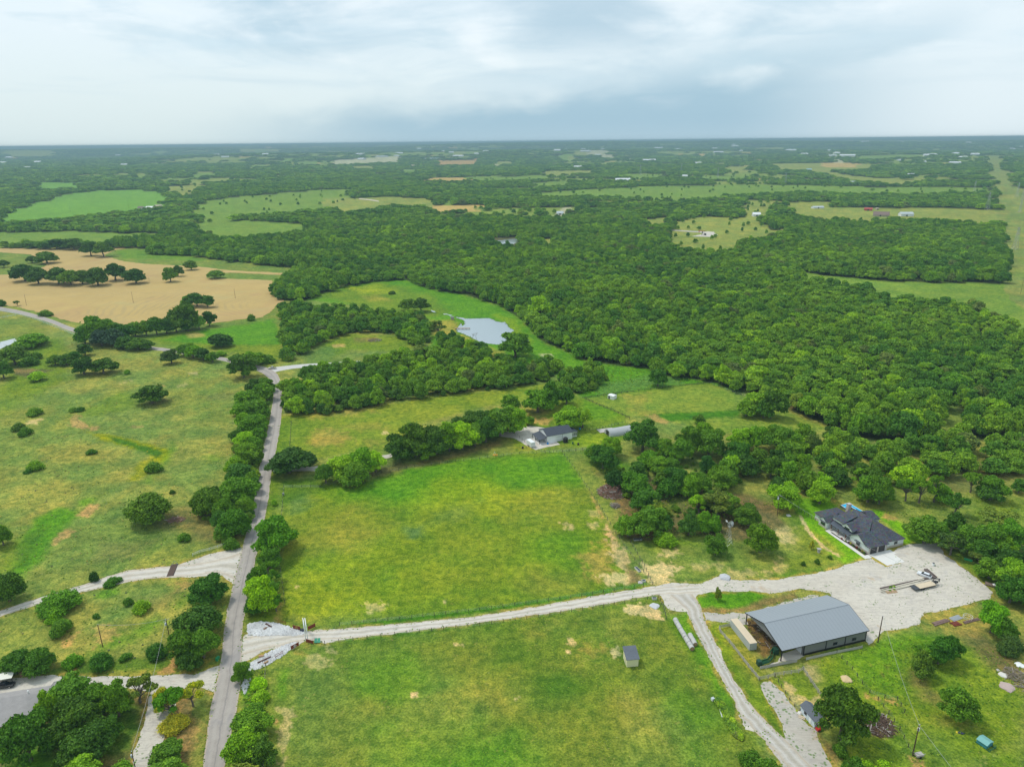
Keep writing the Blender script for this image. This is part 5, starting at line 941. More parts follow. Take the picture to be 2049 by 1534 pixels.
MB().box(-.13, .13, BW-.2, BW+.1, 0, EH).build('post', DARKTRIM, barn); MB().box(BL-.1, BL+.13, BW-.2, BW+.1, 0, EH).build('post', DARKTRIM, barn)
for x in (X1+(BL-X1)*.35+3.4, X1+(BL-X1)*.66+3.4):
    wf = MB().box(x-.75, x+.75, -.08, -.0, 1.35, 2.35).build('window', DARKTRIM, barn); MB().box(x-.62, x+.62, -.11, -.082, 1.5, 2.2).build('pane', GLASS, wf)
for k in range(4):
    y = BW*(k+.5)/4; MB().bar((0, y, EH-.1), (X1, y, EH-.1), .12, .2).build('beam', DARKTRIM, barn)

# ranch house: local x along the front from the garage end, y to the back
C0 = G(1740, 1108); ux = Vector((-.3199, .9475, 0)); uy = Vector((.9475, .3199, 0))
house = thing('ranch_house', 'long white ranch house with complex charcoal shingle roof and two garage doors', 'house', C0, math.atan2(ux.y, ux.x))
def L_(x, y, z=0): return (x, -y, z)      # mirrored frame
SHIN = mat('charcoal_shingles', (.052, .056, .070), .9, var=.25, vscale=2, spec=.2, fn=shingle); HW = mat('pale_siding', (.60, .66, .66), .7, var=.05, fn=None); STONEW = mat('ledge_stone', (.46, .42, .37), .9, var=.35, vscale=3); PORCH = mat('porch_metal', (.07, .085, .11), .4, var=.1)
def poly_obj(name, faces, m, parent):
    mb = MB()
    for f in faces: mb.add([L_(*p) for p in f], [tuple(range(len(f)))])
    return mb.build(name, m, parent)
def roofface(mb, pts, th=.14):
    P = [L_(*p) for p in pts]; n = len(P); vs = P+[(p[0], p[1], p[2]-th) for p in P]
    mb.add(vs, [tuple(range(n)), tuple(range(2*n-1, n-1, -1))]+[(i, n+i, n+(i+1) % n, (i+1) % n) for i in range(n)])
def wallbox(mb, x0, x1, y0, y1, z0, z1): mb.box(x0, x1, -y1, -y0, z0, z1)
E_ = 3.0
mb = MB(); wallbox(mb, 0, 9.6, -.6, 8.2, 0, E_-.05); wallbox(mb, .8, 20, 8.2, 17, 0, E_-.05); wallbox(mb, 9.6, 20.2, 1.6, 8.2, 0, E_-.05); wallbox(mb, 20.2, 28.6, -.9, 10, 0, E_-.05); wallbox(mb, 20.2, 24.6, -2.4, -.9, 0, E_-.05); wallbox(mb, 15.8, 22.5, 17, 19.8, 0, E_-.05)
hw = mb.build('wall', HW, house)
mb = MB(); wallbox(mb, -.06, 9.7, -.7, -.6, 0, .9); wallbox(mb, 20.2, 24.7, -2.5, -2.4, 0, .9); wallbox(mb, 24.7, 28.7, -1.0, -.9, 0, .9); wallbox(mb, .7, .8, 8.3, 17, 0, .9); wallbox(mb, -.12, .0, -.7, -.1, 0, 2.6); wallbox(mb, -.12, .0, 3.3, 3.9, 0, 2.6); wallbox(mb, -.12, .0, 7.4, 8.1, 0, 2.6); mb.build('stone_base', STONEW, house)
mb = MB()
# main hip roof
e = .5; R1 = (9.7, 9.4, 8.0); R2 = (18.2, 9.5, 8.0)
roofface(mb, [(.3, 17.5, E_), (.3, 5.8, E_+.4), (5.8, 5.2, 5.7), R1])
roofface(mb, [(.3, 17.5, E_), R1, R2, (20.5, 17.5, E_)])
roofface(mb, [R1, (5.8, 4.6, 5.2), (9.2, .9, 4.3), (20.2, .9, 4.3), R2])
roofface(mb, [R2, (20.2, .9, 4.3), (22.8, 5, E_+.5), (22.5, 17.5, E_-.2), (20.5, 17.5, E_)])
# garage wing: gable to the front, hip over the doors
roofface(mb, [(-.5, -1.1, E_), (1.5, -1.25, E_+.05), (5.6, -1.25, 5.6), (5.8, 5.4, 5.7), (.3, 8.6, E_), (-.5, 8.6, E_)])
roofface(mb, [(9.8, -1.25, E_+.05), (9.8, 5.5, E_+.7), (5.8, 5.4, 5.7), (5.6, -1.25, 5.6)])
# left wing
roofface(mb, [(29.1, -1.4, E_), (26.0, 4.3, 5.1), (22.0, 4.4, 5.1), (19.9, -1.5, E_+.1)]); roofface(mb, [(29.1, -1.4, E_), (29.1, 10.5, E_), (26.0, 4.3, 5.1)]); roofface(mb, [(29.1, 10.5, E_), (19.5, 10.5, E_+.6), (22.0, 4.4, 5.1), (26.0, 4.3, 5.1)])
roofface(mb, [(20.0, -2.85, E_), (22.4, -2.85, 4.55), (22.4, 2.3, 4.6), (20.0, 1.8, E_+.4)]); roofface(mb, [(24.9, -2.85, E_), (24.9, 1.2, E_+.2), (22.4, 2.3, 4.6), (22.4, -2.85, 4.55)])
# rear wing
roofface(mb, [(15.4, 20.2, E_), (15.4, 15.5, E_+.6), (19.2, 14.8, 5.2), (19.2, 19.0, 5.1)]); roofface(mb, [(15.4, 20.2, E_), (19.2, 19.0, 5.1), (23, 20.2, E_)]); roofface(mb, [(23, 20.2, E_), (19.2, 19.0, 5.1), (19.2, 14.8, 5.2), (23, 14.5, E_+.3)])
# upper front dormer
roofface(mb, [(9.0, -.5, 4.75), (12.4, -.5, 6.45), (12.6, 5.6, 6.5), (9.0, 3.2, 4.95)]); roofface(mb, [(14.9, -.5, 4.95), (14.9, 3.5, 5.3), (12.6, 5.6, 6.5), (12.4, -.5, 6.45)])
roofface(mb, [(14.5, .0, 5.2), (20.4, .0, 5.2), (19.4, 6.8, 7.3), (14.5, 6.8, 7.3)])
hr = mb.build('roof', SHIN, house)
mb = MB(); roofface(mb, [(9.6, -1.5, 2.75), (20.0, -1.5, 2.75), (20.0, 1.6, 3.75), (9.6, 1.6, 3.75)], .1); mb.build('porch_roof', PORCH, house)
mb = MB(); mb.add([L_(*p) for p in [(1.6, -.9, E_-.05), (9.5, -.9, E_-.05), (5.55, -.9, 5.4), (1.6, -.6, E_-.05), (9.5, -.6, E_-.05), (5.55, -.6, 5.4)]], [(0, 1, 2), (5, 4, 3), (0, 3, 4, 1), (1, 4, 5, 2), (2, 5, 3, 0)])
mb.add([L_(*p) for p in [(20.2, -2.6, E_-.05), (24.7, -2.6, E_-.05), (22.4, -2.6, 4.4), (20.2, -2.4, E_-.05), (24.7, -2.4, E_-.05), (22.4, -2.4, 4.4)]], [(0, 1, 2), (5, 4, 3), (0, 3, 4, 1), (1, 4, 5, 2), (2, 5, 3, 0)])
mb.add([L_(*p) for p in [(9.3, -.2, 4.2), (14.7, -.2, 4.2), (14.7, -.2, 4.9), (12.4, -.2, 6.25), (9.3, -.2, 4.75), (9.3, 1.2, 4.2), (14.7, 1.2, 4.2), (14.7, 1.2, 4.9), (12.4, 1.2, 6.25), (9.3, 1.2, 4.75)]], [(0, 1, 2, 3, 4), (9, 8, 7, 6, 5), (0, 5, 6, 1), (1, 6, 7, 2), (2, 7, 8, 3), (3, 8, 9, 4), (4, 9, 5, 0)])
wallbox(mb, 14.7, 20.1, .3, 1.2, 4.2, 5.05); mb.build('gable_wall', HW, house)
for y in (.0, 3.9): 
    gd = MB().box(-.07, -.01, -(y+3.2), -(y+.1), 0, 2.45); gd.build('garage_door', mat('garage_door_paint', (.035, .03, .032), .5), house)
def hwin(x, y, w_, z0, z1, face='f', nm='window'):
    if face == 'f': f = MB().box(x-w_/2, x+w_/2, -(y), -(y)+.06, z0, z1).build(nm, DARKTRIM, house); MB().box(x-w_/2+.1, x+w_/2-.1, -(y)+.06, -(y)+.09, z0+.1, z1-.1).build('pane', GLASS, f)
    else: f = MB().box(x-.08, x-.02, -(y+w_/2), -(y-w_/2), z0, z1).build(nm, DARKTRIM, house); MB().box(x-.11, x-.08, -(y+w_/2)+.1, -(y-w_/2)-.1, z0+.1, z1-.1).build('pane', GLASS, f)
hwin(5.5, -.6, 1.8, .95, 2.4); hwin(22.4, -2.4, 2.4, .5, 2.5); hwin(12.1, -.2, 2.6, 4.25, 4.9); hwin(11, 1.6, 1.6, .8, 2.3); hwin(18, 1.6, 1.6, .8, 2.3); hwin(14.6, 1.6, 1.3, 0, 2.3, 'f', 'door'); hwin(.8, 13.2, 1.6, 1.2, 2.4, 's')
MB().box(4.3, 6.7, .62, 1.5, 2.5, 2.7).build('awning', PORCH, house); MB().box(21.0, 23.8, 2.45, 3.1, 2.6, 2.75).build('awning', PORCH, house)
for x in (11.2, 15.2, 19.0):
    c = MB().box(x-.4, x+.4, .95, 1.55, 0, .95).build('porch_column', STONEW, house); MB().box(x-.14, x+.14, 1.1, 1.4, .95, 2.75).build('timber_post', mat('stained_timber', (.12, .035, .02), .7), c)
ch = MB().box(22.6, 23.9, -11.4, -10.0, 0, 7.6).build('chimney', STONEW, house); MB().box(22.5, 24.0, -11.5, -9.9, 7.6, 7.75).build('chimney_cap', GREYST, ch)
P_ = MB(); wallbox(P_, 9.7, 20.1, -1.9, 1.6, .0, .12); P_.build('porch_floor', CONC, house)
# paving round the house
def hworld(x, y): p = C0 + ux*x + uy*y; return (p.x, p.y)
sheet('walkway', None, .07, CONC, 0, world=[hworld(*p) for p in [(-2.2, -4.2), (19.6, -3.6), (19.6, -2.0), (9.6, -2.2), (-.2, -2.6), (-.2, -.9), (-2.2, -.9)]])
sheet('parking_apron', None, .075, CONC, 0, world=[hworld(*p) for p in [(-.2, -.8), (-.2, 9.6), (-3.2, 9.9), (-3.2, 8.6), (-8.6, 8.2), (-8.4, .0), (-2.1, -.4)]])
sheet('flower_bed', None, .09, mat('mulch', (.05, .035, .03), .95, var=.4, vscale=6), .08, world=[hworld(*p) for p in [(-.1, -2.2), (17.6, -2.6), (17.6, -1.95), (9.6, -1.95), (9.6, -.8), (-.1, -.8)]])
for i, (x, y) in enumerate([(1, -1.5), (2.3, -1.3), (3.6, -1.5), (5, -1.4), (6.6, -1.5), (8.2, -1.4), (10, -2.2), (12, -2.2)]):
    q = hworld(x, y); tree_at(q[0], q[1], .9, .8, 'bush', ['mid', 'yellow', 'grey', (.3, .05, .03)][i % 4], 'small planting in the dark flower bed, %s from the garage end' % ORD[i], 'shrub', 'flower bed plants in front of the ranch house', 'shrub', 'lo')
# pool behind the house
pool = thing('swimming_pool', 'raised turquoise swimming pool behind the stone chimney of the ranch house', 'pool', (*hworld(33, 21), 0), math.atan2(ux.y, ux.x))
PO = [(0, 4.6), (.4, 0), (-8, -.3), (-8, 1.2), (-2.8, 1.6), (-2.8, 4.6)]
mb = MB(); n = len(PO); mb.add([(x, y, 0) for x, y in PO]+[(x, y, 1.0) for x, y in PO], [(i, (i+1) % n, n+(i+1) % n, n+i) for i in range(n)]); mb.build('pool_wall', mat('pool_panel', (.16, .20, .24), .6), pool)
sh = lambda p, c: (c[0]+(p[0]-c[0])*.93, c[1]+(p[1]-c[1])*.93)
mesh_obj('water', [(x, y, .92) for x, y in PO], tessellate_polygon([[Vector((x, y, 0)) for x, y in PO]]), mat('pool_water', (.0, .42, .72), .1, var=.05, vscale=.8, spec=.3), pool)
mb = MB()
for i in range(n): mb.bar((*PO[i], 1.02), (*PO[(i+1) % n], 1.02), .25, .1)
mb.build('coping', WHITE, pool)

# white metal building with dark roof and porch
a = G(1095, 886.5); b = G(1145, 877.5); wb, WL = frame('metal_workshop', 'white metal house with dark gable roof, side porch and water tank beside it', 'house', a, b)
sc = WL; WLn = WL
WR = mat('dark_ribbed_roof', (.045, .055, .075), .5, var=.08, fn=ribs(-cam_axis(wb), .7, .7)); WW = mat('white_ribbed_wall', (.80, .82, .83), .6, var=.04, fn=ribs(-cam_axis(wb), .8, .9)); D_ = 10.5; eh = 3.9; rh = 6.0
mb = MB(); mb.slab([(-.3, -.4, eh+.1), (WL+.3, -.4, eh+.1), (WL+.3, D_/2, rh+.1), (-.3, D_/2, rh+.1)], .12); mb.slab([(-.3, D_/2, rh+.1), (WL+.3, D_/2, rh+.1), (WL+.3, D_+.4, eh+.1), (-.3, D_+.4, eh+.1)], .12); mb.build('roof', WR, wb)
MB().prism([(0, 0), (D_, 0), (D_, eh), (D_/2, rh), (0, eh)], 0, WL, 'x').build('wall', WW, wb)
mb = MB(); mb.slab([(-4.6, -.2, 2.5), (-.05, -.2, 3.5), (-.05, D_-1, 3.5), (-4.6, D_-1, 2.5)], .12); pr = mb.build('porch_roof', WR, wb)
for y in (.1, D_/2, D_-1.2): MB().box(-4.5, -4.3, y-.1, y+.1, 0, 2.45).build('porch_post', DARKTRIM, wb)
MB().box(-4.7, 3.5, -1.2, D_-1, 0, .1).build('slab', CONC, wb)
wd_ = MB().box(WL*.33, WL*.58, -.07, -.0, .1, 2.6).build('sliding_door', WHITE, wb); MB().bar((WL*.33, -.1, 2.65), (WL*.58, -.1, 2.65), .06, .1).build('door_rail', STEEL, wd_)
MB().box(WL*.6-.05, WL*.6+.08, -.05, 0, 0, eh).build('trim', DARKTRIM, wb)
mb = MB(); mb.box(WL, WL+3.8, 1.8, D_-1.5, 0, 2.9); mb.build('sunroom', WHITE, wb); MB().slab([(WL-.1, 1.3, 3.6), (WL+4.2, 1.3, 2.95), (WL+4.2, D_-1.2, 2.95), (WL-.1, D_-1.2, 3.6)], .12).build('sunroom_roof', WR, wb)
for k in range(3): MB().box(WL+.5+k*1.15, WL+1.2+k*1.15, 1.72, 1.79, .7, 2.4).build('window', GLASS, wb)
tk = thing('water_tank', 'black upright water tank beside the white metal house', 'tank', G(1131.5, 884.5)); MB().lathe([(1.25, .0), (1.3, .3), (1.25, .8), (1.3, 1.3), (1.25, 1.8), (1.3, 2.3), (.9, 2.75), (.3, 2.9)], 16).build('body', mat('black_plastic', (.012, .012, .014), .5), tk); MB().lathe([(.3, 2.9), (.3, 3.05)], 12).build('lid', DARKTRIM, tk)

def box_trailer(px, py, L, Wd, Hh, ang, label, cat='trailer'):
    t = thing('enclosed_trailer', label, cat, G(px, py), ang); MB().box(0, L, 0, Wd, .5, .5+Hh).build('body', WHITE, t); mb = MB().bar((L, Wd/2, .55), (L+1.2, Wd/2, .5), .12, .12); mb.build('hitch', DARKTRIM, t)
    MB().box(-.03, 0, .15, Wd-.15, .6, .4+Hh).build('rear_door', mat('white_panel', (.68, .70, .70), .4), t); MB().box(L*.05, L-.05, -.02, 0, .42, .52).build('skirt', DARKTRIM, t)
    for s in (-.05, Wd+.05):
        for x in (L*.45, L*.62): MB().add(*wheel_geo((x, s, .34), .34, .2)).build('wheel', TYRE, t)
    return t
def wheel_geo(c, r, w_, n=14, axis='y'):
    m = MB(); c = Vector(c); d = Vector((0, w_/2, 0)) if axis == 'y' else Vector((w_/2, 0, 0)); m.tube(c-d, c+d, r, r, n); return m.v, m.f
box_trailer(1071, 894.5, 5.2, 2.4, 2.5, R_(118), 'white enclosed box trailer at the porch of the white metal house')

# simple gabled things
def gable_building(name, label, cat, a, b, dep_, eh, rh, wallm, roofm, doors=(), windows=(), ov=.3, ridge='x', group=None, trim=None, mono=False):
    e, L = frame(name, label, cat, a, b, group)
    if mono: MB().prism([(0, 0), (dep_, 0), (dep_, eh), (0, rh)], 0, L, 'x').build('wall', wallm, e); MB().slab([(-ov, -ov, rh+.1), (L+ov, -ov, rh+.1), (L+ov, dep_+ov, eh+.1), (-ov, dep_+ov, eh+.1)], .1).build('roof', roofm, e)
    elif ridge == 'x':
        MB().prism([(0, 0), (dep_, 0), (dep_, eh), (dep_/2, rh), (0, eh)], 0, L, 'x').build('wall', wallm, e); k = (rh-eh)/(dep_/2)*ov
        MB().slab([(-ov, -ov, eh+.1-k), (L+ov, -ov, eh+.1-k), (L+ov, dep_/2, rh+.1), (-ov, dep_/2, rh+.1)], .1).slab([(-ov, dep_/2, rh+.1), (L+ov, dep_/2, rh+.1), (L+ov, dep_+ov, eh+.1-k), (-ov, dep_+ov, eh+.1-k)], .1).build('roof', roofm, e)
    else:
        MB().prism([(0, 0), (L, 0), (L, eh), (L/2, rh), (0, eh)], 0, dep_, 'y').build('wall', wallm, e); k = (rh-eh)/(L/2)*ov
        MB().slab([(-ov, -ov, eh+.1-k), (L/2, -ov, rh+.1), (L/2, dep_+ov, rh+.1), (-ov, dep_+ov, eh+.1-k)], .1).slab([(L/2, -ov, rh+.1), (L+ov, -ov, eh+.1-k), (L+ov, dep_+ov, eh+.1-k), (L/2, dep_+ov, rh+.1)], .1).build('roof', roofm, e)
    for x0, x1, z in doors: MB().box(x0, x1, -.06, -.005, 0, z).build('door', DARKTRIM, e)
    for x0, x1, z0, z1 in windows:
        f = MB().box(x0, x1, -.06, -.005, z0, z1).build('window', WHITE, e); MB().box(x0+.1, x1-.1, -.08, -.06, z0+.1, z1-.1).build('pane', GLASS, f)
    return e, L
CREAM = mat('cream_panel', (.70, .67, .42), .7, var=.05, fn=ribs(0, .4, .88)); SLATE = mat('slate_shingle', (.11, .125, .15), .9, var=.25, vscale=3); LTW = mat('light_siding', (.55, .62, .66), .7, var=.06)
e, L = gable_building('field_shed', 'cream loafing shed with slanted slate roof alone in the south field', 'shed', G(1254, 1334), G(1277, 1332), 4.2, 3.9, 2.7, CREAM, SLATE, ov=.3, mono=True)
MB().box(-.04, 0, 1.2, 2.6, 0, 2.0).build('door', mat('cream_door', (.62, .59, .38), .7), e)
e, L = gable_building('garden_shed', 'small pale shed with charcoal roof under the big dark tree', 'shed', G(1629, 1456), G(1649, 1451), 6.0, 2.3, 3.3, LTW, SLATE, ridge='y', windows=((.3, .9, 1.0, 1.7),), ov=.25)
MB().box(-.06, -.0, 3.4, 4.4, 1.0, 1.9).build('window', DARKTRIM, e); MB().box(-.06, 0, 1.4, 2.3, 0, 2.0).build('door', WHITE, e); MB().box(.5, 2.6, -1.2, -.1, 0, .4).build('step', WOODB, e)
gable_building('white_cabin', 'small white box shed in the far corner field', 'shed', G(1216, 797), G(1227, 800), 3.6, 2.2, 2.4, WHITE, WHITE, doors=((.5, 1.5, 1.8),), ov=.1)
# quonset
e, L = frame('hoop_barn', 'low arched silver hoop barn half hidden behind trees', 'barn', G(1222, 875), G(1262, 868)); prof = [(3.6*math.cos(t)+3.6, 3.2*math.sin(t)) for t in [math.pi*i/10 for i in range(11)]]
MB().prism(prof, 0, L+4, 'x').build('arched_roof', mat('galvanised_arch', (.42, .44, .45), .5, .1, var=.08, fn=ribs(-cam_axis(e), .9, .8)), e); MB().box(-.05, .0, 2.2, 5.0, 0, 2.6).build('door', DARKTRIM, e)
sl, L = frame('concrete_slab', 'bare pale rectangular concrete slab on the grass', 'slab', G(1201, 866), G(1232, 862)); MB().box(0, L, 0, 5, 0, .12).build('slab', GREYST, sl); MB().box(-.2, L+.2, -.2, 0, 0, .16).build('kerb', DIRTM, sl)

# grey-roofed house in the lower left corner, carport
RG = mat('grey_shingles', (.27, .26, .255), .9, var=.2, vscale=2, fn=shingle)
SHG = mat('weathered_shingles', (.29, .275, .27), .9, var=.22, vscale=5)
e = thing('shingle_house', 'long low house with weathered grey shingle roof in the lower left corner', 'house', G(66, 1428, 0), 0)
def at3(x, y, z): p = G(x, y, z); return (p.x-e.location.x, p.y-e.location.y, z)
r1 = at3(170, 1357, 4.6); mb = MB(); mb.slab([at3(-90, 1404, 3.0), at3(100, 1372, 3.0), at3(96, 1382, 3.4), at3(-90, 1418, 3.4)][::-1], .15)
mb.slab([at3(-120, 1480, 2.8), at3(60, 1440, 2.8), at3(125, 1385, 3.0), at3(50, 1388, 5.2), at3(-120, 1418, 5.2)], .15); mb.slab([at3(-120, 1418, 5.2), at3(50, 1388, 5.2), at3(125, 1385, 3.0), at3(105, 1370, 3.0), at3(-100, 1402, 3.0)], .15)
mb.slab([at3(100, 1374, 3.0), at3(108, 1363, 4.2), at3(166, 1355, 4.2), at3(120, 1392, 3.0)], .12); mb.slab([at3(108, 1363, 4.2), at3(120, 1360, 3.4), at3(170, 1352, 3.6), at3(166, 1355, 4.2)], .12); mb.slab([at3(166, 1355, 4.2), at3(170, 1352, 3.6), at3(168, 1368, 3.0), at3(120, 1392, 3.0)], .12)
mb.build('roof', SHG, e)
mb = MB(); c1_, c2_, c3_, c4_ = at3(-110, 1474, 2.8), at3(58, 1436, 2.8), at3(120, 1386, 2.8), at3(-96, 1406, 2.8); mb.slab([c1_, c2_, c3_, c4_], 2.8); mb.build('wall', mat('brick_wall', (.28, .17, .13), .9, var=.3, vscale=6), e)
vt = MB().lathe([(.12, 0), (.12, .7), (.2, .7), (.2, .85)], 8); v_ = vt.build('vent_pipe', WHITE, e); v_.location = at3(57, 1386, 4.9)
cp = thing('carport', 'pale metal carport roof at the left edge beside the gravel', 'carport', G(28, 1375), 0)
def at4(x, y, z): p = G(x, y, z); return (p.x-cp.location.x, p.y-cp.location.y, z)
mb = MB(); mb.slab([at4(-60, 1370, 2.7), at4(23, 1355.5, 2.7), at4(33, 1332, 3.3), at4(5, 1337, 3.2), at4(-60, 1350, 3.2)], .1); mb.build('roof', mat('cream_metal', (.66, .66, .58), .5, var=.08, fn=ribs(10, .8, .85)), cp)
for q in ((23, 1356), (-30, 1365), (31, 1334)): p = at4(*q, 2.6); MB().box(p[0]-.08, p[0]+.08, p[1]-.08, p[1]+.08, 0, 2.6).build('post', DARKTRIM, cp)
# far and middle-distance buildings
REDM = mat('red_metal', (.42, .05, .035), .5); BROWNR = mat('brown_shingle', (.20, .14, .12), .9); WMET = mat('white_metal', (.72, .74, .76), .5); GREYR = mat('pale_grey_metal', (.45, .50, .53), .5); TANW = mat('tan_wall', (.45, .38, .28), .8)
FARB = [('red_barn', 'bright red metal barn beyond the great wood', 'barn', (1729, 421.5), (1745, 422), 12, 4, 6, REDM, REDM), ('brown_house', 'wide brown-roofed house in the far clearing', 'house', (1747, 433), (1779, 434), 22, 3.5, 9, TANW, BROWNR), ('farm_workshop', 'grey-roofed metal workshop right of the brown-roofed house', 'barn', (1803, 433), (1828, 433), 16, 5, 8, WMET, GREYR),
 ('white_barn', 'white metal barn among trees beyond the great wood', 'barn', (1507, 433.5), (1522, 433.5), 14, 4.5, 8, WMET, WMET), ('farmhouse', 'low pale house left of the red barn', 'house', (1628, 417.5), (1649, 417), 12, 3, 5, WMET, GREYR), ('farmhouse', 'small white house hidden in the wood at centre distance', 'house', (1114, 430), (1127, 430), 12, 4, 7, WMET, GREYR), ('small_barn', 'tiny pale shed right of the red barn', 'shed', (1753, 420), (1758, 420), 8, 3, 4, TANW, TANW),
 ('greenhouse', 'left end block of the white farm sheds in the distance', 'shed', (1688, 370.5), (1700, 370.5), 14, 4, 7, WMET, WMET), ('greenhouse', 'peaked white shed, tallest of the distant white farm sheds', 'shed', (1701, 370), (1712, 370), 16, 5, 12, WMET, WMET), ('greenhouse', 'long white shed in the middle of the distant white farm', 'shed', (1714, 370), (1731, 370), 18, 4, 8, WMET, WMET), ('greenhouse', 'white shed at the right of the distant white farm', 'shed', (1733, 371), (1746, 371), 18, 4, 9, WMET, WMET), ('greenhouse', 'right end shed of the distant white farm', 'shed', (1748, 371), (1762, 371), 14, 4, 7, WMET, WMET),
 ('farm_shed', 'dark-roofed shed left of the distant farmyard at far left', 'shed', (275, 419), (286, 419), 12, 4, 7, WMET, BROWNR), ('farm_shed', 'pale shed in the middle of the distant farmyard at far left', 'shed', (291, 418), (304, 418), 14, 3, 6, TANW, WMET), ('farm_shed', 'pale tan shed at the right of the distant farmyard', 'shed', (314, 416), (326, 415), 14, 4, 7, TANW, TANW),
 ('estate_house', 'left pale-roofed estate house in the distant wood', 'house', (804, 337), (815, 337), 20, 5, 10, TANW, GREYR), ('estate_house', 'right tan estate house in the distant wood', 'house', (822, 334), (836, 334), 22, 6, 12, TANW, TANW), ('warehouse', 'long pale blue warehouse roof beside the orange earthworks', 'building', (850, 323), (876, 323), 60, 7, 9, WMET, mat('pale_blue_metal', (.42, .55, .66), .5)),
 ('hangar', 'white hangar on the distant grey airstrip, left one', 'hangar', (715, 325), (727, 325), 50, 8, 14, WMET, WMET), ('hangar', 'white hangar on the distant grey airstrip, middle one', 'hangar', (752, 322), (772, 322), 50, 8, 12, WMET, GREYR), ('hangar', 'white hangar on the distant grey airstrip, right one', 'hangar', (788, 321), (797, 321), 40, 8, 12, WMET, WMET),
 ('farm_shed', 'white shed right of centre near the horizon', 'shed', (1160, 312), (1180, 312), 50, 10, 14, WMET, WMET), ('farm_shed', 'lower white shed right of centre near the horizon', 'shed', (1190, 315), (1200, 315), 40, 8, 12, WMET, WMET), ('farm_shed', 'blue-roofed shed in the pale clearing at the right distance', 'shed', (1614, 342), (1624, 342), 20, 5, 8, WMET, mat('teal_metal', (.25, .45, .5), .5)), ('farm_shed', 'white barn near the power line corridor', 'shed', (1872, 340), (1882, 340), 24, 6, 10, WMET, WMET)]
def wallsh(a, b): return Vector((b.x-a.x, b.y-a.y, 0))
for nm, lb, ct, p, q, dp, eh_, rh_, wm2, rm in FARB:
    a = G(*p); b = G(*q); L_far = math.hypot(b.x-a.x, b.y-a.y)
    e, L = gable_building(nm, lb, ct, a, b, dp, eh_, rh_, wm2, rm, doors=((L*.2 if False else L_far*.4, L_far*.4+3, 3),), ov=.6)
    if math.hypot(a.x, a.y) > 2600: e.location.z = float(relief(np.array([[a.x, a.y]]))[0])
gz, L = frame('lookout_shed', 'small grey pump shed at the corner of the fishing pond', 'shed', G(902, 640), G(908, 640)); MB().box(0, L, 0, 2.2, .3, 2.6).build('wall', WOODG, gz); MB().slab([(-.4, -.4, 3.0), (L+.4, -.4, 3.0), (L+.4, 2.6, 2.7), (-.4, 2.6, 2.7)], .1).build('roof', STEEL, gz)
for x, y in ((0, 0), (L, 0), (0, 2.2), (L, 2.2)): MB().box(x-.1, x+.1, y-.1, y+.1, 0, .3).build('leg', WOODG, gz)
# ------------------------------------------------------------------ poles, windmill, towers
POLE = mat('creosote_pole', (.085, .05, .035), .9, var=.2); TRF = mat('transformer_grey', (.60, .64, .68), .4)
def pole(bx, by, ty, label, arm=False, transformer=False, lean=0, group='utility poles', r=.14, cap=None):
    h = h_of(bx, by, ty); e = thing('utility_pole', label, 'utility pole', G(bx, by), random.uniform(0, 6), group)
    MB().tube((0, 0, -.3), (lean, 0, h), r, r*.7, 8).build('pole', POLE, e)
    if arm: MB().bar((-1.1, 0, h-.5), (1.1, 0, h-.5), .1, .1).build('crossarm', WOODG, e)
    if transformer:
        MB().lathe([(.25, h-2.1), (.28, h-2.0), (.28, h-1.2), (.2, h-1.1)], 12, .42, 0).build('transformer', TRF, e); MB().bar((0, 0, h-1.6), (.3, 0, h-1.6), .08, .08).build('bracket', STEEL, e)
    for k in (-.12, .12): MB().lathe([(.05, h), (.07, h+.08), (.03, h+.2)], 8, k, 0).build('insulator', TRF, e)
    return Vector((e.location.x, e.location.y, h))
p1 = pole(206, 1294, 1249, 'thin brown utility pole left of the dense green bush'); p2 = pole(340, 1279, 1238, 'utility pole with a white transformer left of the round tree clump', transformer=True, arm=True)
p3 = pole(273, 1545, 1503, 'utility pole with white transformer at the bottom left edge', transformer=True); p4 = pole(1555, 1032, 990, 'utility pole with transformer beside the ranch house fence', transformer=True, arm=True)
p5 = pole(1756.5, 1284.5, 1232, 'bare dark pole at the corner of the open barn', r=.18); p6 = pole(1826, 1510, 1450, 'dark utility pole with white transformer in the lower right pasture', transformer=True, arm=True, r=.17)
p7 = pole(53, 611, 589, 'leaning pole in the wheat field near the left edge', lean=-.5); p8 = pole(267, 606, 584, 'middle pole standing in the wheat field'); p9 = pole(471, 597, 577, 'right-hand pole standing in the wheat field')
p10 = pole(2042, 588, 560, 'pole at the right edge in the power line corridor', arm=True); pole(258, 417, 396, 'distant pole in front of the bright green hill field'); pole(141, 424, 410, 'distant pole at the left of the hill field')
def wire(a, b, sag, label, n=10, r=.035):
    e = MB(); P = [a.lerp(b, i/n)-Vector((0, 0, 4*sag*(i/n)*(1-i/n))) for i in range(n+1)]
    for i in range(n): e.tube(P[i], P[i+1], r, r, 4, False)
    tag(e.build('power_line', mat('aluminium_wire', (.35, .36, .36), .5)), label, 'power line', 'power lines')
wire(p2, p3+Vector((0, 0, 0)), 1.5, 'wire from the roadside transformer pole to the bottom left pole'); wire(p5, p6, 1.2, 'wire from the bare dark pole to the lower right transformer pole'); wire(p6, p6+Vector((7, -75, 0)), 1.5, 'wire leaving the lower right transformer pole downwards'); wire(p7, p8, 3, 'wire between the left two poles of the wheat field'); wire(p8, p9, 3, 'wire between the right two poles of the wheat field'); wire(p1, p2, 1., 'wire between the thin brown pole and the roadside pole')
wire(p4, p4+Vector((30, -52, -3)), 1.2, 'wire from the fence pole across the house lawn')
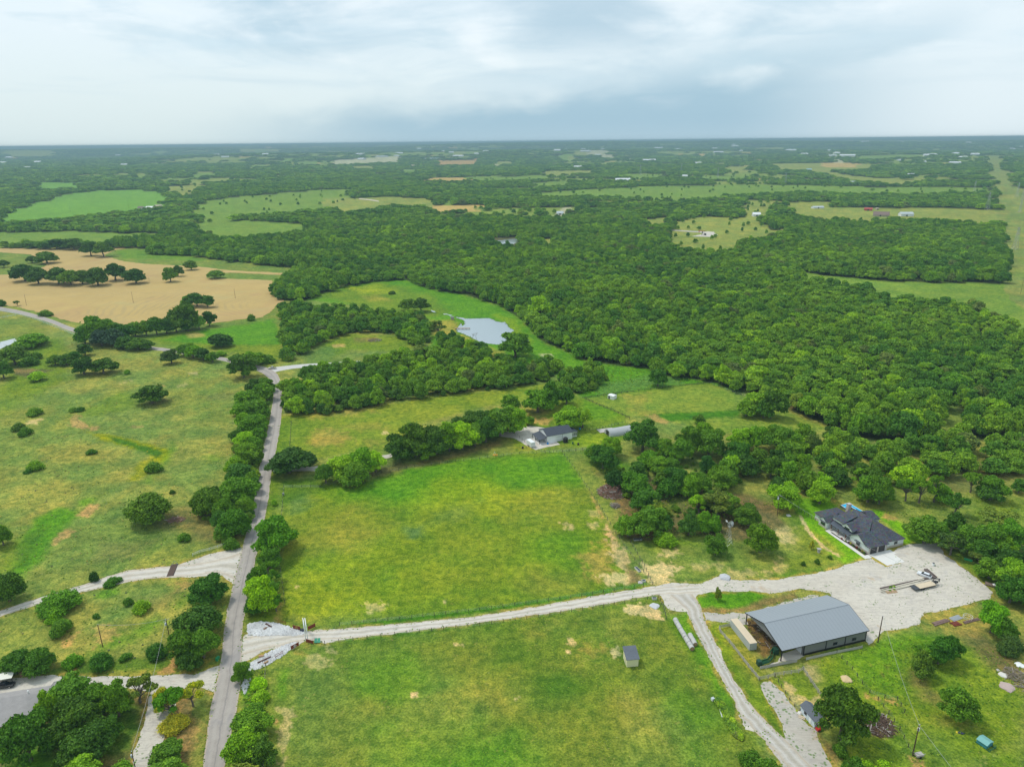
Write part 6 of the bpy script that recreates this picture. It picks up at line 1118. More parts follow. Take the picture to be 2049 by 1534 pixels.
b_ = G(1456.5, 1088); hh = h_of(1456.5, 1088, 1049); wmI = thing('windmill', 'tall galvanised lattice windmill with round fan on the lawn', 'windmill', b_, R_(20))
mb = MB(); T = .25; Bq = 1.3
for sx, sy in ((-1, -1), (1, -1), (1, 1), (-1, 1)): mb.tube((sx*Bq, sy*Bq, 0), (sx*T*.5, sy*T*.5, hh), .05, .04, 5)
for k in range(6):
    z0 = hh*k/6; z1 = hh*(k+1)/6; q0 = Bq+(T*.5-Bq)*k/6; q1 = Bq+(T*.5-Bq)*(k+1)/6
    c = [(-1, -1), (1, -1), (1, 1), (-1, 1)]
    for i in range(4):
        a, d = c[i], c[(i+1) % 4]; mb.tube((a[0]*q0, a[1]*q0, z0), (d[0]*q1, d[1]*q1, z1), .025, .025, 4); mb.tube((a[0]*q1, a[1]*q1, z1), (d[0]*q1, d[1]*q1, z1), .025, .025, 4)
mb.build('tower', STEEL, wmI); fan = MB()
for i in range(18):
    a = 2*math.pi*i/18; ca, sa = math.cos(a), math.sin(a); a2 = a+.2; fan.add([(.3*ca, -.5, hh+.3+.3*sa), (1.45*ca, -.5, hh+.3+1.45*sa), (1.45*math.cos(a2), -.36, hh+.3+1.45*math.sin(a2)), (.3*math.cos(a2), -.42, hh+.3+.3*math.sin(a2))], [(0, 1, 2, 3)])
for i in range(18):
    a = 2*math.pi*i/18; a2 = 2*math.pi*(i+1)/18
    for r in (.7, 1.4): fan.tube((r*math.cos(a), -.47, hh+.3+r*math.sin(a)), (r*math.cos(a2), -.47, hh+.3+r*math.sin(a2)), .02, .02, 4, False)
fan.build('fan', mat('fan_blades', (.55, .57, .58), .4, .3), wmI); MB().bar((0, -.5, hh+.3), (0, 1.6, hh+.3), .08, .08).build('gearbox', STEEL, wmI); MB().box(-.02, .02, 1.5, 2.6, hh, hh+.8).build('tail_vane', WHITE, wmI); MB().box(-.5, .5, -.5, .5, hh-1.0, hh-.9).build('platform', WOODG, wmI)

def pylon(px, py, ty, label):
    b = G(px, py); h = h_of(px, py, ty); e = thing('transmission_tower', label, 'pylon', (b.x, b.y, float(relief(np.array([[b.x, b.y]]))[0]) if b.y > 2600 else 0), R_(20), 'lattice transmission towers'); m = MB(); w0 = h*.09; r = .12+h*.002
    for sx, sy in ((-1, -1), (1, -1), (1, 1), (-1, 1)): m.tube((sx*w0, sy*w0, 0), (sx*.6, sy*.6, h), r, r*.7, 4)
    for k in range(6):
        z0, z1 = h*k/6, h*(k+1)/6; q0, q1 = w0+(.6-w0)*k/6, w0+(.6-w0)*(k+1)/6
        for s in (-1, 1): m.tube((-q0, s*q0, z0), (q1, s*q1, z1), r*.5, r*.5, 4); m.tube((q0, s*q0, z0), (-q1, s*q1, z1), r*.5, r*.5, 4)
    m.build('lattice', STEEL, e); a = MB()
    for z in (.72, .86, 1.0): a.tube((-h*.16, 0, h*z), (h*.16, 0, h*z), r, r, 4)
    a.build('crossarms', STEEL, e); return e
for i, (x, y, ty) in enumerate([(1363, 345, 328), (1436, 356, 336), (1571, 370, 346), (1975, 420, 384), (2046, 400, 372), (2034, 395, 366), (2030, 500, 455), (2040, 425, 400), (1949, 384, 362), (1281, 352, 330)]):
    pylon(x, y, ty, 'grey lattice transmission tower, %s from the left' % ORD[sorted([1363, 1436, 1571, 1975, 2046, 2034, 2030, 2040, 1949, 1281]).index(x)])

# ------------------------------------------------------------------ fences
def fence(name, label, pts, style='wire', sp=3.5, h=1.2, col=None, maxp=95):
    P = [G(*p) for p in pts]; tot = sum((P[i+1]-P[i]).length for i in range(len(P)-1)); sp = max(sp, tot/maxp)
    e = thing(name, label, 'fence', P[0]); o = P[0]; m = col or WOODG; q = []
    for i in range(len(P)-1):
        k = max(1, round((P[i+1]-P[i]).length/sp)); q += [P[i].lerp(P[i+1], j/k)-o for j in range(k)]
    q.append(P[-1]-o); pw = {'wire': .07, 'rail': .09, 'pipe': .06, 'board': .07, 'lattice': .09}[style]
    pm = MB().box(-pw, pw, -pw, pw, -.2, h+(.12 if style in ('wire', 'rail') else .04)); pmesh = None
    for v in q:
        if pmesh is None: po = pm.build('post', m, e); pmesh = po.data
        else: po = bpy.data.objects.new('post', pmesh); COL.objects.link(po); po.parent = e
        po.location = v
    r = MB()
    for i in range(len(q)-1):
        a, b = q[i], q[i+1]; up = Vector((0, 0, 1))
        if style == 'wire':
            for z in (.3, .65, 1.0): r.tube(a+up*z*h, b+up*z*h, .012, .012, 3, False)
        elif style in ('rail', 'pipe'):
            for z in (.35, .68, 1.0): r.bar(a+up*z*h, b+up*z*h, .05, .12 if style == 'rail' else .08)
        elif style == 'lattice':
            for z in (.22, .45, .68, .92): r.bar(a+up*z*h, b+up*z*h, .05, .13)
            r.bar(a+up*.1, b+up*h*.95, .05, .1)
        else: r.bar(a+up*h*.5, b+up*h*.5, .04, h*.96)
    r.build({'wire': 'wires', 'board': 'boards'}.get(style, 'rails'), m if style != 'wire' else STEEL, e); return e
TPOST = mat('dark_post', (.07, .06, .05), .9); WPIPE = mat('white_pipe', (.66, .68, .66), .6); GRW = mat('pale_green_board', (.55, .68, .58), .6)
fence('rail_fence', 'weathered grey plank fence west of the barn from the container downhill', [(1459, 1253), (1439, 1258), (1441, 1265), (1459, 1285), (1478, 1309), (1497, 1334), (1512, 1352), (1519, 1361)], 'lattice', 2.6, 1.35)
fence('board_fence', 'short pale board wall in front of the open barn bay', [(1521, 1338), (1545, 1333), (1594, 1324)], 'board', 2.6, .95, mat('pale_boards', (.44, .42, .40), .9, var=.2, vscale=3)); fence('board_fence', 'pale board wall along the closed side of the barn', [(1613, 1320), (1660, 1309), (1725, 1296)], 'board', 2.6, .95, mat('pale_boards', (.5, .5, .5)))
fence('pen_fence', 'pen fence between the barn wall and the small pale shed', [(1519, 1361), (1537, 1357), (1549, 1353), (1568, 1350), (1598, 1346), (1607, 1340), (1622, 1364), (1644, 1396)], 'rail', 2.5, 1.3)
fence('pen_fence', 'pen fence along the edge of the weedy gravel drive', [(1551, 1354), (1563, 1375), (1580, 1400), (1600, 1424)], 'wire', 2.2, 1.2, TPOST)
fence('wire_fence', 'overgrown dark wire fence running down from the barn wall', [(1674, 1306), (1705, 1340), (1725, 1368), (1740, 1386), (1757, 1400), (1778, 1428), (1800, 1460), (1826, 1512)], 'wire', 3, 1.25, TPOST)
fence('wire_fence', 'wire fence on the south side of the ranch drive', [(650, 1288), (790, 1270), (960, 1251), (1100, 1231), (1250, 1206), (1318, 1195)], 'wire', 4, 1.2, TPOST); fence('wire_fence', 'wire fence on the north side of the ranch drive', [(680, 1251), (800, 1239), (960, 1221), (1120, 1199), (1250, 1179), (1306, 1169)], 'wire', 4, 1.2, TPOST)
fence('wire_fence', 'wire fence down the right side of the big paddock', [(1125, 905), (1150, 938), (1195, 1005), (1232, 1068), (1270, 1120), (1306, 1169)], 'wire', 4, 1.2, TPOST); fence('wire_fence', 'wire fence along the top of the big paddock', [(568, 975), (640, 975), (730, 952), (830, 935), (960, 918), (1040, 908), (1125, 905), (1180, 900)], 'wire', 4, 1.2, TPOST)
fence('wire_fence', 'wire fence on the left side of the big paddock', [(568, 975), (562, 1050), (560, 1130), (570, 1205)], 'wire', 4, 1.2, TPOST); fence('wire_fence', 'wire fence along the road beside the south field', [(532, 1332), (529, 1380), (526, 1440), (530, 1600)], 'wire', 3, 1.2, TPOST)
fence('wire_fence', 'fence between the mown field and the road', [(583, 845), (580, 895)], 'wire', 3, 1.2, TPOST); fence('wire_fence', 'wire fence around the lawn of the white metal house', [(1030, 868), (1050, 885), (1078, 902), (1100, 906), (1165, 900), (1195, 898)], 'wire', 3.5, 1.2, TPOST)
fence('dark_fence', 'dark fence slanting across the grass behind the white metal house', [(1166, 797), (1200, 812), (1230, 824), (1260, 838)], 'rail', 3, 1.3, TPOST); fence('dark_fence', 'dark fence along the top of the garden field', [(1170, 797), (1220, 790), (1290, 781), (1360, 773), (1420, 767)], 'rail', 4, 1.2, TPOST)
fence('wire_fence', 'wire fence right of the garden field', [(1420, 767), (1475, 788), (1500, 795)], 'wire', 4, 1.2, TPOST); fence('yard_fence', 'black yard fence left of the ranch house', [(1574, 1003), (1592, 1015), (1610, 1028), (1631, 1043)], 'wire', 2.2, 1.3, TPOST)
fence('garden_fence', 'low fence between white metal house and hoop barn', [(1172, 862), (1200, 858), (1230, 851), (1252, 846)], 'wire', 2.2, 1.2, TPOST)
fence('white_fence', 'white pipe fence beside the junction of the gravel drive', [(386, 1112), (400, 1106), (420, 1101), (436, 1096), (450, 1091)], 'pipe', 2.6, 1.2, WPIPE)
fence('roadside_fence', 'pale green board fence following the road at the upper left', [(-60, 611), (0, 621), (38, 630), (76, 641), (114, 656), (150, 671)], 'rail', 3.5, 1.3, GRW); fence('roadside_fence', 'branch of the pale green board fence at the left edge', [(38, 630), (0, 637), (-60, 648)], 'rail', 3.5, 1.3, GRW)
fence('board_fence', 'short brown board fence beside the carport', [(42, 1355), (60, 1350), (75, 1347)], 'board', 2.4, 1.8, WOODB); fence('wire_fence', 'fence across the lower right pasture corner', [(1740, 1386), (1770, 1396), (1795, 1400), (1810, 1425)], 'wire', 3, 1.2, TPOST)
fence('wire_fence', 'wire fence below the gate at the south field corner', [(1318, 1195), (1328, 1215), (1333, 1238)], 'wire', 2.2, 1.2, TPOST)
fence('wire_fence', 'wire fence beside the brush pile lane', [(1263, 1083), (1295, 1081), (1330, 1075)], 'wire', 3, 1.2, TPOST); fence('wire_fence', 'wire fence beside the windmill lawn', [(1262, 1085), (1285, 1125), (1306, 1169)], 'wire', 3, 1.2, TPOST)

# ------------------------------------------------------------------ ranch gate
REDP = mat('corten_panel', (.20, .035, .018), .7, var=.25, vscale=2)
def panel(px0, px1, zh, label, cutout=False):
    e, L = frame('gate_panel', label, 'gate', G(*px0), G(*px1), 'rust-red steel panels at the ranch gate'); MB().box(0, L, -.03, .03, .25, .25+zh).build('panel', REDP, e)
    for x in (0, L): MB().tube((x, 0, 0), (x, 0, zh+.4), .07, .07, 8).build('post', RUST, e)
    if cutout:
        m = MB(); n = 14; cx, cz, r = L/2, .25+zh/2, zh*.34
        for s in (-.045, .045):
            for i in range(n):
                a, b = 2*math.pi*i/n, 2*math.pi*(i+1)/n; m.tube((cx+r*math.cos(a), s, cz+r*math.sin(a)), (cx+r*math.cos(b), s, cz+r*math.sin(b)), .06, .06, 4, False)
            m.bar((cx-r*.5, s, cz-r*.5), (cx+r*.5, s, cz+r*.5), .03, .12); m.bar((cx-r*.5, s, cz+r*.5), (cx+r*.3, s, cz-.1), .03, .12)
        m.build('emblem', WHITE if cutout == 2 else mat('brass', (.5, .35, .1), .5), e)
    return e
panel((587, 1258), (601, 1261), 1.3, 'left rust-red panel with round emblem above the entrance', 1); panel((617, 1261), (631, 1254), 1.3, 'rust-red gate leaf swung open right of the arch'); panel((613, 1285), (627, 1289), 1.2, 'rust-red gate leaf below the drive beside the solar panel'); panel((583, 1300), (598, 1292), 1.25, 'rust-red panel with white round emblem on the lower rock bank', 2)
def arch(label, dx):
    a = G(612+dx, 1281); b = G(609+dx, 1262); e, L = frame('entrance_arch', label, 'arch', a, b, 'white pipe arches over the ranch gate'); m = MB(); n = 16; z0 = 4.4; P = []
    m.tube((0, 0, 0), (0, 0, z0), .14, .14, 8); m.tube((L, 0, 0), (L, 0, z0), .14, .14, 8)
    P = [(L/2-L/2*math.cos(math.pi*i/n), 0, z0+1.6*math.sin(math.pi*i/n)) for i in range(n+1)]
    for i in range(n): m.tube(P[i], P[i+1], .14, .14, 8)
    m.build('pipe', WHITE, e); k = MB()
    k.tube((0, 0, z0), (L, 0, z0), .05, .05, 6); k.build('cross_bar', WHITE, e)
arch('white pipe arch over the ranch drive, left of two', 0); arch('white pipe arch over the ranch drive, right of two', 4)
def bent_fence(p, q, label): 
    e, L = frame('pipe_barrier', label, 'barrier', G(*p), G(*q), 'rusty pipe barriers on the rock banks'); m = MB()
    for x in (0, L): m.tube((x, 0, 0), (x, 0, 1.2), .06, .06, 6)
    for z in (.5, 1.1): m.tube((0, 0, z), (L, 0, z), .05, .05, 6)
    m.tube((0, 0, .1), (L, 0, 1.1), .04, .04, 6); m.build('rails', RUST, e)
bent_fence((557, 1246), (572, 1249), 'rusty pipe barrier on top of the upper rock bank'); bent_fence((551, 1316), (566, 1308), 'rusty pipe barrier on the lower rock bank')
def log(px, py, L, ang, label, r=.28, m=None):
    e = thing('log', label, 'log', G(px, py), ang, 'weathered logs on the rock banks'); MB().tube((-L/2, 0, r), (L/2, 0, r*1.1), r, r*.8, 9).build('timber', m or mat('dark_log', (.09, .04, .03), .9, var=.3), e)
log(538, 1252, 3.0, R_(-35), 'dark log on the upper rock bank'); log(529, 1321, 4.2, R_(40), 'dark log on the lower rock bank'); log(531, 1258, 1.2, R_(60), 'short tan stump on the upper rock bank', .3, WOODB); log(523, 1314, 1.4, R_(10), 'tan boulder-like stump on the lower rock bank', .4, mat('tan_stone', (.45, .28, .15), .9, var=.3)); log(533, 1326, 1.3, R_(50), 'tan block at the foot of the lower rock bank', .35, mat('tan_stone', (.4, .3, .2)))
sp = thing('solar_panel', 'green-framed pair of solar panels beside the lower gate leaf', 'solar panel', G(629, 1287), R_(5)); 
for k in (0, 1): MB().add([(k*.95, 0, .3), (k*.95+.85, 0, .3), (k*.95+.85, 1.2, 1.1), (k*.95, 1.2, 1.1), (k*.95, 0, .24), (k*.95+.85, 0, .24), (k*.95+.85, 1.2, 1.04), (k*.95, 1.2, 1.04)], [(0, 1, 2, 3), (7, 6, 5, 4), (0, 4, 5, 1), (1, 5, 6, 2), (2, 6, 7, 3), (3, 7, 4, 0)]).build('panel', mat('green_panel', (.05, .3, .18), .3), sp)
MB().box(-.1, 1.9, .5, .6, 0, .6).build('stand', WHITE, sp)
bx = thing('control_box', 'dark blue control box at the foot of the arch', 'box', G(605, 1262), 0); MB().box(-.7, .7, -.4, .4, .1, .7).build('case', mat('navy_paint', (.03, .05, .11), .5), bx); MB().box(-.75, .75, -.45, .45, .7, .76).build('lid', DARKTRIM, bx)
# white rock banks
def rocks(name, label, pts, n, seed):
    poly = W(pts); rg = random.Random(seed); V = []; Fs = []; bb0, bb1 = poly.min(0), poly.max(0); k = 0
    m = MB()
    while k < n:
        p = np.array([[rg.uniform(bb0[0], bb1[0]), rg.uniform(bb0[1], bb1[1])]])
        if not inside(p, poly)[0]: continue
        k += 1; s = rg.uniform(.16, .5); c = Vector((p[0, 0], p[0, 1], s*.25)); a = rg.uniform(0, 6)
        vs = [c+Vector((s*math.cos(a+i*1.26+rg.uniform(-.3, .3))*rg.uniform(.7, 1.1), s*math.sin(a+i*1.26)*rg.uniform(.7, 1.1), rg.uniform(-.3, .1)*s)) for i in range(5)]+[c+Vector((rg.uniform(-.3, .3)*s, rg.uniform(-.3, .3)*s, s*rg.uniform(.4, .8)))]
        m.add(vs, [(i, (i+1) % 5, 5) for i in range(5)])
    o = mesh_obj(name, m.v, m.f, mat('loose_white_rock', (.60, .60, .60), .9, var=.5, vscale=1.3)); tag(o, label, 'rocks', kind='stuff')
RB1 = [(495,1248),(520,1243),(550,1246),(575,1252),(600,1260),(612,1266),(590,1272),(560,1270),(520,1272),(497,1270)]; RB2 = [(492,1330),(515,1318),(540,1303),(575,1288),(590,1284),(598,1290),(580,1300),(560,1315),(535,1330),(510,1340),(490,1342)]; RB3 = [(484,1372),(492,1352),(502,1345),(500,1365),(490,1388)]
for q in (RB1, RB2, RB3): sheet('rock_bed', q, .045, ROCK, .4, .8, 6)
rocks('rocks', 'loose white rocks heaped on the upper side of the ranch entrance', RB1, 1500, 1); rocks('rocks', 'loose white rocks on the lower side of the ranch entrance', RB2+[], 1100, 2); rocks('rocks', 'strip of white rocks at the road edge below the entrance', RB3, 260, 3)

# ------------------------------------------------------------------ hay bales
HAY = mat('netted_hay', (.44, .44, .42), .9, var=.18, vscale=3); HAYE = mat('hay_end', (.30, .19, .10), .95, var=.3, vscale=6)
def bale(p, ang, label):
    e = thing('hay_bale', label, 'hay bale', p, ang, 'round hay bales in two rows beside the drive'); r = .78; pr = [(-.64, r*.94), (-.58, r), (-.2, r*1.01), (.2, r*1.01), (.58, r), (.64, r*.94)]
    m = MB(); n = 16; vs = [(x, rr*math.cos(2*math.pi*i/n), r+rr*math.sin(2*math.pi*i/n)) for x, rr in pr for i in range(n)]
    m.add(vs, [(j*n+i, j*n+(i+1) % n, (j+1)*n+(i+1) % n, (j+1)*n+i) for j in range(len(pr)-1) for i in range(n)]); m.build('roll', HAY, e, True)
    MB().add([(x, r*.9*math.cos(2*math.pi*i/n), r+r*.9*math.sin(2*math.pi*i/n)) for x in (-.66, .66) for i in range(n)], [tuple(range(n)), tuple(range(n, 2*n))[::-1]]).build('end_face', HAYE, e)
def row(a, b, n, nm):
    A, B = G(*a), G(*b); ang = math.atan2(B.y-A.y, B.x-A.x)
    for i in range(n):
        p = A.lerp(B, (i+.5)/n)+Vector((random.uniform(-.06, .06), random.uniform(-.06, .06), 0)); bale(p, ang+random.uniform(-.04, .04), '%s bale from the top of the %s row of hay' % (ORD[i], nm))
row((1350, 1242), (1385, 1302), 11, 'long'); row((1380, 1273), (1391, 1293), 4, 'short')

# ------------------------------------------------------------------ container, equipment
c1 = G(1499, 1301.5); c0 = G(1461, 1252.5); ct, L = frame('shipping_container', 'long tan-topped shipping container on the grass west of the barn', 'container', c1, c0)
CW = mat('container_steel', (.40, .43, .42), .6, var=.1, fn=ribs(-cam_axis(ct), .35, .75)); MB().box(0, 12.2, -2.44, 0, .1, 2.6).build('body', CW, ct); MB().box(-.02, 12.22, -2.46, .02, 2.6, 2.68).build('roof', mat('container_roof', (.60, .50, .36), .8, var=.12), ct)
for y in (-1.2, -.05): MB().box(-.06, 0, y-1.15, y-.03 if y > -1 else y-.02, .15, 2.5).build('door', CW, ct)
mb = MB()
for y in (-2.1, -1.5, -.9, -.35): mb.tube((-.1, y, .2), (-.1, y, 2.5), .03, .03, 5)
mb.build('lock_bars', STEEL, ct)
lw_ = ct; 
# green cattle working chute by the barn
gc = thing('cattle_chute', 'dark green curved cattle working chute at the barn corner', 'cattle chute', G(1522, 1329), R_(10)); mb = MB()
import itertools
path = [Vector(p) for p in ((0, 0, 0), (3.2, .5, 0), (5.2, 2.0, 0), (6.5, 4.2, 0), (8.6, 6.0, 0))]
for i in range(len(path)-1):
    a, b = path[i], path[i+1]; d = (b-a).normalized(); s = Vector((-d.y, d.x, 0))*.5
    for sg in (-1, 1):
        mb.bar(a+s*sg+Vector((0, 0, .75)), b+s*sg+Vector((0, 0, .75)), .06, 1.1)
        mb.bar(a+s*sg+Vector((0, 0, 1.5)), b+s*sg+Vector((0, 0, 1.5)), .08, .1)
    mb.bar(a-s+Vector((0, 0, 1.6)), a+s+Vector((0, 0, 1.6)), .08, .08)
mb.build('side_panels', GREENP, gc); MB().box(-1.4, 0, -.8, .8, 0, 1.9).build('squeeze_gate', mat('dark_green_paint', (.012, .06, .035), .6), gc); MB().box(7.4, 9.0, 3.6, 5.4, 0, 2.2).build('holding_gate', mat('dark_green_paint', (.02, .1, .05), .6), gc)
gc.scale = (.85, .85, .85)
# ------------------------------------------------------------------ vehicles
def car_body(sections, n=None):
    """sections: (x, half width, z bottom, z top, shoulder z, top half width)"""
    m = MB(); k = 8
    for x, hw, zb, zt, zs, tw in sections: m.v += [(x, -hw*.94, zb), (x, -hw, (zb+zs)/2), (x, -hw*.97, zs), (x, -tw, zt), (x, tw, zt), (x, hw*.97, zs), (x, hw, (zb+zs)/2), (x, hw*.94, zb)]
    s = len(sections)
    m.f += [(j*k+i, j*k+(i+1) % k, (j+1)*k+(i+1) % k, (j+1)*k+i) for j in range(s-1) for i in range(k)]; m.f += [tuple(range(k))[::-1], tuple(range((s-1)*k, s*k))]; return m
GLS = mat('car_glass', (.015, .02, .03), .08, spec=.9); LAMP = mat('lamp_glass', (.75, .75, .7), .2); REDL = mat('tail_lamp', (.4, .02, .02), .3)
def wheels(e, xs, hw, r=.34, tm=TYRE):
    for x in xs:
        for s in (-1, 1):
            w_ = MB().add(*wheel_geo((x, s*(hw-.08), r), r, .22)).build('wheel', tm, e); MB().add(*wheel_geo((x, s*(hw+.02), r), r*.6, .05)).build('rim', CHROME, w_)
wp = mat('silver_white_paint', (.66, .69, .72), .25, var=.03, spec=.8)
cr = thing('parked_car', 'white estate car parked beside the timber pile on the gravel yard', 'car', G(1849, 1152), math.atan2(G(1835, 1147).y-G(1861, 1157).y, G(1835, 1147).x-G(1861, 1157).x))
car_body([(2.35, .75, .35, .62, .55, .6), (2.2, .9, .25, .85, .7, .75), (1.1, .93, .22, 1.0, .85, .78), (.9, .93, .22, 1.02, .9, .8), (-2.0, .93, .22, 1.02, .92, .8), (-2.3, .9, .28, .95, .85, .75), (-2.4, .82, .4, .8, .7, .7)]).build('body', wp, cr)
car_body([(1.0, .80, .95, 1.0, .98, .76), (.25, .80, .95, 1.48, 1.1, .62), (-1.5, .80, .95, 1.46, 1.1, .60), (-2.2, .80, .95, 1.02, .98, .72)]).build('glasshouse', GLS, cr); MB().slab([(.2, -.6, 1.52), (-1.55, -.58, 1.50), (-1.55, .58, 1.50), (.2, .6, 1.52)], .04).build('roof', wp, cr)
wheels(cr, (1.45, -1.4), .86); 
for s in (-1, 1): MB().box(2.1, 2.3, s*.65-.18, s*.65+.18, .6, .75).build('headlight', LAMP, cr); MB().box(-2.42, -2.3, s*.65-.15, s*.65+.15, .7, .85).build('tail_light', REDL, cr)
def pickup(px, py, ang, paint, label, bed=True):
    e = thing('pickup_truck', label, 'pickup', G(px, py), ang); car_body([(2.75, .85, .5, .85, .75, .75), (2.6, .95, .4, 1.05, .85, .8), (1.3, .97, .38, 1.15, 1.0, .85), (-.9, .97, .38, 1.15, 1.05, .88), (-2.7, .97, .45, 1.15, 1.05, .9), (-2.8, .93, .5, 1.1, 1.0, .86)]).build('body', paint, e)
    car_body([(1.2, .84, 1.1, 1.15, 1.12, .8), (.6, .84, 1.1, 1.8, 1.3, .68), (-.8, .84, 1.1, 1.8, 1.3, .68), (-1.0, .84, 1.1, 1.15, 1.12, .8)]).build('cab_glass', GLS, e); MB().slab([(.58, -.66, 1.85), (-.8, -.66, 1.85), (-.8, .66, 1.85), (.58, .66, 1.85)], .05).build('roof', paint, e)
    MB().box(-2.65, -1.05, -.75, .75, 1.152, 1.17).build('bed', DARKTRIM, e); wheels(e, (1.75, -1.75), .93, .4); MB().box(2.72, 2.85, -.85, .85, .4, .6).build('bumper', CHROME, e)
    for s in (-1, 1): MB().box(2.68, 2.78, s*.7-.15, s*.7+.15, .75, .92).build('headlight', LAMP, e)
    return e
pickup(545, 738, R_(186), mat('silver_paint', (.55, .53, .48), .3, spec=.8), 'silver pickup truck turning at the road junction'); pickup(1966, 1146, R_(-142), mat('black_paint', (.015, .017, .02), .3, spec=.8), 'black pickup truck parked under the trees at the right edge')
bt = thing('boat_trailer', 'old brown boat with a white cover lying under the trees', 'boat', G(1984, 1172), R_(-35)); car_body([(2.4, .1, .5, .7, .6, .1), (1.6, .7, .3, .8, .6, .65), (0, .95, .25, .85, .6, .85), (-2.0, .9, .25, .85, .6, .8)]).build('hull', mat('brown_hull', (.22, .16, .13), .6), bt); MB().lathe([(.75, .86), (.8, .95), (.5, 1.1)], 10, .9, 0).build('cover', WHITE, bt); wheels(bt, (-.6,), .95, .3)
tb = thing('plastic_trough', 'bright green plastic trough on the grass under the right-hand trees', 'trough', G(1937, 1121), R_(-40)); MB().box(-1.3, 1.3, -.4, .4, .1, .6).build('tub', mat('bright_green_plastic', (.02, .35, .12), .4), tb); MB().box(-1.2, 1.2, -.3, .3, .6, .63).build('inside', GREENP, tb)
# gooseneck flatbed
a = G(1832, 1183.5); b = G(1873, 1174); fb, L = frame('flatbed_trailer', 'black gooseneck flatbed trailer with pale plank deck on the gravel yard', 'trailer', a, b)
MB().box(1.9, L, 0, 2.5, .82, .92).build('deck', PLANK, fb); MB().box(-.2, 1.9, .05, 2.45, .70, .84).build('ramp', mat('ramp_steel', (.05, .055, .065), .5), fb)
mb = MB()
for y in (-.05, 2.55): mb.bar((-.2, y, .76), (L, y, .76), .1, .22)
for k in range(9): mb.bar((k*L/9+.2, 0, .7), (k*L/9+.2, 2.5, .7), .08, .12)
mb.build('frame', DARKTRIM, fb); mb = MB()
for y in (.5, 2.0): mb.bar((L, y, .85), (L+.9, y, 2.0), .15, .25); mb.bar((L+.9, y, 2.0), (L+2.6, 1.25, 2.0), .15, .25)
mb.bar((L+2.6, 1.25, 2.0), (L+2.6, 1.25, .8), .15, .15); mb.bar((L+.5, .4, 1.4), (L+.5, 2.1, 1.4), .1, .15); mb.build('gooseneck', DARKTRIM, fb)
for x in (2.6, 3.6):
    for y in (.05, 2.45): MB().add(*wheel_geo((x, y, .38), .38, .3)).build('wheel', TYRE, fb)
MB().box(L+.3, L+1.5, .7, 1.8, .9, 1.3).build('toolbox', DARKTRIM, fb)
# timber piles in the yard
def pile(name, label, a, b, n, w_, m, h=.15, rnd=.15, cat='timber', grp=None):
    e, L = frame(name, label, cat, G(*a), G(*b), grp)
    for i in range(n):
        y = w_*(i+.5)/n-w_/2; x0 = random.uniform(0, rnd*L); x1 = L-random.uniform(0, rnd*L); MB().bar((x0, y, h/2+random.uniform(0, h)), (x1, y+random.uniform(-.1, .1), h/2+random.uniform(0, h)), w_/n*.8, h).build('beam', m, e)
    return e
PB = mat('pale_beams', (.50, .46, .38), .9, var=.2); DB = mat('dark_beams', (.13, .10, .09), .9, var=.2)
pile('timber_pile', 'row of long pale beams across the gravel yard left of the trailer', (1757, 1184), (1858, 1160), 6, 2.2, PB, .3, .3); pile('timber_pile', 'dark beam row right behind the white car', (1850, 1139), (1872, 1158), 4, 1.6, DB, .35, .1); pile('timber_pile', 'dark beam along the top of the pale beams', (1760, 1179), (1866, 1155), 2, .6, DB, .35, .02); pile('timber_pile', 'short stack of tan boards on the yard gravel', (1771, 1185), (1793, 1182), 4, 1.8, mat('tan_boards', (.48, .33, .20), .9), .2, .1)
pile('timber_pile', 'long rusty pipes on the grass right of the bare pole', (1866, 1250), (1898, 1240), 5, 1.6, mat('rusty_pipe', (.20, .13, .11), .8), .2, .1); pile('timber_pile', 'pale metal gates stacked flat on the grass', (1903, 1240), (1922, 1233), 6, 2.0, STEEL, .12, .05); pile('timber_pile', 'rusty panels on the grass below the pale frame', (1904, 1250), (1920, 1246), 4, 2.0, RUST, .2, .1); pile('timber_pile', 'rusty pipes at the right below the leafy tree', (1926, 1247), (1959, 1238), 4, 1.0, mat('rusty_pipe', (.2, .1, .1)), .2, .1)
pile('timber_pile', 'plank stack beside the small pale shed', (1597, 1432), (1612, 1438), 5, 1.2, PLANK, .15, .1); pile('timber_pile', 'row of pale poles in the weeds beside the lower drive', (1438, 1408), (1447, 1435), 3, .7, WPIPE, .15, .05); pile('timber_pile', 'white grid panel in the weeds at the bottom edge', (1471, 1457), (1480, 1477), 6, 1.6, WPIPE, .1, .05)
bf = thing('hay_feeder', 'pale ring frame lying on the grass beside the rusty pipes', 'feeder', G(1936, 1237), 0); mb = MB()
for z in (.3, 1.0):
    for i in range(14): a, b = 2*math.pi*i/14, 2*math.pi*(i+1)/14; mb.tube((1.4*math.cos(a), 1.4*math.sin(a), z), (1.4*math.cos(b), 1.4*math.sin(b), z), .05, .05, 4, False)
for i in range(14): a = 2*math.pi*i/14; mb.tube((1.4*math.cos(a), 1.4*math.sin(a), 0), (1.4*math.cos(a), 1.4*math.sin(a), 1.0), .04, .04, 4, False)
mb.build('ring', WPIPE, bf)
ub = thing('utility_bin', 'small white bin on weeds beside the lower drive', 'bin', G(1426, 1400), .4); MB().box(-.4, .4, -.35, .35, 0, .7).build('case', WHITE, ub); MB().box(-.45, .45, -.4, .4, .7, .76).build('lid', GREYR, ub)
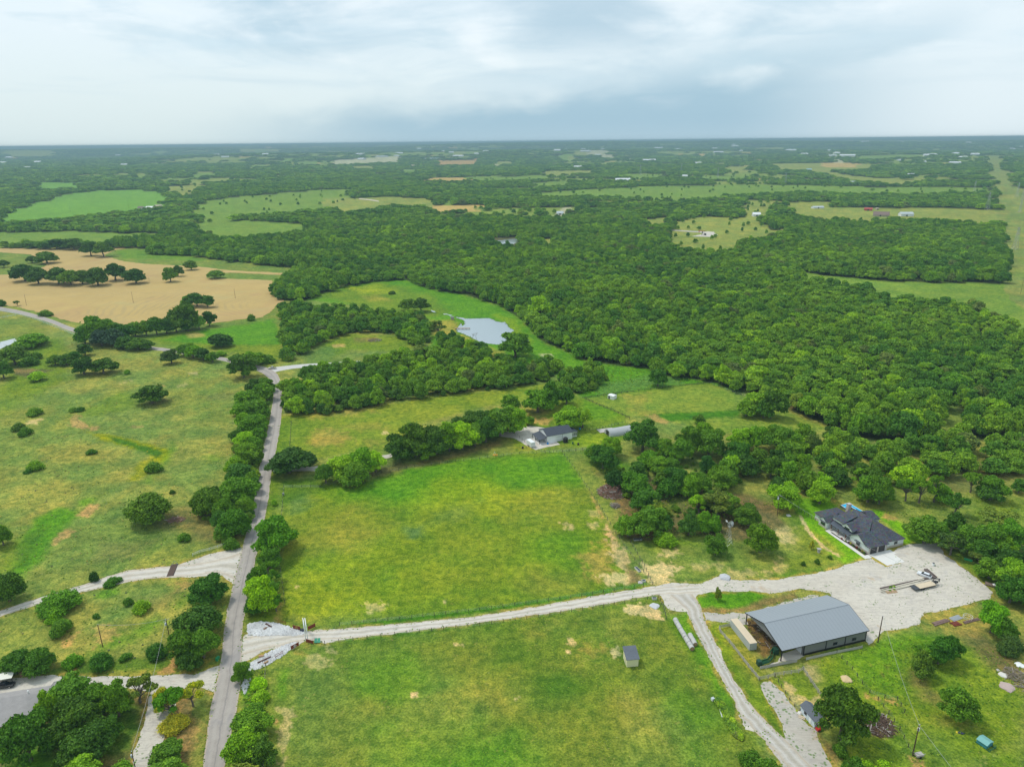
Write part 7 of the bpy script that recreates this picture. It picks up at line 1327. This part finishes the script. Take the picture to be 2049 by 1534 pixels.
# teal cattle handling trailer
tt = thing('stock_trailer', 'teal covered feeder on skids in the lower right pasture', 'feeder', G(1985, 1492), R_(118)); TL = mat('teal_paint', (.16, .38, .36), .5, var=.15); MB().box(0, 2.6, 0, 2.6, .3, 1.3).build('body', mat('teal_side', (.05, .25, .30), .5), tt)
MB().slab([(-.1, -.2, 1.4), (2.7, -.2, 1.4), (2.7, 1.4, 1.9), (-.1, 1.4, 1.9)], .06).slab([(-.1, 1.4, 1.9), (2.7, 1.4, 1.9), (2.7, 2.8, 1.4), (-.1, 2.8, 1.4)], .06).build('roof', TL, tt); mb = MB()
for x in (-.9, -.05): mb.tube((x, 0, 0), (x, 0, .9), .05, .05, 5); mb.tube((x, 2.6, 0), (x, 2.6, .9), .05, .05, 5)
mb.tube((-.9, 0, .9), (-.9, 2.6, .9), .05, .05, 5); mb.tube((-.9, 0, .5), (-.9, 2.6, .5), .05, .05, 5); mb.tube((-.9, 0, .9), (0, 0, .9), .05, .05, 5); mb.tube((-.9, 2.6, .9), (0, 2.6, .9), .05, .05, 5); mb.build('rail', GREENP, tt); MB().bar((-.9, .1, .15), (2.8, .1, .15), .15, .2).bar((-.9, 2.5, .15), (2.8, 2.5, .15), .15, .2).build('skids', GREENP, tt)
# troughs, boulders, bits
def trough(px, py, L, ang, label, m=None): e = thing('water_trough', label, 'trough', G(px, py), ang); MB().box(-L/2, L/2, -.5, .5, 0, .6).build('tub', m or mat('trough_concrete', (.55, .54, .50), .8), e); MB().box(-L/2+.1, L/2-.1, -.4, .4, .6, .62).build('water', GLASS, e)
trough(1276, 1140, 3.0, R_(112), 'long pale water trough inside the paddock fence'); trough(1276, 1080, 3.4, R_(8), 'grey trough in the dark corner below the oaks', STEEL); trough(1288, 1163, 1.4, 0, 'square concrete trough in the paddock corner'); trough(1309, 1198, 1.5, 0, 'square concrete trough on the gravel south of the drive'); trough(1559, 1514+0, 1, 0, 'small pale trough at the lower drive') if False else None
def boulder(px, py, s, label, m=GREYST, cat='boulder', nm='boulder', flat=.5, seed=0):
    rg = random.Random(seed+int(px)); bm = bmesh.new(); bmesh.ops.create_icosphere(bm, subdivisions=3, radius=1)
    for v in bm.verts: n = 1+.18*math.sin(v.co.x*4+seed)*math.sin(v.co.y*3+1)+.06*rg.uniform(-1, 1); v.co *= n; v.co.z = max(v.co.z*flat, -.05)
    me = bpy.data.meshes.new(nm); bm.to_mesh(me); bm.free(); me.materials.append(m); o = bpy.data.objects.new(nm, me); COL.objects.link(o); o.location = G(px, py); o.scale = (s, s, s); tag(o, label, cat)
GRP_ = mat('gravel_heap', (.48, .49, .51), .95, var=.25, vscale=5)
boulder(1450, 1155, 2.0, 'grey gravel heap at the top edge of the yard', GRP_, 'gravel heap', 'gravel_heap', .55, 3); boulder(1281, 1165, .9, 'grey boulder beside the concrete trough', seed=2); boulder(1310, 1212, 1.6, 'low heap of blue-grey gravel south of the drive', GRP_, 'gravel heap', 'gravel_heap', .25, 5); boulder(2007, 1350, 1.2, 'pale rock slab in the right pasture', mat('pale_slab', (.6, .58, .54), .9), flat=.3, seed=4); boulder(2016, 1374, 2.0, 'low pink-grey sand heap in the right pasture', mat('pink_sand', (.42, .33, .30), .95), 'sand heap', 'sand_heap', .25, 6); boulder(1997, 1340, .5, 'small pale stone above the rock slab', seed=8)
boulder(2040, 1330, 1.3, 'white scrap heap at the right edge', WHITE, 'scrap heap', 'scrap_heap', .4, 9); boulder(1578, 1022+9, 1.0, 'pale rock pile beside the fence pole', mat('pale_slab', (.6, .6, .6)), 'rock pile', 'rock_pile', .4, 7); boulder(1693, 1358, 1.6, 'mound of straw-coloured sand beyond the pen', mat('straw_sand', (.58, .44, .24), .95), 'sand heap', 'sand_heap', .35, 2); boulder(1601, 1427, .7, 'round pale tank beside the small shed', mat('pale_slab', (.6, .6, .6)), 'tank', 'round_tank', .9, 0)
def brush(px, py, rx, ry, hgt, n, label, m1, seed, nm='brush_pile'):
    rg = random.Random(seed); e = thing(nm, label, 'brush pile', G(px, py)); m = MB(); m2 = MB()
    for i in range(n):
        a = rg.uniform(0, 6.28); r = math.sqrt(rg.random()); x, y = rx*r*math.cos(a), ry*r*math.sin(a); z = hgt*(1-r*r)*rg.uniform(.1, 1); b = rg.uniform(0, 6.28); L = rg.uniform(.5, 2.4); d = Vector((math.cos(b), math.sin(b), rg.uniform(-.35, .35)))*L/2
        c = Vector((x, y, z+.1)); (m2 if i % 13 == 0 else m).tube(c-d*(1.6 if i % 13 == 0 else 1), c+d*(1.6 if i % 13 == 0 else 1), .10 if i % 13 else .16, .04, 4, False)
    m.build('twigs', m1, e); m2.build('branches', DEADBARK, e)
BR1 = mat('red_brown_brush', (.27, .155, .115), .95, var=.35, vscale=2)
brush(1224, 985, 6.2, 6.6, 3.8, 1100, 'big red-brown brush pile at the edge of the paddock', BR1, 3); brush(1231, 1012, 1.9, 2.0, 1.0, 160, 'small grey brush pile below the big red-brown one', mat('grey_brush', (.24, .2, .15), .95), 4); brush(2038, 1358, 3.5, 5, 1.1, 200, 'grey dead-branch pile at the right edge', mat('grey_brush', (.2, .2, .2)), 5); brush(1755, 1448, 4.2, 4.6, .5, 420, 'flat dark compost pile right of the big dark tree', mat('dark_brush', (.11, .07, .05), .95, var=.4), 6, 'compost_pile'); brush(1527, 1265, 4.5, 7, .5, 160, 'loose debris on the brown dirt beside the container', mat('dark_brush', (.1, .1, .1)), 8, 'debris_pile')
brush(750, 681, 6, 5, .8, 160, 'low brown debris in the clearing left of the pond', mat('grey_brush', (.2, .2, .2)), 9, 'debris_pile'); brush(352, 1040, 3.5, 2.5, .7, 150, 'fallen brown branches beside the large dome-shaped bush', BR1, 11)
# dead trees
def dead_tree(px, py, h, label, seed, nm='dead_tree'):
    rg = random.Random(seed); e = thing(nm, label, 'dead tree', G(px, py)); m = MB()
    def br(p, d, L, r, k):
        q = p+d*L; m.tube(p, q, r, r*.6, 5, False)
        if k > 0:
            for _ in range(3): nd = (d+Vector((rg.uniform(-.8, .8), rg.uniform(-.8, .8), rg.uniform(-.1, .6)))).normalized(); br(q, nd, L*rg.uniform(.6, .8), r*.55, k-1)
    br(Vector((0, 0, 0)), Vector((rg.uniform(-.1, .1), 0, 1)), h*.32, .16, 4); m.build('trunk', DEADBARK, e)
dead_tree(953, 679, 7, 'bare grey tree standing at the edge of the fishing pond', 1); dead_tree(946, 677, 5, 'smaller bare tree left of the other at the pond', 2); dead_tree(409, 495, 14, 'bleached dead tree at the edge of the far wood', 5); dead_tree(226, 505, 8, 'leaning bare trunk beside the wheat field oak', 7); dead_tree(299, 563, 5, 'small dead stump tree in the wheat field', 9); dead_tree(1104, 820, 4, 'bleached fallen limb under the trees by the white metal house', 12)
# dock
dk, L = frame('fishing_dock', 'brown timber dock reaching into the fishing pond', 'dock', G(910, 658.5), G(940, 658.5)); MB().box(0, L, 0, 1.8, .6, .75).build('deck', mat('dock_planks', (.34, .22, .15), .9, var=.2, fn=ribs(0, .4, .75)), dk)
for k in range(5):
    for y in (.1, 1.7): MB().tube((k*L/4, y, -.2), (k*L/4, y, .9 if k in (0, 4) else .6), .1, .1, 6).build('pile', WOODG, dk)
# cattle guard
cg, L = frame('cattle_guard', 'brown slatted cattle guard with green wing frame in the gravel drive', 'cattle guard', G(333, 1153), G(343, 1129)); mb = MB()
for k in range(8): mb.bar((0, -.2-k*.28, .1), (L, -.2-k*.28, .1), .12, .08)
mb.build('slats', mat('guard_slats', (.16, .09, .06), .8), cg); MB().box(-.1, L+.1, -2.5, -.0, .03, .06).build('pit', DARKTRIM, cg); mb = MB()
for x in (L-.1,): mb.tube((x, 0, 0), (x, -1.2, 1.5), .05, .05, 6); mb.tube((x, -2.4, 0), (x, -1.2, 1.5), .05, .05, 6); mb.tube((x, 0, .1), (x, -2.4, .1), .05, .05, 6)
mb.build('wing_frame', mat('pale_green_pipe', (.35, .5, .4), .6), cg)
# steel drum planter / bird table on the lawn
bd = thing('garden_feeder', 'steel drum planter with square roof on the house lawn', 'feeder', G(1638, 1105), 0); MB().lathe([(.5, 0), (.55, .3), (.5, .6), (.55, .9)], 14).build('drum', GREYST, bd); MB().box(-.06, .06, -.06, .06, .9, 1.6).build('post', WOODG, bd); MB().box(-.75, .75, -.7, .7, 1.6, 1.72).build('roof', WOODG, bd)
sw_ = thing('green_mailbox', 'green metal utility boxes at the road junction', 'utility box', G(434.5, 1321), 0); MB().box(-.35, .35, -.35, .35, 0, 1.1).build('case', mat('utility_green', (.02, .25, .10), .5), sw_); MB().box(-.35, .35, .5, 1.2, 0, .8).build('small_case', mat('utility_green', (.0, .2, .1)), sw_)
eb = thing('electric_box', 'grey metal box on the verge beside the road', 'utility box', G(567, 991), 0); MB().box(-.4, .4, -.3, .3, .2, 1.3).build('case', STEEL, eb); MB().box(-.05, .05, -.05, .05, 0, 1.5).build('post', WOODG, eb)
for i, (x, y, c, lb) in enumerate([(1096, 888.5, BLUEP, 'blue barrel at the corner of the white metal house'), (1160, 859, BLUEP, 'blue barrel under the tree behind the white metal house'), (1157, 890, DARKTRIM, 'black barrel on the lawn right of the white metal house'), (1146, 888, GREENP, 'dark green barrel on the lawn below the water tank'), (1674, 1498, BLUEP, 'blue barrel under the bush at the lower drive'), (1046, 897, DARKTRIM, 'black barrel at the fence left of the white metal house'), (1867, 1131, WHITE, 'white barrel on the gravel behind the white car')]):
    e = thing('barrel', lb, 'barrel', G(x, y)); MB().lathe([(.45, 0), (.5, .3), (.46, .55), (.5, .8), (.45, 1.1)], 12).build('body', c, e); MB().lathe([(.4, 1.1), (.4, 1.14)], 12).build('lid', DARKTRIM, e)
ys = thing('play_swing', 'orange and white playset seat on the grass above the paddock', 'play equipment', G(991, 911)); MB().box(-1.2, 1.2, -.5, .5, .1, .5).build('base', mat('orange_plastic', (.65, .32, .02), .5), ys); MB().tube((-.8, 0, .5), (-.3, 0, 2.2), .06, .06, 6).tube((.3, 0, .5), (-.3, 0, 2.2), .06, .06, 6).build('frame', WHITE, ys)
rc = thing('red_toy_car', 'red garden cart beside the step of the small pale shed', 'cart', G(1638, 1460), .4); MB().box(-.8, .8, -.5, .5, .25, .8).build('tub', mat('red_plastic', (.5, .03, .02), .4), rc); 
for x in (-.5, .5):
    for y in (-.5, .5): MB().add(*wheel_geo((x, y, .22), .22, .1)).build('wheel', TYRE, rc)
tr = thing('utility_trailer', 'small grey utility trailer beside the lower right pole', 'trailer', G(1838, 1513), .2); MB().box(-1.0, 1.0, -.6, .6, .45, .95).build('bed', WOODG, tr); MB().bar((1.0, 0, .5), (2.0, 0, .45), .08, .08).build('drawbar', STEEL, tr)
for y in (-.65, .65): MB().add(*wheel_geo((0, y, .3), .3, .18)).build('wheel', TYRE, tr)
tg = thing('tarp_sled', 'dark blue and yellow tarp lying in the lower right pasture', 'tarp', G(1923, 1466), -.5); MB().slab([(-.9, -.4, .15), (.2, -.5, .2), (.9, .2, .15), (-.3, .6, .12)], .1).build('tarp', mat('navy_tarp', (.03, .04, .08), .6), tg); MB().box(-1.2, -.7, -.6, .1, 0, .12).build('yellow_flap', mat('yellow_tarp', (.6, .5, .03), .6), tg)
pj = thing('pumpjack', 'orange and dark pumpjack on the pale gravel pad in the distance', 'pumpjack', G(1404, 471), .3); mb = MB(); mb.tube((0, 0, 0), (1, 0, 7), .4, .3, 6).tube((3, 0, 0), (1, 0, 7), .4, .3, 6); mb.build('post', DARKTRIM, pj); MB().bar((-5, 0, 7.5), (6, 0, 6.5), .6, .9).build('walking_beam', mat('orange_paint', (.5, .15, .05), .6), pj); MB().box(-6, -4.8, -.4, .4, 5.2, 8.4).build('horse_head', mat('orange_paint', (.5, .1, .1)), pj); MB().box(5, 8, -1, 1, 0, 3).build('motor', DARKTRIM, pj)
sheet('well_pad', [(1385, 473), (1400, 470), (1415, 463), (1428, 464), (1438, 471), (1420, 474)], .12, GRAV, 2, 4)
sheet('well_road', [(1420, 464), (1430, 468), (1336, 461), (1330, 459)], .10, GRAV_W, 1, 6)
sheet('dirt_track', [(410, 373), (416, 366), (420, 360), (416, 360), (408, 367), (398, 377), (392, 384), (396, 384)], .3, mat('pale_track', (.52, .45, .33), .9), 1, 6); sheet('dirt_track', [(340, 409), (346, 404), (353, 398), (362, 397), (356, 401), (348, 408)], .3, mat('pale_track', (.5, .4, .3)), 1, 5)
sheet('dirt_track', [(840, 366), (860, 360), (864, 352), (867, 352), (866, 361), (845, 368)], .3, mat('pale_track', (.5, .4, .3)), 1, 6)
sheet('dirt_track', [(718, 397), (742, 399), (758, 402), (758, 404), (740, 401), (718, 399)], .3, mat('pale_track', (.5, .4, .3)), 1, 6)
for i, (x, y, s) in enumerate([(388, 418, 9), (376, 419, 8)]): 
    e = thing('hay_shed', ['long silver shed below the left farm pond', 'shorter silver shed below the left farm pond'][i], 'shed', G(x, y), .1); MB().box(-s, s, -3, 3, 0, 3).build('wall', WMET, e); MB().slab([(-s-.5, -3.5, 3.1), (s+.5, -3.5, 3.1), (s+.5, 3.5, 4.2), (-s-.5, 3.5, 4.2)], .2).build('roof', WMET, e)
for i, (x, y) in enumerate([(648, 1268), (1288, 1085)]): pass
ck = thing('white_truck', 'dark truck parked under the carport at the left edge', 'pickup', G(10, 1374), R_(10)); car_body([(2.6, .9, .4, 1.0, .9, .8), (-2.6, .9, .4, 1.1, 1.0, .85)]).build('body', mat('black_paint', (0, 0, 0)), ck); car_body([(1, .8, 1.0, 1.1, 1.05, .75), (.5, .8, 1.0, 1.7, 1.2, .65), (-.8, .8, 1.0, 1.7, 1.2, .65), (-1.1, .8, 1.0, 1.1, 1.05, .75)]).build('cab_glass', GLS, ck); wheels(ck, (1.6, -1.6), .88, .38)

# tiny far-off farmsteads standing in the distant clearings
_rg = np.random.default_rng(77); Pq = np.stack([_rg.uniform(-.72, .72, 9000), _rg.uniform(0, 1, 9000)], 1); rq = 2300+Pq[:, 1]**1.3*9500; Pq = np.stack([rq*np.tan(Pq[:, 0])*.98, rq], 1)
Pq = Pq[clearing(Pq) > .75]
for p_, k_ in OPENW: Pq = Pq[~inside(Pq, p_)]
Pq = Pq[:64]; zq = relief(Pq); proto = None
for i, (x, y) in enumerate(Pq):
    s = random.uniform(.8, 1.5)*(1+y/9000)
    if proto is None:
        proto = thing('farmstead', 'tiny pale-roofed farmstead in a clearing of the distant woodland', 'house', (0, 0, 0), 0, 'far-off farmsteads scattered towards the horizon')
        MB().prism([(-7, 0), (7, 0), (7, 4), (0, 7), (-7, 4)], -12, 12, 'x').build('wall', WMET, proto); MB().slab([(-12.5, -7.6, 3.9), (12.5, -7.6, 3.9), (12.5, 0, 7.3), (-12.5, 0, 7.3)], .3).slab([(-12.5, 0, 7.3), (12.5, 0, 7.3), (12.5, 7.6, 3.9), (-12.5, 7.6, 3.9)], .3).build('roof', WMET, proto); e = proto
    else: e = copy_tree(proto)
    e.location = (x, y, float(zq[i])); e.scale = (s*random.uniform(.7, 1.8), s, s); e.rotation_euler = (0, 0, random.uniform(-.5, .5))
# ------------------------------------------------------------------ weeds and tufts that nobody could count
def weed_points(poly, n, s0, s1, seed, nz=9, th=.5):
    pw = W(poly) if not isinstance(poly, np.ndarray) else poly; rg = np.random.default_rng(seed); P = rg.uniform(pw.min(0), pw.max(0), (int(n*4), 2)); P = P[inside(P, pw)]
    v = fbm(P, nz, seed); P = P[(v > th) | (rg.random(len(P)) < .12)][:n]; s = rg.uniform(s0, s1, len(P))**1.5/17
    return np.column_stack([P, s, s*rg.uniform(.35, .7, len(P)), np.full(len(P), 3)])
def edge_points(polys, per_m, s0, s1, seed, spread=1.0):
    rg = np.random.default_rng(seed); o = []
    for poly in polys:
        p = W(poly)
        for i in range(len(p)):
            a, b = p[i], p[(i+1) % len(p)]; L = np.linalg.norm(b-a); k = int(L*per_m)
            if k and L < 200: t = rg.random((k, 1)); o.append(a+(b-a)*t+rg.normal(size=(k, 2))*spread)
    P = np.vstack(o); s = rg.uniform(s0, s1, len(P))/15; return np.column_stack([P, s, s*.45, np.full(len(P), 3)])
ROADP = [p[0] for p in MAIN[:14]] + [p[1] for p in MAIN[:14]][::-1]
OFF = [W(ROADP), W(DRIVE), W(DRIVE_WEST), W(DRIVE_SW), W([p for p in POND])]
def off_gravel(A):
    m = np.ones(len(A), bool)
    for p in OFF: m &= ~inside(A[:, :2], p)
    return A[m]
LEFT = [(-40,640),(150,680),(330,705),(440,730),(490,760),(470,900),(380,1060),(440,1150),(300,1350),(-40,1350)]
wd1 = np.vstack([weed_points(LEFT, 5200, .35, 1.1, 3, 14, .5), weed_points([(545,1300),(960,1255),(1310,1205),(1480,1424),(1540,1560),(540,1560)], 2400, .25, .7, 5, 10, .55),
   weed_points([(570,970),(1125,908),(1270,1165),(700,1248),(565,1250)], 2600, .3, .8, 6, 12, .52), weed_points([(1170,905),(1300,960),(1560,1010),(1300,1080),(1240,1060)], 1500, .4, 1.3, 8, 6, .45),
   weed_points([(1640,1320),(1830,1270),(2049,1310),(2049,1560),(1700,1560)], 1800, .35, 1.0, 9, 8, .5), weed_points([(1195,728),(1370,757),(1440,768),(1360,772),(1170,797)], 900, .5, 1.3, 10, 8, .4),
   weed_points([(615,602),(760,563),(850,577),(1045,640),(1120,697),(1195,728),(1200,790),(1060,735),(1020,690),(900,630),(860,600)], 1600, .5, 1.2, 11, 14, .5),
   weed_points([(495,1340),(530,1330),(530,1450),(540,1560),(450,1560),(480,1430)], 700, .5, 1.3, 13, 5, .35), weed_points([(1690,1000),(2049,980),(2049,1080),(1870,1085)], 900, .4, 1.2, 15, 8, .5)])
woodland_donor_only = True
dn = WC[3]
WC_ALL = WC; WC = [dn]*7
o = woodland('weeds', off_gravel(wd1), 'low green weeds and tufts scattered through the pastures', cat='weeds', seed=21); o.color = (.30, .44, .06, 1)
wd2 = np.vstack([weed_points(LEFT, 3200, .35, 1.2, 31, 18, .54), weed_points([(560,1290),(960,1255),(1310,1205),(1480,1424),(1540,1560),(540,1560)], 1500, .2, .5, 33, 9, .55), weed_points([(1230,960),(1460,980),(1560,1060),(1300,1080)], 900, .4, 1.0, 34, 6, .5)])
o = woodland('dry_weeds', off_gravel(wd2), 'dry greyish weeds speckling the rough pasture', cat='weeds', seed=22); o.color = (.48, .44, .24, 1)
wd3 = np.vstack([edge_points([DRIVE, DRIVE_WEST, DRIVE_SW, DRIVE_S, DRIVE_BARN], 1.3, .25, .75, 41, .45), edge_points([ROADP], 1.6, .25, .8, 42, .35), edge_points([POND], 1.2, .5, 1.3, 43, .5), weed_points([(1840,1100),(1990,1185),(1960,1212),(1860,1225),(1740,1262),(1700,1225)], 260, .25, .7, 44, 5, .5),
   weed_points([(1432,1398),(1445,1410),(1485,1480),(1470,1470)], 160, 1.4, 2.8, 45, 3, .2), weed_points([(1775,1178),(1800,1172),(1800,1180),(1780,1184)], 7, 1.2, 2.0, 46, 3, .1)])
o = woodland('edge_weeds', wd3, 'grass tufts creeping over the edges of gravel and road', cat='weeds', seed=23); o.color = (.25, .40, .05, 1)
ug = np.vstack([weed_points(GROVES[0][0], 420, 2.2, 4.2, 51, 20, .2), weed_points(GROVES[1][0], 300, 2.2, 4.2, 52, 20, .2), weed_points(GROVES[4][0], 60, 2.5, 4.5, 53, 20, .2), weed_points(GROVES[3][0], 60, 2, 4, 54, 20, .2), weed_points([(500,785),(545,790),(522,900),(500,1050),(462,1092),(400,1035),(465,950),(480,850)], 150, 1.8, 3.6, 55, 12, .2), weed_points([(775,912),(830,922),(930,895),(1030,862),(1020,850),(900,885),(800,905)], 70, 1.2, 2.4, 56, 8, .3), weed_points(GROVES[6][0], 160, 1.0, 2.4, 57, 8, .4)])
ug[:, 2] *= 17/10; ug[:, 3] = ug[:, 2]*.9
WC = WC_ALL[:1]*7
o = woodland('undergrowth', ug, 'leafy undergrowth filling the tree belts and the hedgerow', cat='undergrowth', seed=24); o.color = (.15, .27, .035, 0)
WC = WC_ALL
# ------------------------------------------------------------------ the air
hb = MB().box(-47500, 47500, -47500, 47500, -27, 156).build('haze', None); tag(hb, kind='stuff')
hm_ = bpy.data.materials.new('haze'); g = NG(nodes_of(hm_)); o_ = g.n('ShaderNodeOutputMaterial'); pv = g.n('ShaderNodeVolumePrincipled')
pv.inputs['Color'].default_value = (.37, .56, .64, 1); pv.inputs['Density'].default_value = 1.2e-4; pv.inputs['Anisotropy'].default_value = .1
g.l(pv.outputs[0], o_.inputs['Volume']); hb.data.materials.append(hm_)
